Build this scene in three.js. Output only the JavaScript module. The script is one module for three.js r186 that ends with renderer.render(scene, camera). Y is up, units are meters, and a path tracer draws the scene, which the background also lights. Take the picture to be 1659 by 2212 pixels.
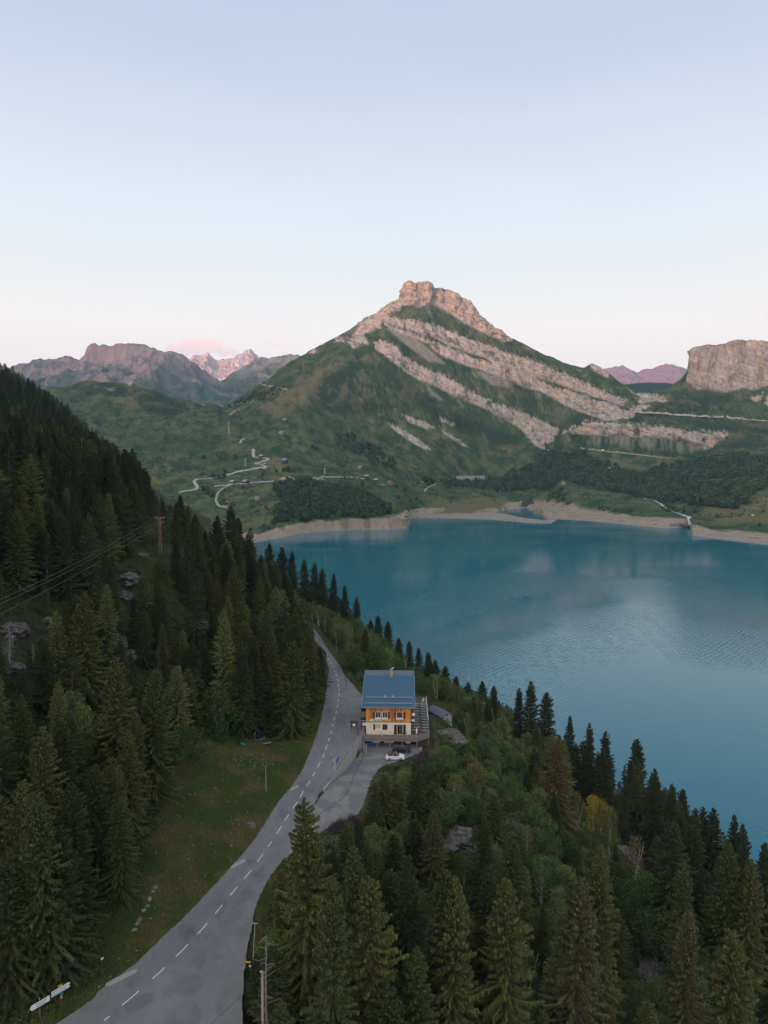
import * as THREE from 'three';
import { createNoise2D, createNoise3D } from 'simplex-noise';
import { mergeGeometries } from 'three/addons/utils/BufferGeometryUtils.js';

// ---------------------------------------------------------------- camera, sky, sun, exposure
const scene = new THREE.Scene();
const EYE = 140, PITCH = 4 * Math.PI / 180, FOV = 71;         // drone 140 m above the lake, tilted 4 degrees down
const camera = new THREE.PerspectiveCamera(FOV, 0.75, 0.5, 40000);
camera.position.set(0, EYE, 0);
camera.rotation.set(-PITCH, 0, 0);

const renderer = new THREE.WebGLRenderer();
renderer.toneMapping = THREE.LinearToneMapping;
renderer.toneMappingExposure = 1.14;
renderer.shadowMap.enabled = true;

function rng(seed) { let s = seed | 0; return () => { s = (s + 0x6d2b79f5) | 0; let t = Math.imul(s ^ (s >>> 15), 1 | s); t = (t + Math.imul(t ^ (t >>> 7), 61 | t)) ^ t; return ((t ^ (t >>> 14)) >>> 0) / 4294967296; }; }
const noise2 = createNoise2D(rng(11)), noise3 = createNoise3D(rng(12));
const clamp = (v, a = 0, b = 1) => Math.min(b, Math.max(a, v)), lerp = (a, b, t) => a + (b - a) * t;
const smooth = (a, b, v) => { const t = clamp((v - a) / (b - a)); return t * t * (3 - 2 * t); };
function fbm2(x, y, o = 4, g = 0.5) { let s = 0, a = 1, n = 0; for (let i = 0; i < o; i++) { s += a * noise2(x, y); n += a; a *= g; x = x * 2.03 + 17.1; y = y * 2.03 - 9.7; } return s / n; }
function fbm3(x, y, z, o = 4, g = 0.5) { let s = 0, a = 1, n = 0; for (let i = 0; i < o; i++) { s += a * noise3(x, y, z); n += a; a *= g; x = x * 2.03 + 5.1; y = y * 2.03 - 3.3; z = z * 2.03 + 7.7; } return s / n; }
function ridged3(x, y, z, o = 4) { let s = 0, a = 1, n = 0; for (let i = 0; i < o; i++) { s += a * (1 - Math.abs(noise3(x, y, z))); n += a; a *= 0.5; x = x * 2.1 + 5.1; y = y * 2.1 - 3.3; z = z * 2.1 + 7.7; } return s / n; }

// evening sky: pale pink band at the horizon, cool blue above, a warmer west where the sun is setting
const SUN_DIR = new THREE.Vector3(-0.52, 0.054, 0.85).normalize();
{
  const W = 4096, H = 2048, data = new Float32Array(W * H * 4);
  const stops = [[-90, .45, .48, .52], [0, 1.34, 1.08, .94], [4, 1.29, 1.07, .93], [9.7, 1.12, 1.01, .925], [14.4, .89, .91, .895], [20, .755, .81, .885], [27, .575, .65, .79], [34, .475, .56, .71], [55, .45, .54, .69], [90, .45, .54, .68]];
  const base = (el) => { let i = 0; while (i < stops.length - 2 && el > stops[i + 1][0]) i++; const a = stops[i], b = stops[i + 1], t = clamp((el - a[0]) / (b[0] - a[0])); return [1, 2, 3].map((k) => lerp(a[k], b[k], t)); };
  // pink evening clouds low over the far peaks: [bearing tan(x/depth), elevation deg, half width, half height, strength]
  const puffs = [[-.262, 8.55, .030, .9, 1.1], [-.240, 8.7, .022, .7, 1], [-.284, 8.35, .022, .6, .9], [-.218, 8.35, .022, .42, .75], [-.203, 8.1, .014, .24, .5], [-.158, 9.1, .014, .22, .6], [-.147, 8.95, .011, .16, .5], [-.211, 9.3, .006, .12, .25]];
  for (let r = 0; r < H; r++) {
    const el = ((r + .5) / H - .5) * 180, c0 = base(el), up = el * Math.PI / 180;
    for (let c = 0; c < W; c++) {
      const az = ((c + .5) / W - .5) * 2 * Math.PI, x = Math.cos(az) * Math.cos(up), z = Math.sin(az) * Math.cos(up), y = Math.sin(up);
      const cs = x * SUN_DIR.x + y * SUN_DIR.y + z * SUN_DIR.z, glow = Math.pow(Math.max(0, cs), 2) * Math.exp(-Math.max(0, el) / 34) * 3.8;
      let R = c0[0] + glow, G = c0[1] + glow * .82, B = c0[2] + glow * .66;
      if (el > 6 && el < 34 && z < 0) {                     // thin veils, barely visible
        const v = fbm2(x * 3.1, el * .22, 4) * .012; R += v; G += v; B += v * .8;
      }
      if (z < 0 && el > 7 && el < 12) {
        const u = x / -z; let d = -2;
        for (const [pu, pe, pw, ph, k] of puffs) { const q = ((u - pu) / pw) ** 2 + ((el - pe) / (el < pe ? ph * .8 : ph)) ** 2; d = Math.max(d, k * (1 - q)); }
        if (d > -.8) { d = smooth(.0, .7, d + .75 * fbm2(u * 80, el * 2.2, 6, .62)) * .85; const k = clamp((el - 8.0) / 1.3 + .35 * fbm2(u * 130 + 4, el * 3.5, 4)); R = lerp(R, lerp(1.05, 1.34, k), d); G = lerp(G, lerp(.76, .88, k), d); B = lerp(B, lerp(.78, .80, k), d); }
      }
      const o = (r * W + c) * 4; data[o] = R; data[o + 1] = G; data[o + 2] = B; data[o + 3] = 1;
    }
  }
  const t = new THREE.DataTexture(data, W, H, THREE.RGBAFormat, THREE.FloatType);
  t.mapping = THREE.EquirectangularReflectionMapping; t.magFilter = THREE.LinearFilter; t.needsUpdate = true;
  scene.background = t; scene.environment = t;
}
// the last sun, very low in the west behind the camera, softened by evening haze
const sun = new THREE.DirectionalLight(new THREE.Color().setRGB(1, .50, .42), 4.6);
sun.name = 'sun'; sun.castShadow = true; sun.shadow.radius = 9;
sun.position.copy(SUN_DIR).multiplyScalar(9000); sun.target.position.set(0, 0, 0);
Object.assign(sun.shadow.camera, { left: -6000, right: 6000, top: 3000, bottom: -3000, near: 10, far: 24000 });
scene.add(sun, sun.target);
scene.fog = new THREE.FogExp2(new THREE.Color().setRGB(.30, .62, 1), 0.000043);

// ---------------------------------------------------------------- survey: bearings read off the photograph (1659 x 2212) with a depth give points in the place
const FOC = 1106 / Math.tan(FOV * Math.PI / 360), CP = Math.cos(PITCH), SP = Math.sin(PITCH);
function at(px, py, D) { const a = (px - 829.5) / FOC, b = (1106 - py) / FOC, t = D / (b * SP + CP); return new THREE.Vector3(a * t, EYE + (b * CP - SP) * t, -D); }
function onLevel(px, py, y) { const a = (px - 829.5) / FOC, b = (1106 - py) / FOC, t = (y - EYE) / (b * CP - SP); return new THREE.Vector3(a * t, y, -t * (b * SP + CP)); }
function bearing(x, y, D) { const yy = y - EYE, f = D * CP - yy * SP, v = yy * CP + D * SP; return [829.5 + FOC * x / f, 1106 - FOC * v / f]; }

const used = new Map();
function numbered(n) { const k = used.get(n) ?? 0; used.set(n, k + 1); return k ? n + '_' + String(k).padStart(3, '0') : n; }
function tag(o, label, category, group) { o.userData.label = label; o.userData.category = category; if (group) o.userData.group = group; return o; }
function mesh(name, geo, mat, parent) { const m = new THREE.Mesh(geo, mat); m.name = parent ? name : numbered(name); m.castShadow = m.receiveShadow = true; (parent ?? scene).add(m); return m; }
function structure(name, geo, mat, label) { const m = mesh(name, geo, mat); m.userData.kind = 'structure'; if (label) { m.userData.label = label; m.userData.category = name.replace(/_/g, ' '); } return m; }
function thing(name, label, category, p = [0, 0, 0], turn = 0, group) { const g = new THREE.Group(); g.name = numbered(name); g.position.set(...p); g.rotation.y = turn; tag(g, label, category, group); scene.add(g); return g; }
const rgb = (r, g, b) => new THREE.Color().setRGB(r, g, b);
const std = (r, g, b, rough = .85, extra = {}) => new THREE.MeshStandardMaterial({ color: rgb(r, g, b), roughness: rough, ...extra });

function inPoly(x, y, p) { let c = false; for (let i = 0, j = p.length - 1; i < p.length; j = i++) { const [xi, yi] = p[i], [xj, yj] = p[j]; if ((yi > y) !== (yj > y) && x < (xj - xi) * (y - yi) / (yj - yi) + xi) c = !c; } return c; }
function distPoly(x, y, p, closed = true) { let m = 1e18; for (let i = closed ? 0 : 1, j = closed ? p.length - 1 : 0; i < p.length; j = i++) { const [ax, ay] = p[j], [bx, by] = p[i], dx = bx - ax, dy = by - ay, t = clamp(((x - ax) * dx + (y - ay) * dy) / (dx * dx + dy * dy || 1)), ex = ax + t * dx - x, ey = ay + t * dy - y; m = Math.min(m, ex * ex + ey * ey); } return Math.sqrt(m); }
const boxed = (p) => { const xs = p.map((q) => q[0]), ys = p.map((q) => q[1]); return { p, x0: Math.min(...xs), x1: Math.max(...xs), y0: Math.min(...ys), y1: Math.max(...ys) }; };
function signedPoly(x, y, b, far = 30) { if (x < b.x0 - far || x > b.x1 + far || y < b.y0 - far || y > b.y1 + far) return -far; const d = distPoly(x, y, b.p); return inPoly(x, y, b.p) ? d : -d; }
function along(list, x) { if (x <= list[0][0]) return list[0][1]; for (let i = 1; i < list.length; i++) if (x <= list[i][0]) return lerp(list[i - 1][1], list[i][1], (x - list[i - 1][0]) / (list[i][0] - list[i - 1][0])); return list[list.length - 1][1]; }

function gridGeometry(nu, nv, pos, col, uv) {
  const idx = new Uint32Array((nu - 1) * (nv - 1) * 6); let k = 0;
  for (let j = 0; j < nv - 1; j++) for (let i = 0; i < nu - 1; i++) { const a = j * nu + i, b = a + 1, c = a + nu, d = c + 1; idx[k++] = a; idx[k++] = b; idx[k++] = c; idx[k++] = b; idx[k++] = d; idx[k++] = c; }
  const g = new THREE.BufferGeometry();
  g.setAttribute('position', new THREE.BufferAttribute(pos, 3)); if (col) g.setAttribute('color', new THREE.BufferAttribute(col, 3)); if (uv) g.setAttribute('uv', new THREE.BufferAttribute(uv, 2));
  g.setIndex(new THREE.BufferAttribute(idx, 1)); return g;
}
// grain texture: neutral speckle around white, used to break up flat colour
function grain(seed, size, scales, strength, tint = [1, 1, 1]) {
  const n = createNoise3D(rng(seed)), d = new Uint8Array(size * size * 4), TAU = Math.PI * 2;
  const R = rng(seed + 1);
  for (let y = 0; y < size; y++) for (let x = 0; x < size; x++) {
    let v = 0, tot = 0; for (const [f, a] of scales) { const r = f / TAU, A = x / size * TAU, B = y / size * TAU; v += a * n(Math.cos(A) * r + Math.cos(B) * r * .7, Math.sin(A) * r - Math.sin(B) * r * .4, Math.sin(B) * r + Math.cos(B) * r * .3); tot += a; }
    v = v / tot + (R() - .5) * .35; const o = (y * size + x) * 4;
    for (let k = 0; k < 3; k++) d[o + k] = clamp((0.80 + v * strength * tint[k]) * 255, 0, 255); d[o + 3] = 255;
  }
  const t = new THREE.DataTexture(d, size, size); t.wrapS = t.wrapT = THREE.RepeatWrapping; t.magFilter = THREE.LinearFilter; t.needsUpdate = true; return t;
}
// ---------------------------------------------------------------- far shore, valley and mountains
const lakeDepth = (px, py) => -onLevel(px, py, 0).z;
const shoreLine = [[-500, 1140], [300, 1160], [545, 1174], [600, 1163], [650, 1153], [700, 1148], [760, 1145], [840, 1144], [880, 1141], [887, 1121], [900, 1118], [960, 1120], [1020, 1122], [1060, 1123], [1100, 1127], [1150, 1131], [1190, 1131], [1205, 1122], [1250, 1124], [1300, 1128], [1350, 1133], [1400, 1138], [1440, 1142], [1480, 1139], [1490, 1137], [1495, 1157], [1550, 1165], [1600, 1171], [1659, 1178], [1800, 1195], [2200, 1240]];
const L = [
  shoreLine.map(([x, y]) => { const p = onLevel(x, y, 0); return [p.x / -p.z, -p.z - 130, -16]; }),
  shoreLine.map(([x, y]) => { const p = onLevel(x, y, 0); return [p.x / -p.z, -p.z, -.1]; }),
  ...[
    [[-500, 1100, 1580], [400, 1128, 1530], [560, 1152, 1370], [600, 1136, 1375], [650, 1125, 1420], [700, 1121, 1460], [760, 1119, 1480], [840, 1118, 1490], [878, 1124, 1500], [890, 1113, 1860], [960, 1108, 1900], [1020, 1103, 2000], [1060, 1097, 2100], [1100, 1092, 2180], [1150, 1087, 2210], [1200, 1090, 2100], [1260, 1098, 1930], [1330, 1107, 1780], [1400, 1113, 1660], [1440, 1117, 1590], [1486, 1118, 1590], [1498, 1132, 1430], [1550, 1140, 1400], [1659, 1150, 1330], [1800, 1160, 1280], [2200, 1175, 1250]],
    [[-500, 1085, 1650], [400, 1092, 1620], [500, 1098, 1560], [600, 1092, 1560], [700, 1085, 1620], [800, 1080, 1690], [870, 1078, 1820], [890, 1080, 1960], [950, 1075, 2060], [1020, 1070, 2160], [1060, 1068, 2240], [1100, 1066, 2290], [1150, 1062, 2310], [1185, 1058, 2250], [1202, 1045, 2210], [1215, 1038, 2200], [1260, 1050, 2150], [1320, 1062, 2080], [1380, 1075, 1980], [1430, 1090, 1880], [1470, 1104, 1760], [1520, 1110, 1600], [1600, 1100, 1570], [1659, 1096, 1560], [1800, 1090, 1550], [2200, 1090, 1550]],
    [[-500, 1060, 1760], [400, 1055, 1750], [500, 1046, 1770], [600, 1042, 1790], [700, 1038, 1850], [800, 1036, 1960], [900, 1036, 2200], [1000, 1033, 2380], [1060, 1031, 2430], [1130, 1028, 2440], [1200, 1010, 2450], [1300, 1003, 2430], [1400, 1010, 2380], [1500, 1015, 2280], [1600, 1000, 2220], [1659, 1000, 2180], [2200, 1000, 2150]],
    [[-500, 960, 2050], [150, 960, 2060], [300, 952, 2100], [400, 950, 2110], [500, 944, 2150], [560, 938, 2160], [640, 945, 2180], [720, 962, 2230], [800, 968, 2330], [870, 955, 2420], [900, 945, 2450], [1000, 930, 2560], [1100, 925, 2610], [1160, 950, 2600], [1190, 968, 2590], [1250, 962, 2560], [1340, 966, 2520], [1420, 972, 2480], [1500, 985, 2440], [1560, 970, 2440], [1659, 965, 2420], [2200, 960, 2400]],
    [[-500, 900, 2250], [150, 900, 2260], [300, 890, 2300], [400, 900, 2280], [500, 905, 2320], [560, 895, 2350], [640, 880, 2380], [720, 880, 2430], [800, 880, 2510], [870, 850, 2590], [900, 840, 2610], [1000, 830, 2700], [1100, 850, 2720], [1160, 895, 2690], [1200, 925, 2650], [1250, 914, 2590], [1340, 918, 2545], [1420, 926, 2505], [1490, 938, 2470], [1560, 945, 2490], [1659, 930, 2520], [2200, 925, 2500]],
    [[-500, 860, 2400], [150, 856, 2410], [300, 860, 2420], [400, 885, 2390], [500, 890, 2430], [560, 862, 2450], [640, 830, 2480], [720, 806, 2550], [800, 780, 2640], [870, 752, 2720], [900, 740, 2760], [1000, 742, 2820], [1100, 785, 2810], [1200, 843, 2770], [1300, 880, 2700], [1340, 884, 2660], [1400, 892, 2640], [1500, 900, 2620], [1659, 908, 2610], [2200, 915, 2600]],
    [[-500, 832, 2520], [150, 843, 2500], [200, 838, 2500], [300, 846, 2490], [400, 876, 2470], [500, 880, 2500], [560, 842, 2560], [640, 790, 2660], [720, 746, 2760], [800, 706, 2840], [850, 672, 2880], [862, 667, 2885], [875, 660, 2868], [920, 656, 2866], [944, 664, 2915], [962, 669, 2916], [982, 680, 2898], [1000, 690, 2895], [1050, 720, 2900], [1100, 752, 2890], [1200, 802, 2840], [1300, 838, 2780], [1370, 862, 2720], [1420, 858, 2760], [1455, 846, 2790], [1480, 832, 2800], [1520, 838, 2800], [1560, 844, 2800], [1600, 838, 2800], [1659, 830, 2800], [2200, 825, 2790]],
    [[-500, 815, 2580], [60, 838, 2560], [140, 838, 2560], [180, 824, 2560], [240, 824, 2560], [290, 831, 2550], [320, 842, 2540], [380, 860, 2520], [440, 872, 2510], [490, 877, 2520], [505, 868, 2540], [560, 831, 2620], [600, 801, 2690], [650, 768, 2780], [668, 758, 2800], [700, 742, 2840], [750, 717, 2880], [790, 688, 2920], [812, 678, 2930], [830, 664, 2940], [845, 651, 2940], [858, 646, 2950], [868, 640, 2950], [872, 628, 2915], [874, 614, 2902], [878, 613, 2900], [880, 618, 2900], [885, 611, 2898], [900, 615, 2898], [908, 611, 2898], [922, 612, 2905], [932, 616, 2915], [940, 622, 2935], [948, 621, 2955], [960, 622, 2965], [968, 624, 2955], [978, 627, 2942], [990, 632, 2940], [1005, 646, 2960], [1018, 656, 2960], [1030, 676, 2955], [1045, 694, 2950], [1060, 706, 2945], [1090, 724, 2940], [1130, 743, 2930], [1180, 768, 2910], [1230, 787, 2880], [1262, 796, 2860], [1278, 787, 2850], [1296, 792, 2840], [1316, 806, 2830], [1340, 826, 2810], [1362, 838, 2790], [1374, 848, 2780], [1400, 849, 2790], [1440, 840, 2820], [1470, 820, 2830], [1483, 803, 2822], [1487, 785, 2820], [1492, 768, 2822], [1503, 752, 2826], [1520, 745, 2830], [1560, 743, 2832], [1570, 744, 2832], [1582, 738, 2832], [1620, 735, 2834], [1659, 738, 2834], [1800, 735, 2834], [2200, 740, 2830]],
  ].map((l) => l.map(([x, y, D]) => { const p = at(x, y, D); return [p.x / D, D, p.y]; })),
];
{ // the ground falls away behind the skyline
  const r = L[L.length - 1]; L.push(r.map(([u, D, y]) => [u, D + 260, y - 150])); L.push(r.map(([u, D, y]) => [u, D + 900, Math.min(y - 420, 60)]));
}
const rowsIn = [3, 26, 34, 44, 58, 34, 36, 34, 40, 6, 2], U0 = -.72, U1 = .74, NU = 1360;
// rock faces, scree and thickets, outlined by bearing
const half = (l) => l.map(([x, y]) => [829.5 + x * .5, 564 + y * .5]), peak = (l) => l.map(([x, y]) => [630.4 + x * .3, 564 + y * .3]);
const rockPolys = [
  [[[843, 656], [868, 640], [870, 600], [935, 606], [975, 620], [1005, 640], [1030, 670], [1060, 700], [1105, 732], [1085, 735], [1040, 716], [1000, 694], [960, 668], [930, 654], [905, 662], [880, 656]], 1.6],
  [[[790, 685], [830, 660], [850, 645], [872, 652], [856, 672], [830, 694], [800, 716], [772, 738], [750, 742], [770, 712]], 1.0],
  [half([[-20, 235], [80, 255], [150, 258], [250, 290], [400, 350], [520, 395], [640, 430], [760, 480], [850, 520], [960, 570], [1060, 606], [1035, 628], [930, 592], [800, 548], [740, 522], [640, 500], [520, 465], [420, 410], [300, 372], [200, 322], [100, 292], [0, 262]]), 1.2],
  [half([[0, 272], [100, 304], [200, 338], [300, 385], [400, 430], [480, 440], [560, 470], [640, 505], [730, 545], [800, 560], [900, 595], [1000, 625], [1034, 652], [1000, 692], [940, 682], [850, 652], [780, 622], [730, 590], [700, 572], [600, 540], [500, 500], [430, 472], [330, 440], [240, 402], [180, 352], [80, 314]]), 1.2],
  [half([[0, 355], [60, 398], [130, 440], [180, 465], [260, 500], [340, 540], [420, 590], [500, 622], [600, 660], [700, 700], [752, 722], [736, 742], [692, 812], [650, 792], [590, 722], [520, 682], [450, 642], [380, 612], [300, 582], [230, 542], [170, 522], [100, 482], [40, 432], [-10, 392]]), 1.3],
  [half([[33, 703], [100, 738], [150, 770], [208, 815], [182, 818], [100, 772], [40, 727]]), .6],
  [half([[260, 733], [310, 762], [362, 803], [340, 800], [262, 747]]), .5],
  [half([[70, 655], [130, 678], [222, 718], [190, 728], [110, 697]]), .5],
  [half([[236, 668], [300, 700], [290, 710], [240, 690]]), .4],
  [half([[1092, 556], [1150, 570], [1237, 588], [1212, 606], [1100, 612]]), .8],
  [half([[1000, 690], [1040, 648], [1112, 618], [1160, 628], [1060, 672]]), .5],
  [half([[765, 748], [830, 715], [900, 694], [1000, 704], [1100, 708], [1200, 714], [1280, 733], [1350, 745], [1430, 738], [1492, 750], [1444, 790], [1384, 812], [1330, 792], [1270, 770], [1200, 757], [1100, 757], [1000, 752], [900, 748], [820, 742]]), 1.2],
  [half([[1322, 430], [1330, 390], [1345, 360], [1400, 335], [1480, 340], [1520, 325], [1659, 325], [2600, 325], [2600, 530], [1659, 537], [1590, 552], [1540, 545], [1480, 562], [1430, 552], [1350, 552], [1306, 520], [1318, 470]]), 1.2],
  [peak([[590, 590], [640, 575], [700, 590], [760, 620], [795, 680], [790, 765], [740, 735], [690, 690], [640, 655], [600, 640]]), .9],
  [peak([[410, 605], [470, 560], [530, 548], [560, 600], [500, 605], [440, 625]]), .7],
  [peak([[850, 720], [900, 770], [935, 820], [930, 870], [880, 830], [850, 780]]), .8],
  [peak([[120, 660], [140, 620], [190, 640], [160, 665]]), .6], [peak([[300, 590], [330, 550], [410, 550], [360, 580]]), .5], [peak([[480, 430], [500, 400], [530, 405], [520, 440]]), .6],
  [half([[740, 545], [800, 560], [870, 590], [820, 600], [760, 580]]), .6], [half([[1590, 600], [1640, 565], [1610, 610]]), .4], [half([[1640, 610], [1670, 585], [1660, 630]]), .4],
  [half([[890, 448], [935, 450], [975, 480], [960, 500], [905, 475]]), .8],
].map(([p, k]) => ({ ...boxed(p), k }));
const screePolys = [peak([[690, 455], [760, 480], [850, 520], [930, 590], [1000, 640], [1100, 735], [980, 720], [900, 660], [800, 590], [700, 500]]), peak([[380, 530], [440, 480], [560, 420], [660, 420], [560, 520], [520, 525], [600, 450], [480, 470]]), half([[400, 470], [520, 500], [560, 545], [470, 540], [420, 500]]), half([[180, 520], [210, 560], [260, 600], [240, 604], [190, 560]])].map(boxed);
const shrubPolys = [
  [[672, 850], [690, 820], [740, 795], [786, 778], [790, 795], [745, 830], [720, 870], [700, 885]], [[690, 880], [760, 872], [830, 862], [860, 880], [800, 892], [720, 895]], [[500, 870], [560, 842], [640, 815], [620, 840], [560, 862], [520, 876]],
  half([[150, 620], [260, 640], [420, 700], [560, 760], [600, 800], [500, 790], [350, 740], [220, 680]]), half([[0, 480], [120, 540], [260, 620], [150, 610], [0, 540]]), half([[780, 690], [900, 650], [960, 680], [840, 710]]), half([[1020, 680], [1120, 660], [1300, 690], [1500, 705], [1659, 715], [1659, 740], [1450, 735], [1250, 705], [1100, 700]]), half([[1180, 640], [1280, 600], [1420, 580], [1500, 590], [1400, 640], [1280, 665]]),
  half([[1380, 810], [1500, 780], [1659, 780], [1659, 800], [1480, 812]]), half([[620, 520], [700, 570], [620, 565], [540, 530]]), [[290, 860], [350, 850], [400, 880], [370, 900], [310, 885]], [[170, 842], [240, 826], [290, 842], [250, 856], [190, 855]], [[330, 985], [380, 1000], [440, 1010], [380, 1012]], half([[1200, 830], [1300, 810], [1420, 830], [1300, 845]]),
].map(boxed);
const dryPolys = [[[560, 880], [620, 845], [680, 800], [740, 780], [690, 825], [660, 870], [600, 905]], [[760, 960], [840, 985], [860, 1010], [800, 1000]], [[200, 850], [330, 860], [380, 880], [280, 880]], [[890, 1100], [960, 1080], [1060, 1075], [1110, 1085], [1080, 1100], [960, 1115], [900, 1116]], [[1500, 1110], [1659, 1060], [2200, 1040], [2200, 1140], [1659, 1130], [1560, 1128]], [[1200, 990], [1300, 996], [1420, 1008], [1400, 1016], [1280, 1006]], [[540, 1000], [600, 985], [640, 1000], [600, 1020]]].map(boxed);
const mudPolys = [[[1075, 1104], [1100, 1086], [1130, 1080], [1200, 1084], [1260, 1098], [1330, 1110], [1330, 1126], [1210, 1122], [1200, 1134], [1060, 1126], [1000, 1124]], [[820, 1126], [900, 1096], [940, 1092], [960, 1100], [900, 1120]]].map(boxed);
const pond = boxed([[1064, 1103], [1090, 1096], [1136, 1090], [1154, 1093], [1168, 1102], [1178, 1112], [1196, 1122], [1160, 1120], [1122, 1115], [1090, 1108]]);
const worst = (polys, px, py, far = 30) => { let m = -far; for (const b of polys) m = Math.max(m, signedPoly(px, py, b, far)); return m; };
let farHeight;                                                     // (x, D) -> ground height on the far side
{
  const nv = rowsIn.reduce((a, b) => a + b, 0) + 1, pos = new Float32Array(NU * nv * 3), info = new Float32Array(NU * nv * 2);
  const lineAt = L.map((l) => { const q = l.map(([u, D, y]) => [u, D]), w = l.map(([u, D, y]) => [u, y]); return (u) => [along(q, u), along(w, u)]; });
  const colD = [], colY = [];
  for (let i = 0; i < NU; i++) {
    const u = lerp(U0, U1, i / (NU - 1)), pts = lineAt.map((f) => f(u));
    for (let k = 1; k < pts.length; k++) if (pts[k][0] < pts[k - 1][0] + 6) pts[k][0] = pts[k - 1][0] + 6;
    const m = pts.map((_, k) => { if (!k || k === pts.length - 1) return 0; const a = (pts[k][1] - pts[k - 1][1]) / (pts[k][0] - pts[k - 1][0]), b = (pts[k + 1][1] - pts[k][1]) / (pts[k + 1][0] - pts[k][0]); return a * b <= 0 ? 0 : 2 * a * b / (a + b); });
    const cd = new Float32Array(nv), cy = new Float32Array(nv); let j = 0;
    for (let k = 0; k < pts.length - 1; k++) for (let r = 0; r < rowsIn[k] + (k === pts.length - 2 ? 1 : 0); r++, j++) {
      const t = r / rowsIn[k], d = pts[k + 1][0] - pts[k][0], t2 = t * t, t3 = t2 * t, D = pts[k][0] + d * t;
      const cub = (2 * t3 - 3 * t2 + 1) * pts[k][1] + (t3 - 2 * t2 + t) * d * m[k] + (-2 * t3 + 3 * t2) * pts[k + 1][1] + (t3 - t2) * d * m[k + 1], lin = lerp(pts[k][1], pts[k + 1][1], t);
      cd[j] = D; cy[j] = k < 1 ? lin : lerp(lin, cub, k >= 8 ? .15 : .6); info[(j * NU + i) * 2] = k + t;
    }
    colD.push(cd); colY.push(cy);
  }
  for (let i = 0; i < NU; i++) for (let j = 0; j < nv; j++) {
    const u = lerp(U0, U1, i / (NU - 1)), D = colD[i][j], x = u * D; let y = colY[i][j]; const k = info[(j * NU + i) * 2];
    const up = smooth(1.0, 2.3, k), hi = smooth(3.4, 5.5, k);
    y += up * (fbm2(x * .0045, D * .0045, 5, .55) * (5 + 13 * hi) * (k > 8.3 ? .5 : 1) + fbm2(x * .03, D * .03, 4, .55) * (1.2 + 2.5 * hi) * (k > 8.6 ? .5 : 1));
    if (k > 1 && k < 2.3) y += smooth(1, 1.3, k) * fbm2(x * .02, D * .02, 4) * 1.6 * (1 - smooth(2, 2.3, k));
    // gullies running down the flanks
    if (k > 3.2 && k < 8.8) y -= hi * 7 * Math.pow(Math.max(0, 1 - Math.abs(noise2((x + D * .25) * .006, D * .0012)) * 2.2), 2);
    const o = (j * NU + i) * 3; pos[o] = x; pos[o + 1] = y; pos[o + 2] = -D;
  }
  let geo = gridGeometry(NU, nv, pos); geo.computeVertexNormals();
  const nrm = Float32Array.from(geo.attributes.normal.array), col = new Float32Array(NU * nv * 3), moved = Float32Array.from(pos);
  for (let n = 0; n < NU * nv; n++) {
    const x = pos[n * 3], y = pos[n * 3 + 1], z = pos[n * 3 + 2], D = -z, k = info[n * 2], [px, py] = bearing(x, y, D), ny = nrm[n * 3 + 1];
    const w1 = fbm2(x * .012, D * .012 + 40, 4, .6), w2 = fbm2(x * .05 + 9, D * .05, 3, .6), w3 = noise2(x * .3, D * .3);
    const jx = px + w1 * 8 + w2 * 5, jy = py + w2 * 6 + w1 * 5 + w3 * .8;
    let rock = 0, bulge = 0, talus = 0; const gully = Math.pow(clamp(1 - Math.abs(noise2((x + D * .3) * .011 + w2 * .25, D * .002 + y * .001)) * 3), 1.5);
    for (const b of rockPolys) { const s = signedPoly(jx, jy, b, 10); if (s > -3) { const v = smooth(-1.6, 1.6, s + w2 * 1.5); if (v > rock) { rock = v; } bulge = Math.max(bulge, smooth(-3, 5, s) * b.k); } if (s > -6 && s < 1) talus = Math.max(talus, (1 + s / 6) * b.k * .8); }
    rock *= 1 - .75 * smooth(.3, .8, gully) * (py < 690 || px > 1480 ? .3 : 1);
    const crag = smooth(.30, .62, (1 - ny) * 1.1 + w1 * .35 + w2 * .18 - .28) * (k > 4 ? 1 : 0) * .55;   // bare spots on steep ground
    const sc = smooth(-3, 3, worst(screePolys, jx, jy, 8)), sh = smooth(-4, 4, worst(shrubPolys, jx, jy, 10) + w2 * 7), dry = smooth(-7, 7, worst(dryPolys, jx, jy, 14) + w1 * 6);
    // colours of the ground cover
    const t = clamp(.5 + w1 * .7 + w2 * .35), q = clamp(.5 + fbm2(x * .0035 + 7, D * .0035, 3) * .9);
    let c = [lerp(.026, .078, t), lerp(.054, .106, t), lerp(.022, .042, t)];
    c = c.map((v, m) => lerp(v, [.180, .150, .058][m], clamp(q * .6 * (k < 6 ? 1 : .5)) * smooth(0.2, .8, t)));
    c = c.map((v, m) => lerp(v, [.165, .135, .060][m], dry * .75));
    c = c.map((v, m) => lerp(v, [.030, .048, .020][m], sh * .85));
    if (k > 3.2) { const f = smooth(.18, .5, noise2(x * .022 + 3, D * .022) * .6 + w2 * .5); c = c.map((v, m) => lerp(v, [.036, .054, .024][m], f * .7)); const br = smooth(.1, .45, fbm2(x * .009 + 70, D * .009, 4) + w2 * .4) * smooth(5, 6.5, k); c = c.map((v, m) => lerp(v, [.15, .115, .075][m], br * .55)); }
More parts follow.
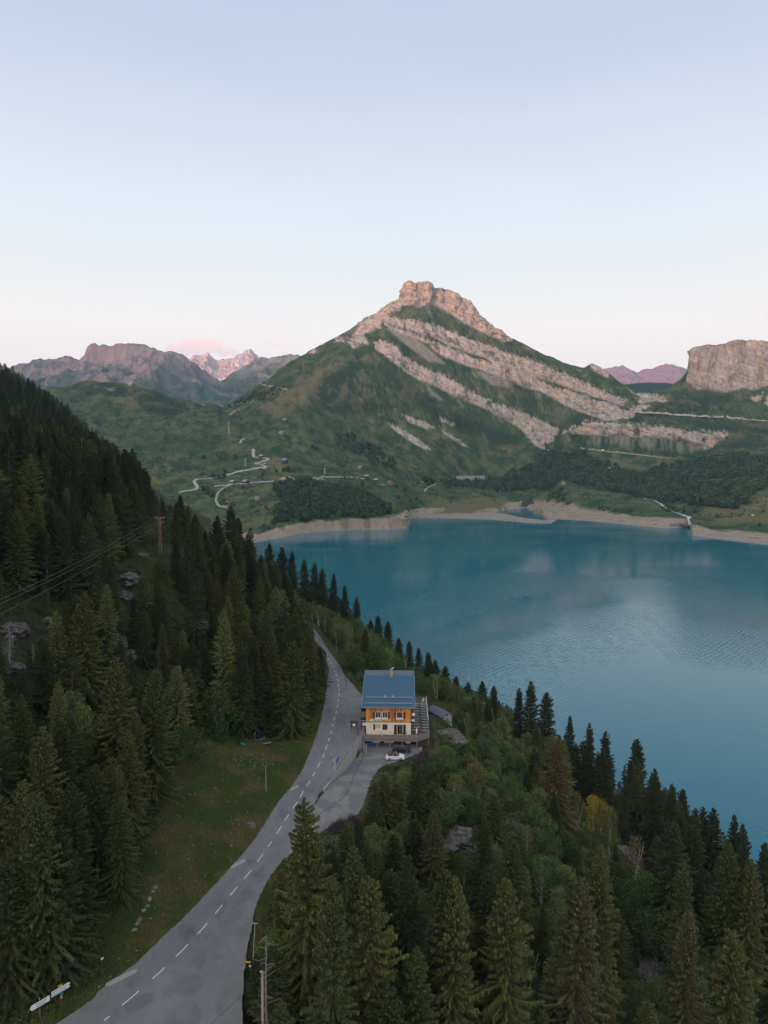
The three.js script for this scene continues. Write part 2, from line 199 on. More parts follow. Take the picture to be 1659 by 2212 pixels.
    const strat = noise2((y + x * .36 + D * .1) * .085, x * .004) * .5 + noise2((y + x * .36) * .26, x * .01) * .6, streak = noise3(x * .05, y * .010, D * .05) * .7 + noise3(x * .14, y * .02, D * .14) * .6, crack = Math.pow(clamp(1 - Math.abs(noise3(x * .03 + y * .012, y * .02, D * .03)) * 3.4), 2), tone = clamp(.56 + strat * .34 + streak * .20 + w1 * .18 - crack * .30);
    const rc = [lerp(.21, .57, tone), lerp(.18, .475, tone), lerp(.155, .39, tone)], ochre = smooth(.1, .6, noise3(x * .012 + 4, y * .012, D * .01)); rc[0] *= 1 + .10 * ochre; rc[2] *= 1 - .16 * ochre; if (px > 1470 && py < 850) for (let m = 0; m < 3; m++) rc[m] *= [.84, .88, .92][m] * (1 + .22 * fbm3(x * .012, y * .02 + x * .008, D * .012, 3));
    c = c.map((v, m) => lerp(v, [.27, .24, .205][m] * (1 + w3 * .12), Math.max(sc * .75, crag, smooth(.35, .75, talus * .7 + w2 * .55 + w3 * .22) * .85)));
    if (rock > .3) { const tuft = smooth(.28, .5, fbm3(x * .03, y * .045, D * .03, 3) + w3 * .15); rock *= 1 - .6 * tuft; }
    c = c.map((v, m) => lerp(v, rc[m], rock * (1 - .7 * smooth(.28, .6, w2 * .8 + w1 * .5 + noise2((y + x * .36) * .09, x * .008) * .35 + (ny - .8) * .6))));
    // drawn-down shore: bare silt and stones in rings
    const bank = along(L[2].map(([uu, , yy]) => [uu, yy]), x / D), mud = smooth(-6, 3, worst(mudPolys, jx, jy, 12));
    const bare = k <= 2.4 ? clamp(Math.max(smooth(1, -1, (k - 1.86 - w1 * .22) * 8), mud)) : 0;
    if (bare > 0) {
      const ring = noise2(y * 1.1, x * .002) * .5 + noise2(y * 3.1, x * .004) * .3 + w2 * .35, g = clamp(.5 + ring * .5), gray = smooth(.0, .6, w1 + (y < 2 ? .5 : -.1));
      let b = [lerp(.25, .40, g), lerp(.195, .315, g), lerp(.135, .215, g)]; b = b.map((v, m) => lerp(v, [.26, .25, .235][m], gray * .6)); const olive = smooth(.15, .5, fbm2(x * .018, D * .018 + 90, 3)) * .6; b = b.map((v, m) => lerp(v, [.13, .115, .05][m], olive * (y > 3 ? 1 : .2)));
      c = c.map((v, m) => lerp(v, b[m], bare));
      if (y > .3) moved[n * 3 + 1] += bare * ((Math.round(y * 1.1) / 1.1 - y) * .7 + w2 * .8);
    }
    const sp = signedPoly(px, py, pond, 8); if (sp > -2 && k < 2.6) moved[n * 3 + 1] = lerp(y, -1.2, smooth(-2, 1.2, sp));
    for (let m = 0; m < 3; m++) col[n * 3 + m] = c[m] * (1 + (w3 * .20 + w2 * .12) * (1 - .75 * rock));
    // relief of the rock faces
    if (bulge > 0) {
const f = ridged3(x * .055, y * .010, D * .055, 3), f2 = fbm3(x * .011, y * .006, D * .011, 3), ledge = noise2((y + x * .36) * .16, x * .006 + D * .004), amp = bulge * (5 + (f - .55) * 7 + f2 * 16 + ledge * 3);
      for (let m = 0; m < 3; m++) moved[n * 3 + m] += (m === 1 ? nrm[n * 3 + 1] * .35 : nrm[n * 3 + m]) * amp;
    }
  }
  geo = gridGeometry(NU, nv, moved, col); geo.computeVertexNormals();
  const m = structure('mountain', geo, new THREE.MeshPhysicalMaterial({ vertexColors: true, roughness: .95, specularIntensity: .15 }), 'green alpine valley side and banded limestone peak beyond the lake');
  m.userData.category = 'mountain';
  farHeight = (x, D) => { const fi = clamp((x / D - U0) / (U1 - U0), 0, .9999) * (NU - 1), i = Math.floor(fi), c = colD[i]; let a = 0, b = nv - 1; while (b - a > 1) { const h = (a + b) >> 1; if (c[h] > D) b = h; else a = h; } const q = (j) => [colD[i][j], moved[(j * NU + i) * 3 + 1]]; const [d0, y0] = q(a), [d1, y1] = q(b); return lerp(y0, y1, clamp((D - d0) / (d1 - d0))); };
  farHeight.sight = (px, py) => {                                 // first ground point of the far side along a bearing
    const u = at(px, py, 1000).x / 1000, i = Math.round(clamp((u - U0) / (U1 - U0)) * (NU - 1));
    for (let j = rowsIn[0]; j < nv; j++) { const o = (j * NU + i) * 3; if (bearing(moved[o], moved[o + 1], -moved[o + 2])[1] <= py) return new THREE.Vector3(moved[o], moved[o + 1], moved[o + 2]); }
    return null;
  };
}
// ---------------------------------------------------------------- distant ranges
function range(name, label, ridge, D, spec) {                       // ridge: [px, py] skyline; a full slope with spurs on both sides
  const nu = 640, nf = 170, nb = 10, crest = ridge.map(([x, y]) => { const p = at(x, y, D); return [p.x, p.y]; }), x0 = crest[0][0], x1 = crest[crest.length - 1][0];
  const pos = new Float32Array(nu * (nf + nb) * 3), col = new Float32Array(nu * (nf + nb) * 3);
  for (let i = 0; i < nu; i++) {
    const x = lerp(x0, x1, i / (nu - 1)), top = along(crest, x);
    for (let j = 0; j < nf + nb; j++) {
      const t = j < nf ? 1 - j / (nf - 1) : (j - nf + 1) / nb, front = j < nf, dd = front ? t * spec.reach : -t * spec.reach * .8, cl = spec.cliff ? spec.cliff(x) : 0, fall = (top - spec.foot) * (front ? lerp(Math.pow(t, spec.curve ?? .9), .16 * smooth(0, .05, t) + .84 * Math.pow(t, .95), cl) : t);
      const s = spec.scale, z = D - dd, spur = ridged3(x * s, top * .0 + 3, z * s * .45, 5) - .62, env = front ? smooth(0, .3, t) : 1;
      let y = top - fall + spur * spec.rough * env + (ridged3(x * s * 4.2, 7, z * s * 2.6, 4) - .6) * spec.rough * .30 * (front ? .35 + .65 * smooth(0, .08, t) : .5) + fbm2(x * s * 14, z * s * 14, 3) * spec.rough * .05;
      const o = (j * nu + i) * 3; pos[o] = x + fbm2(x * s * 3, z * s * 3 + 5, 3) * spec.rough * .15 * env; pos[o + 1] = y; pos[o + 2] = -z;
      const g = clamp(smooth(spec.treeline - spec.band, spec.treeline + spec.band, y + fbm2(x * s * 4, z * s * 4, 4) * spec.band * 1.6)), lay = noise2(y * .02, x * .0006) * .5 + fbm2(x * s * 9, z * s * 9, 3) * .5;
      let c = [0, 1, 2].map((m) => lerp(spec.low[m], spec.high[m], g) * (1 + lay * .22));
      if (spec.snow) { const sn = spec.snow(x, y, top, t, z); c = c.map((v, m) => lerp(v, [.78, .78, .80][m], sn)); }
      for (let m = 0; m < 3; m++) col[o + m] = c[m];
    }
  }
  const g = gridGeometry(nu, nf + nb, pos, col); g.computeVertexNormals();
  const m = structure(name, g, new THREE.MeshPhysicalMaterial({ vertexColors: true, roughness: .95, specularIntensity: .15 }), label); m.userData.category = 'mountain'; return m;
}
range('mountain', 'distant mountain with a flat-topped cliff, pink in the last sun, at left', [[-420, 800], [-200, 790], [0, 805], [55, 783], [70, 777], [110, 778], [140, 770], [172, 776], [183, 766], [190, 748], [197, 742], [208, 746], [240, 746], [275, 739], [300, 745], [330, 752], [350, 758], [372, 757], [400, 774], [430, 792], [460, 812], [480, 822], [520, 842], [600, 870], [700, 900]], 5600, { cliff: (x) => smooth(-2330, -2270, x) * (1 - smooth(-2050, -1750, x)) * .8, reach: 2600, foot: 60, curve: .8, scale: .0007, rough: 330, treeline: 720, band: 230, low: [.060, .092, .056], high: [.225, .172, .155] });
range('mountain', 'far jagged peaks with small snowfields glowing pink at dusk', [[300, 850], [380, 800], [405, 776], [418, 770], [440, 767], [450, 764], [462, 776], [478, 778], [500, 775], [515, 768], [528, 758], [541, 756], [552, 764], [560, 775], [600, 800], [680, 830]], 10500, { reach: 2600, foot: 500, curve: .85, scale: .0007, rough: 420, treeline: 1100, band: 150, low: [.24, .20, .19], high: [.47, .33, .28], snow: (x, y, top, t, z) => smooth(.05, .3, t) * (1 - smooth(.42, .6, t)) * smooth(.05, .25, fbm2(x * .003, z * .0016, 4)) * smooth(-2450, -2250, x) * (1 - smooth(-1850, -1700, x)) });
range('mountain', 'dim blue ridge behind the saddle left of the main peak', [[380, 870], [430, 850], [480, 825], [500, 806], [530, 790], [548, 778], [562, 772], [580, 774], [600, 770], [625, 766], [650, 768], [720, 780], [800, 800]], 6800, { reach: 1900, foot: 300, curve: .9, scale: .0009, rough: 200, treeline: 1000, band: 260, low: [.11, .115, .06], high: [.26, .22, .19] });
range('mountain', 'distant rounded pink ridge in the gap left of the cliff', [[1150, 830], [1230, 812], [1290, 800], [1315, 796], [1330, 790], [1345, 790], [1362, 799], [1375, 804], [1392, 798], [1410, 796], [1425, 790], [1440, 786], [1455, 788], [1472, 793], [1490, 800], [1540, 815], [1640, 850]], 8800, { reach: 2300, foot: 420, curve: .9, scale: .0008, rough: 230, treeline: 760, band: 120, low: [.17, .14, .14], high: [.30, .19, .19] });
range('mountain', 'low dark forested ridge across the gap', [[1250, 850], [1320, 835], [1360, 829], [1395, 826], [1440, 827], [1480, 834], [1560, 850]], 4300, { reach: 700, foot: 300, curve: .9, scale: .002, rough: 18, treeline: 5000, band: 50, low: [.035, .055, .028], high: [.05, .06, .04] });
// the ridge behind and left of the viewer that keeps the valley in evening shade
{
  const nu = 120, nv = 40, pos = new Float32Array(nu * nv * 3);
  const dir = new THREE.Vector3(SUN_DIR.x, 0, SUN_DIR.z).normalize(), side = new THREE.Vector3(-dir.z, 0, dir.x);
  for (let i = 0; i < nu; i++) for (let j = 0; j < nv; j++) {
    const a = lerp(-9000, 9000, i / (nu - 1)), b = lerp(4400, 7600, j / (nv - 1)), t = 1 - Math.abs(j / (nv - 1) * 2 - 1);
    const o = (j * nu + i) * 3, h = 60 + t * (980 + fbm2(a * .0009, 3, 4) * 90) + fbm2(a * .002, b * .002, 4) * 40 * t;
    pos[o] = dir.x * b + side.x * a; pos[o + 1] = h - 60; pos[o + 2] = dir.z * b + side.z * a;
  }
  const g = gridGeometry(nu, nv, pos); g.computeVertexNormals();
  structure('hill', g, std(.05, .075, .03, 1), 'wooded ridge behind the viewpoint');
}
// ---------------------------------------------------------------- lake
{
  const g = new THREE.PlaneGeometry(3200, 2400, 1, 1); g.rotateX(-Math.PI / 2); g.translate(500, 0, -1210);
  const uv = g.attributes.uv, p = g.attributes.position; for (let i = 0; i < p.count; i++) uv.setXY(i, p.getX(i) / 900, p.getZ(i) / 900);
  // wind ripples of many directions, stirred in some lanes and calmer in others
  const S = 2048, R = rng(5), rgba = new Uint8Array(S * S * 4), hgt = new Float32Array(S * S), lane = new Float32Array(S * S), TAU = Math.PI * 2;
  const wave = (out, fx, fy, ph, w) => { const sx = new Float32Array(S), cx = new Float32Array(S); for (let x = 0; x < S; x++) { sx[x] = Math.sin(fx * x / S * TAU); cx[x] = Math.cos(fx * x / S * TAU); } for (let y = 0; y < S; y++) { const s = Math.sin(fy * y / S * TAU + ph) * w, c = Math.cos(fy * y / S * TAU + ph) * w, o = y * S; for (let x = 0; x < S; x++) out[o + x] += sx[x] * c + cx[x] * s; } };
  for (let k = 0; k < 34; k++) { const a = (k < 22 ? .5 + (R() - .5) * 1.6 : R() * TAU), f = 190 + R() * 270; wave(hgt, Math.round(Math.cos(a) * f), Math.round(Math.sin(a) * f), R() * TAU, 100 / f); }
  for (let k = 0; k < 16; k++) { const f = 1 + R() * 7, a = R() * TAU; wave(lane, Math.round(Math.cos(a) * f), Math.round(Math.sin(a) * f), R() * TAU, 1 / Math.sqrt(f)); }
  let sd = 0, sl = 0; for (let i = 0; i < S * S; i += 7) { sd += hgt[i] * hgt[i]; sl += lane[i] * lane[i]; } sd = Math.sqrt(sd / (S * S / 7)); sl = Math.sqrt(sl / (S * S / 7));
  for (let i = 0; i < S * S; i++) { rgba[i * 4] = rgba[i * 4 + 1] = rgba[i * 4 + 2] = clamp(.5 + hgt[i] / sd * .14 * (.3 + 1.0 * smooth(-.9, 1.3, lane[i] / sl))) * 255; rgba[i * 4 + 3] = 255; }
  const t = new THREE.DataTexture(rgba, S, S); t.wrapS = t.wrapT = THREE.RepeatWrapping; t.magFilter = THREE.LinearFilter; t.needsUpdate = true;
  structure('lake', g, new THREE.MeshPhysicalMaterial({ color: rgb(.001, .150, .200), roughness: .06, ior: 1.333, bumpMap: t, bumpScale: .14 }), 'turquoise mountain lake, its level drawn down');
  const base = new THREE.CircleGeometry(11500, 96); base.rotateX(-Math.PI / 2); base.translate(0, -30, 0);
  structure('ground', base, std(.06, .08, .035, 1), 'valley floor');
}
// ---------------------------------------------------------------- near hillside with the road
const ROAD_Y = 70;
const lv = (px, py, y = ROAD_Y) => { const p = onLevel(px, py, y); return [p.x, -p.z]; };
const roadPairs = [[[120, 2212], [523, 2240]], [[224, 2133], [525, 2131]], [[304, 2071], [532, 2067]], [[360, 2015], [544, 2003]], [[404, 1975], [554, 1955]], [[456, 1919], [576, 1907]], [[508, 1863], [604, 1867]], [[548, 1815], [632, 1832]], [[572, 1779], [655, 1792]], [[600, 1735], [672, 1752]], [[632, 1695], [690, 1714]], [[655, 1659], [706, 1680]], [[673, 1616], [722, 1640]], [[689, 1568], [740, 1590]], [[700, 1524], [748, 1530]], [[706, 1480], [750, 1490]], [[710, 1448], [743, 1457]], [[705, 1427], [733, 1437]], [[697, 1401], [712, 1408]]].map(([a, b]) => [lv(...a), lv(...b)]);
roadPairs.unshift([[-62, 60], [-14.5, 64]]); roadPairs.unshift([[-110, 20], [-12, 22]]);
for (const [x, D] of [[-36, 306], [-60, 348], [-88, 400], [-108, 460], [-134, 540], [-195, 700], [-275, 900], [-335, 1100]]) roadPairs.push([[x - 3, D - 1], [x + 3, D + 1]]);
const centre = [[225, 2205], [290, 2150], [348, 2098], [395, 2052], [437, 2007], [478, 1958], [510, 1919], [543, 1880], [573, 1838], [605, 1790], [622, 1762], [641, 1735], [657, 1707], [672, 1683], [685, 1660], [697, 1637], [706, 1612], [714, 1588], [720, 1562], [726, 1540], [731, 1513], [733, 1495], [731, 1478], [728, 1463], [723, 1450], [716, 1435], [711, 1425], [704, 1405]].map(([x, y]) => lv(x, y));
const spine = [[-170, -35], [-88, 40], ...centre, [-36, 306], [-60, 348], [-88, 400], [-108, 460], [-134, 540], [-195, 700], [-275, 900], [-335, 1100], [-400, 1400]];
function roadSide(x, D) {                                           // signed distance from the road's centre line, right positive
  let best = 1e18, sgn = 1; for (let i = 1; i < spine.length; i++) { const [ax, ay] = spine[i - 1], [bx, by] = spine[i], dx = bx - ax, dy = by - ay, t = clamp(((x - ax) * dx + (D - ay) * dy) / (dx * dx + dy * dy)), ex = x - ax - t * dx, ey = D - ay - t * dy, q = ex * ex + ey * ey; if (q < best) { best = q; sgn = ex * dy - ey * dx > 0 ? 1 : -1; } }
  return sgn * Math.sqrt(best);
}
function leftHill() {                                               // thin-plate surface through surveyed spots of the wooded hill
  const P = [[-45, 137, 75.5], [-43, 173, 75], [-24, 150, 71.5], [-26, 120, 70.6], [-60, 80, 71], [-85, 152, 103], [-77, 248, 109], [-45, 90, 71], [-75, 95, 85], [-110, 100, 108], [-150, 150, 134], [-150, 250, 140], [-203, 380, 147], [-154, 420, 133], [-122, 440, 108], [-116, 460, 95], [-75, 350, 96], [-45, 258, 84], [-60, 300, 95], [-535, 1000, 249], [-447, 950, 216], [-345, 850, 167], [-271, 750, 131], [-271, 900, 84], [-350, 1100, 92], [-500, 1200, 190], [-300, 600, 166], [-225, 560, 132], [-150, 40, 95], [-220, 60, 150], [-260, 200, 185], [-400, 500, 250], [-700, 900, 330], [-100, 30, 72], [-30, 210, 71.5], [-180, 640, 80], [-600, 300, 330], [-170, 520, 108]];
  const n = P.length, N = n + 3, U = (r2) => r2 < 1e-9 ? 0 : .5 * r2 * Math.log(r2), A = [];
  for (let i = 0; i < N; i++) A.push(new Float64Array(N + 1));
  for (let i = 0; i < n; i++) { for (let j = 0; j < n; j++) A[i][j] = U(((P[i][0] - P[j][0]) / 100) ** 2 + ((P[i][1] - P[j][1]) / 100) ** 2); A[i][i] += .01; A[i][n] = A[n][i] = 1; A[i][n + 1] = A[n + 1][i] = P[i][0] / 100; A[i][n + 2] = A[n + 2][i] = P[i][1] / 100; A[i][N] = P[i][2]; }
  for (let c = 0; c < N; c++) { let p = c; for (let r = c + 1; r < N; r++) if (Math.abs(A[r][c]) > Math.abs(A[p][c])) p = r; [A[c], A[p]] = [A[p], A[c]]; for (let r = 0; r < N; r++) if (r !== c) { const f = A[r][c] / A[c][c]; if (f) for (let k = c; k <= N; k++) A[r][k] -= f * A[c][k]; } }
  const w = A.map((r, i) => r[N] / r[i]);
  return (x, D) => { let s = w[n] + w[n + 1] * x / 100 + w[n + 2] * D / 100; for (let i = 0; i < n; i++) s += w[i] * U(((x - P[i][0]) / 100) ** 2 + ((D - P[i][1]) / 100) ** 2); return s; };
}
const hill = leftHill();
const rightFall = [[0, 70], [4.5, 70], [9, 69], [30, 57.5], [50, 45.5], [76, 29], [100, 14.5], [125, 0], [165, -15], [2000, -16]];
const rightFallNear = [[0, 70], [4.5, 70], [9, 69.3], [30, 61.5], [50, 52], [76, 38], [100, 24], [125, 8], [145, -1], [190, -15], [2000, -16]];
const rampY = (D) => 70 - 3 * smooth(149, 170, D);
const settle = (px, py) => { let y = 68.5, p; for (let i = 0; i < 5; i++) { p = lv(px, py, y); y = rampY(p[1]); } return p; };
const WALL0 = lv(699, 1709), WALL1 = lv(787, 1581);                // the retaining wall beside the ramp
const wallX = (D) => lerp(WALL0[0], WALL1[0], (D - WALL0[1]) / (WALL1[1] - WALL0[1]));
const rampRight = [[608, 1864], [650, 1826], [693, 1799], [718, 1783], [748, 1774], [775, 1756], [790, 1722], [796, 1700], [805, 1681], [820, 1660], [845, 1650], [888, 1640], [912, 1624]].map(([x, y]) => settle(x, y));
const yardPoly = boxed([...rampRight, [13, 176], [13, 205], [-5, 206], ...[18, 17, 16, 15, 14, 13, 12, 11, 10, 9].map((i) => [roadPairs[i][1][0] - .6, roadPairs[i][1][1]])]);
const padPoly = boxed([[-9, 180], [14, 178], [16, 214], [-7, 214]]);   // ground under the inn and its terrace
function nearHeight(x, D) {
  const r = roadSide(x, D), a = Math.abs(r), n1 = fbm2(x * .02, D * .02, 4), n2 = fbm2(x * .11, D * .11, 3);
  let h;
  if (r < 0) { const cut = 70.1 + Math.max(0, a - 4.2) * .82 + Math.max(0, a - 40) * .4; h = Math.min(hill(x, D), cut + 3 * n1 * smooth(8, 25, a)); h = Math.max(h, 69.9); h += (n1 * 2.6 + n2 * .7) * smooth(14, 40, a); }
  else { h = lerp(along(rightFall, r), along(rightFallNear, r), smooth(205, 150, D)) + (n1 * 4.5 + n2 * 1.1) * smooth(10, 35, a) * (1 - smooth(110, 140, a)); }
  const yd = signedPoly(x, D, yardPoly, 14);
  if (yd > -12) { const y = x < wallX(D) - 1.1 && D < 182 || D > 182 && x < -6.4 ? 70 : rampY(Math.min(D, 184)); h = lerp(h, y, smooth(-9, -.3, yd)); }
  const pd = signedPoly(x, D, padPoly, 10); if (pd > -8) h = lerp(h, x < -6.4 ? 70 : 66.8, smooth(-8, -.5, pd));
  return h;
}
const FOREST_EDGE = (x, D) => roadSide(x, D);
const meadow = boxed([[290, 2110], [400, 1990], [500, 1880], [560, 1810], [640, 1690], [690, 1580], [670, 1580], [600, 1592], [520, 1600], [470, 1600], [420, 1660], [380, 1740], [350, 1830], [300, 1960], [240, 2080], [150, 2190], [200, 2180]].map(([x, y]) => lv(x, y, 71)));
const asphaltGrain = grain(21, 512, [[60, 1], [140, .8], [9, .6]], .16), soilGrain = grain(31, 512, [[20, 1], [60, .8], [150, .7]], .42);
{
  const nu = 760, nv = 430, d0 = 34, d1 = 1260, pos = new Float32Array(nu * nv * 3), col = new Float32Array(nu * nv * 3), uv = new Float32Array(nu * nv * 2);
  const paved = boxed([...roadPairs.slice(1, 23).map((p) => p[0]), ...roadPairs.slice(1, 23).map((p) => p[1]).reverse()]);
  for (let j = 0; j < nv; j++) for (let i = 0; i < nu; i++) {
    const D = d0 * Math.pow(d1 / d0, j / (nv - 1)), x = lerp(-.86, .80, i / (nu - 1)) * D - 18 * (1 - j / nv), o = j * nu + i;
    let h = nearHeight(x, D); const r = roadSide(x, D);
    const inRoad = D < 320 ? signedPoly(x, D, paved, 4) : 3.2 - Math.abs(r), yd = D > 110 && D < 232 ? signedPoly(x, D, yardPoly, 5) : -5, onPave = Math.max(smooth(-.5, .6, inRoad), smooth(-.3, .8, yd));
    h -= onPave * .22;
    pos[o * 3] = x; pos[o * 3 + 1] = h; pos[o * 3 + 2] = -D; uv[o * 2] = x / 9; uv[o * 2 + 1] = D / 9;
    const n1 = fbm2(x * .05, D * .05 + 3, 4, .6), n2 = fbm2(x * .4, D * .4, 3, .6), md = smooth(-3, 3, signedPoly(x, D, meadow, 6) + n1 * 3), t = clamp(.5 + n1 * .8 + n2 * .3);
    let c = [lerp(.045, .085, t), lerp(.062, .092, t), lerp(.022, .032, t)];                                             // undergrowth
    c = c.map((v, m) => lerp(v, [.085, .066, .042][m], smooth(.25, .6, fbm2(x * .03 + 50, D * .03, 4) + n2 * .3) * .7));  // needle litter and bare soil
    c = c.map((v, m) => lerp(v, lerp([.080, .118, .030][m], [.150, .140, .054][m], t), md));                            // mown meadow
    const verge = smooth(3.4, 0, Math.abs(Math.max(inRoad, yd) * -1 - 1.2)) * (inRoad < .5 ? 1 : 0); c = c.map((v, m) => lerp(v, [.17, .14, .075][m], verge * clamp(.45 + n2)));
    if (h < 6 && r > 90) c = c.map((v, m) => lerp(v, [.24, .20, .15][m], smooth(6, 3, h + n2 * 2)));
    for (let m = 0; m < 3; m++) col[o * 3 + m] = c[m];
  }
  const g = gridGeometry(nu, nv, pos, col, uv); g.computeVertexNormals();
  structure('hillside', g, new THREE.MeshPhysicalMaterial({ vertexColors: true, roughness: .97, specularIntensity: .12, map: soilGrain, bumpMap: soilGrain, bumpScale: .25 }), 'steep wooded hillside falling to the lake');
}
// loft a paved sheet between two edges; height from fy; colours: worn lanes, patches and stains in the surfacing
function loft(pairs, across, every, fy, tint) {
  const rows = []; for (let i = 0; i < pairs.length - 1; i++) { const len = Math.hypot(pairs[i + 1][0][0] - pairs[i][0][0], pairs[i + 1][0][1] - pairs[i][0][1]), n = Math.max(1, Math.round(len / every)); for (let k = 0; k < n; k++) rows.push([i, k / n]); } rows.push([pairs.length - 2, 1]);
  const cm = (p0, p1, p2, p3, t) => .5 * (2 * p1 + (p2 - p0) * t + (2 * p0 - 5 * p1 + 4 * p2 - p3) * t * t + (3 * p1 - p0 - 3 * p2 + p3) * t * t * t);
  const nu = across + 1, nv = rows.length, pos = new Float32Array(nu * nv * 3), col = new Float32Array(nu * nv * 3), uv = new Float32Array(nu * nv * 2);
  rows.forEach(([i, t], j) => {
    const q = (k) => pairs[clamp(k, 0, pairs.length - 1)], e = [0, 1].map((s) => [0, 1].map((c) => cm(q(i - 1)[s][c], q(i)[s][c], q(i + 1)[s][c], q(i + 2)[s][c], t)));
    for (let k = 0; k < nu; k++) { const f = k / across, o = j * nu + k; let x = lerp(e[0][0], e[1][0], f), D = lerp(e[0][1], e[1][1], f); if (k === 0 || k === across) { x += fbm2(x * .5, D * .5, 3) * .3; D += fbm2(x * .5 + 9, D * .5, 3) * .2; }
      pos[o * 3] = x; pos[o * 3 + 1] = fy(x, D); pos[o * 3 + 2] = -D; uv[o * 2] = x / 5; uv[o * 2 + 1] = D / 5; const c = tint(x, D, f); for (let m = 0; m < 3; m++) col[o * 3 + m] = c[m]; }
  });
  const g = gridGeometry(nu, nv, pos, col, uv); g.computeVertexNormals(); return g;
}
const asphalt = new THREE.MeshStandardMaterial({ vertexColors: true, roughness: .88, map: asphaltGrain, bumpMap: asphaltGrain, bumpScale: .012 });
const roadTone = (x, D, f) => { const p = fbm2(x * .09, D * .05, 4) * .18 + fbm2(x * .6, D * .6, 3) * .09 - .16 * Math.pow(clamp(1 - Math.abs(noise2(x * .35 + 4, D * .22)) * 9), 2), lane = Math.exp(-(((f - .28) / .09) ** 2)) + Math.exp(-(((f - .72) / .09) ** 2)), patch = smooth(.32, .36, fbm2(x * .16 + 30, D * .1, 2)) * -.16, k = .25 * (1 + p + lane * -.07 + patch); const edge = smooth(.06, 0, Math.min(f, 1 - f)) * .35; return [lerp(k, .27, edge), lerp(k * .965, .245, edge), lerp(k * .91, .20, edge)]; };
const cross = (x, D) => ROAD_Y + .02;
structure('road', loft(roadPairs, 26, .8, (x, D) => cross(x, D), roadTone), asphalt, 'grey two-lane mountain road curving past the inn');
{ // forecourt beside the inn, then the ramp down to the lower yard
  const R = roadPairs.map((p) => p[1]), fore = [[R[12], [WALL0[0] - .3, WALL0[1] + .5]], [R[13], [wallX(160) - .35, 160]], [R[14], [wallX(171) - .35, 171]], [R[15], [wallX(179) - .35, 179.5]], [R[16], [-4.6, 190]], [R[17], [-4.6, 203]], [lv(747, 1465), [-4.8, 205]], [R[18], lv(756, 1472)]];
  structure('forecourt', loft(fore, 30, .7, () => ROAD_Y + .012, (x, D) => { const k = .25 * (1 + fbm2(x * .12, D * .12, 4) * .22); return [k, k * .955, k * .88]; }), asphalt, 'worn asphalt forecourt between the road and the inn');
  const left = [R[9], R[10], R[11], [WALL0[0] + .1, WALL0[1] - 1], ...[152, 156, 161, 166, 171, 176].map((D) => [wallX(D) + .32, D]), [-5, 180], [-5, 183], [-5, 183.4]];
  const right = rampRight, pairs = left.map((l, i) => [l, right[Math.min(i, right.length - 1)]]); pairs[pairs.length - 1] = [[-5, 184], [9, 181]]; pairs[pairs.length - 2][1] = right[right.length - 1];
  structure('ramp', loft(pairs, 44, .45, (x, D) => rampY(D) + .016, (x, D) => { const w = fbm2(x * .13, D * .13, 4), g = smooth(.06, .16, w + smooth(152, 138, D) * .16) * (.75 + .5 * fbm2(x * .7, D * .7, 2)), k = .215 * (1 + fbm2(x * .5, D * .5, 3) * .12); return [lerp(k, .36, g * .75), lerp(k * .96, .325, g * .75), lerp(k * .90, .27, g * .75)]; }), asphalt, 'cracked asphalt and gravel ramp down to the lower yard');
}
{ // broken centre line
  const paint = std(.72, .72, .70, .7), c = centre; const dashes = []; let acc = 0, cur = null;
  const walk = []; for (let i = 1; i < c.length; i++) { const n = 12; for (let k = 0; k < n; k++) walk.push([lerp(c[i - 1][0], c[i][0], k / n), lerp(c[i - 1][1], c[i][1], k / n)]); }
  let start = 0; const pts = [[walk[0][0] - 9, walk[0][1] - 8.2], ...walk]; let dist = 0; cur = [];
  for (let i = 1; i < pts.length; i++) { dist += Math.hypot(pts[i][0] - pts[i - 1][0], pts[i][1] - pts[i - 1][1]); const ph = dist % 5.0; if (ph < 3.1) cur.push(pts[i]); else { if (cur.length > 1) dashes.push(cur); cur = []; } }
  for (const d of dashes) {
    const n = d.length, pos = new Float32Array(n * 2 * 3), idx = [];
    d.forEach(([x, D], i) => { const a = d[Math.max(0, i - 1)], b = d[Math.min(n - 1, i + 1)], tx = b[0] - a[0], tD = b[1] - a[1], l = Math.hypot(tx, tD) || 1, nx = tD / l * .075, nD = -tx / l * .075; for (const [s, q] of [[-1, 0], [1, 1]]) { const o = (i * 2 + q) * 3; pos[o] = x + nx * s; pos[o + 1] = ROAD_Y + .035; pos[o + 2] = -(D + nD * s); } if (i) { const k = i * 2; idx.push(k - 2, k - 1, k, k - 1, k + 1, k); } });
    const g = new THREE.BufferGeometry(); g.setAttribute('position', new THREE.BufferAttribute(pos, 3)); g.setIndex(idx); g.computeVertexNormals();
    const m = mesh('road_marking', g, paint, scene.getObjectByName('road')); m.userData.kind = 'structure';
  }
}
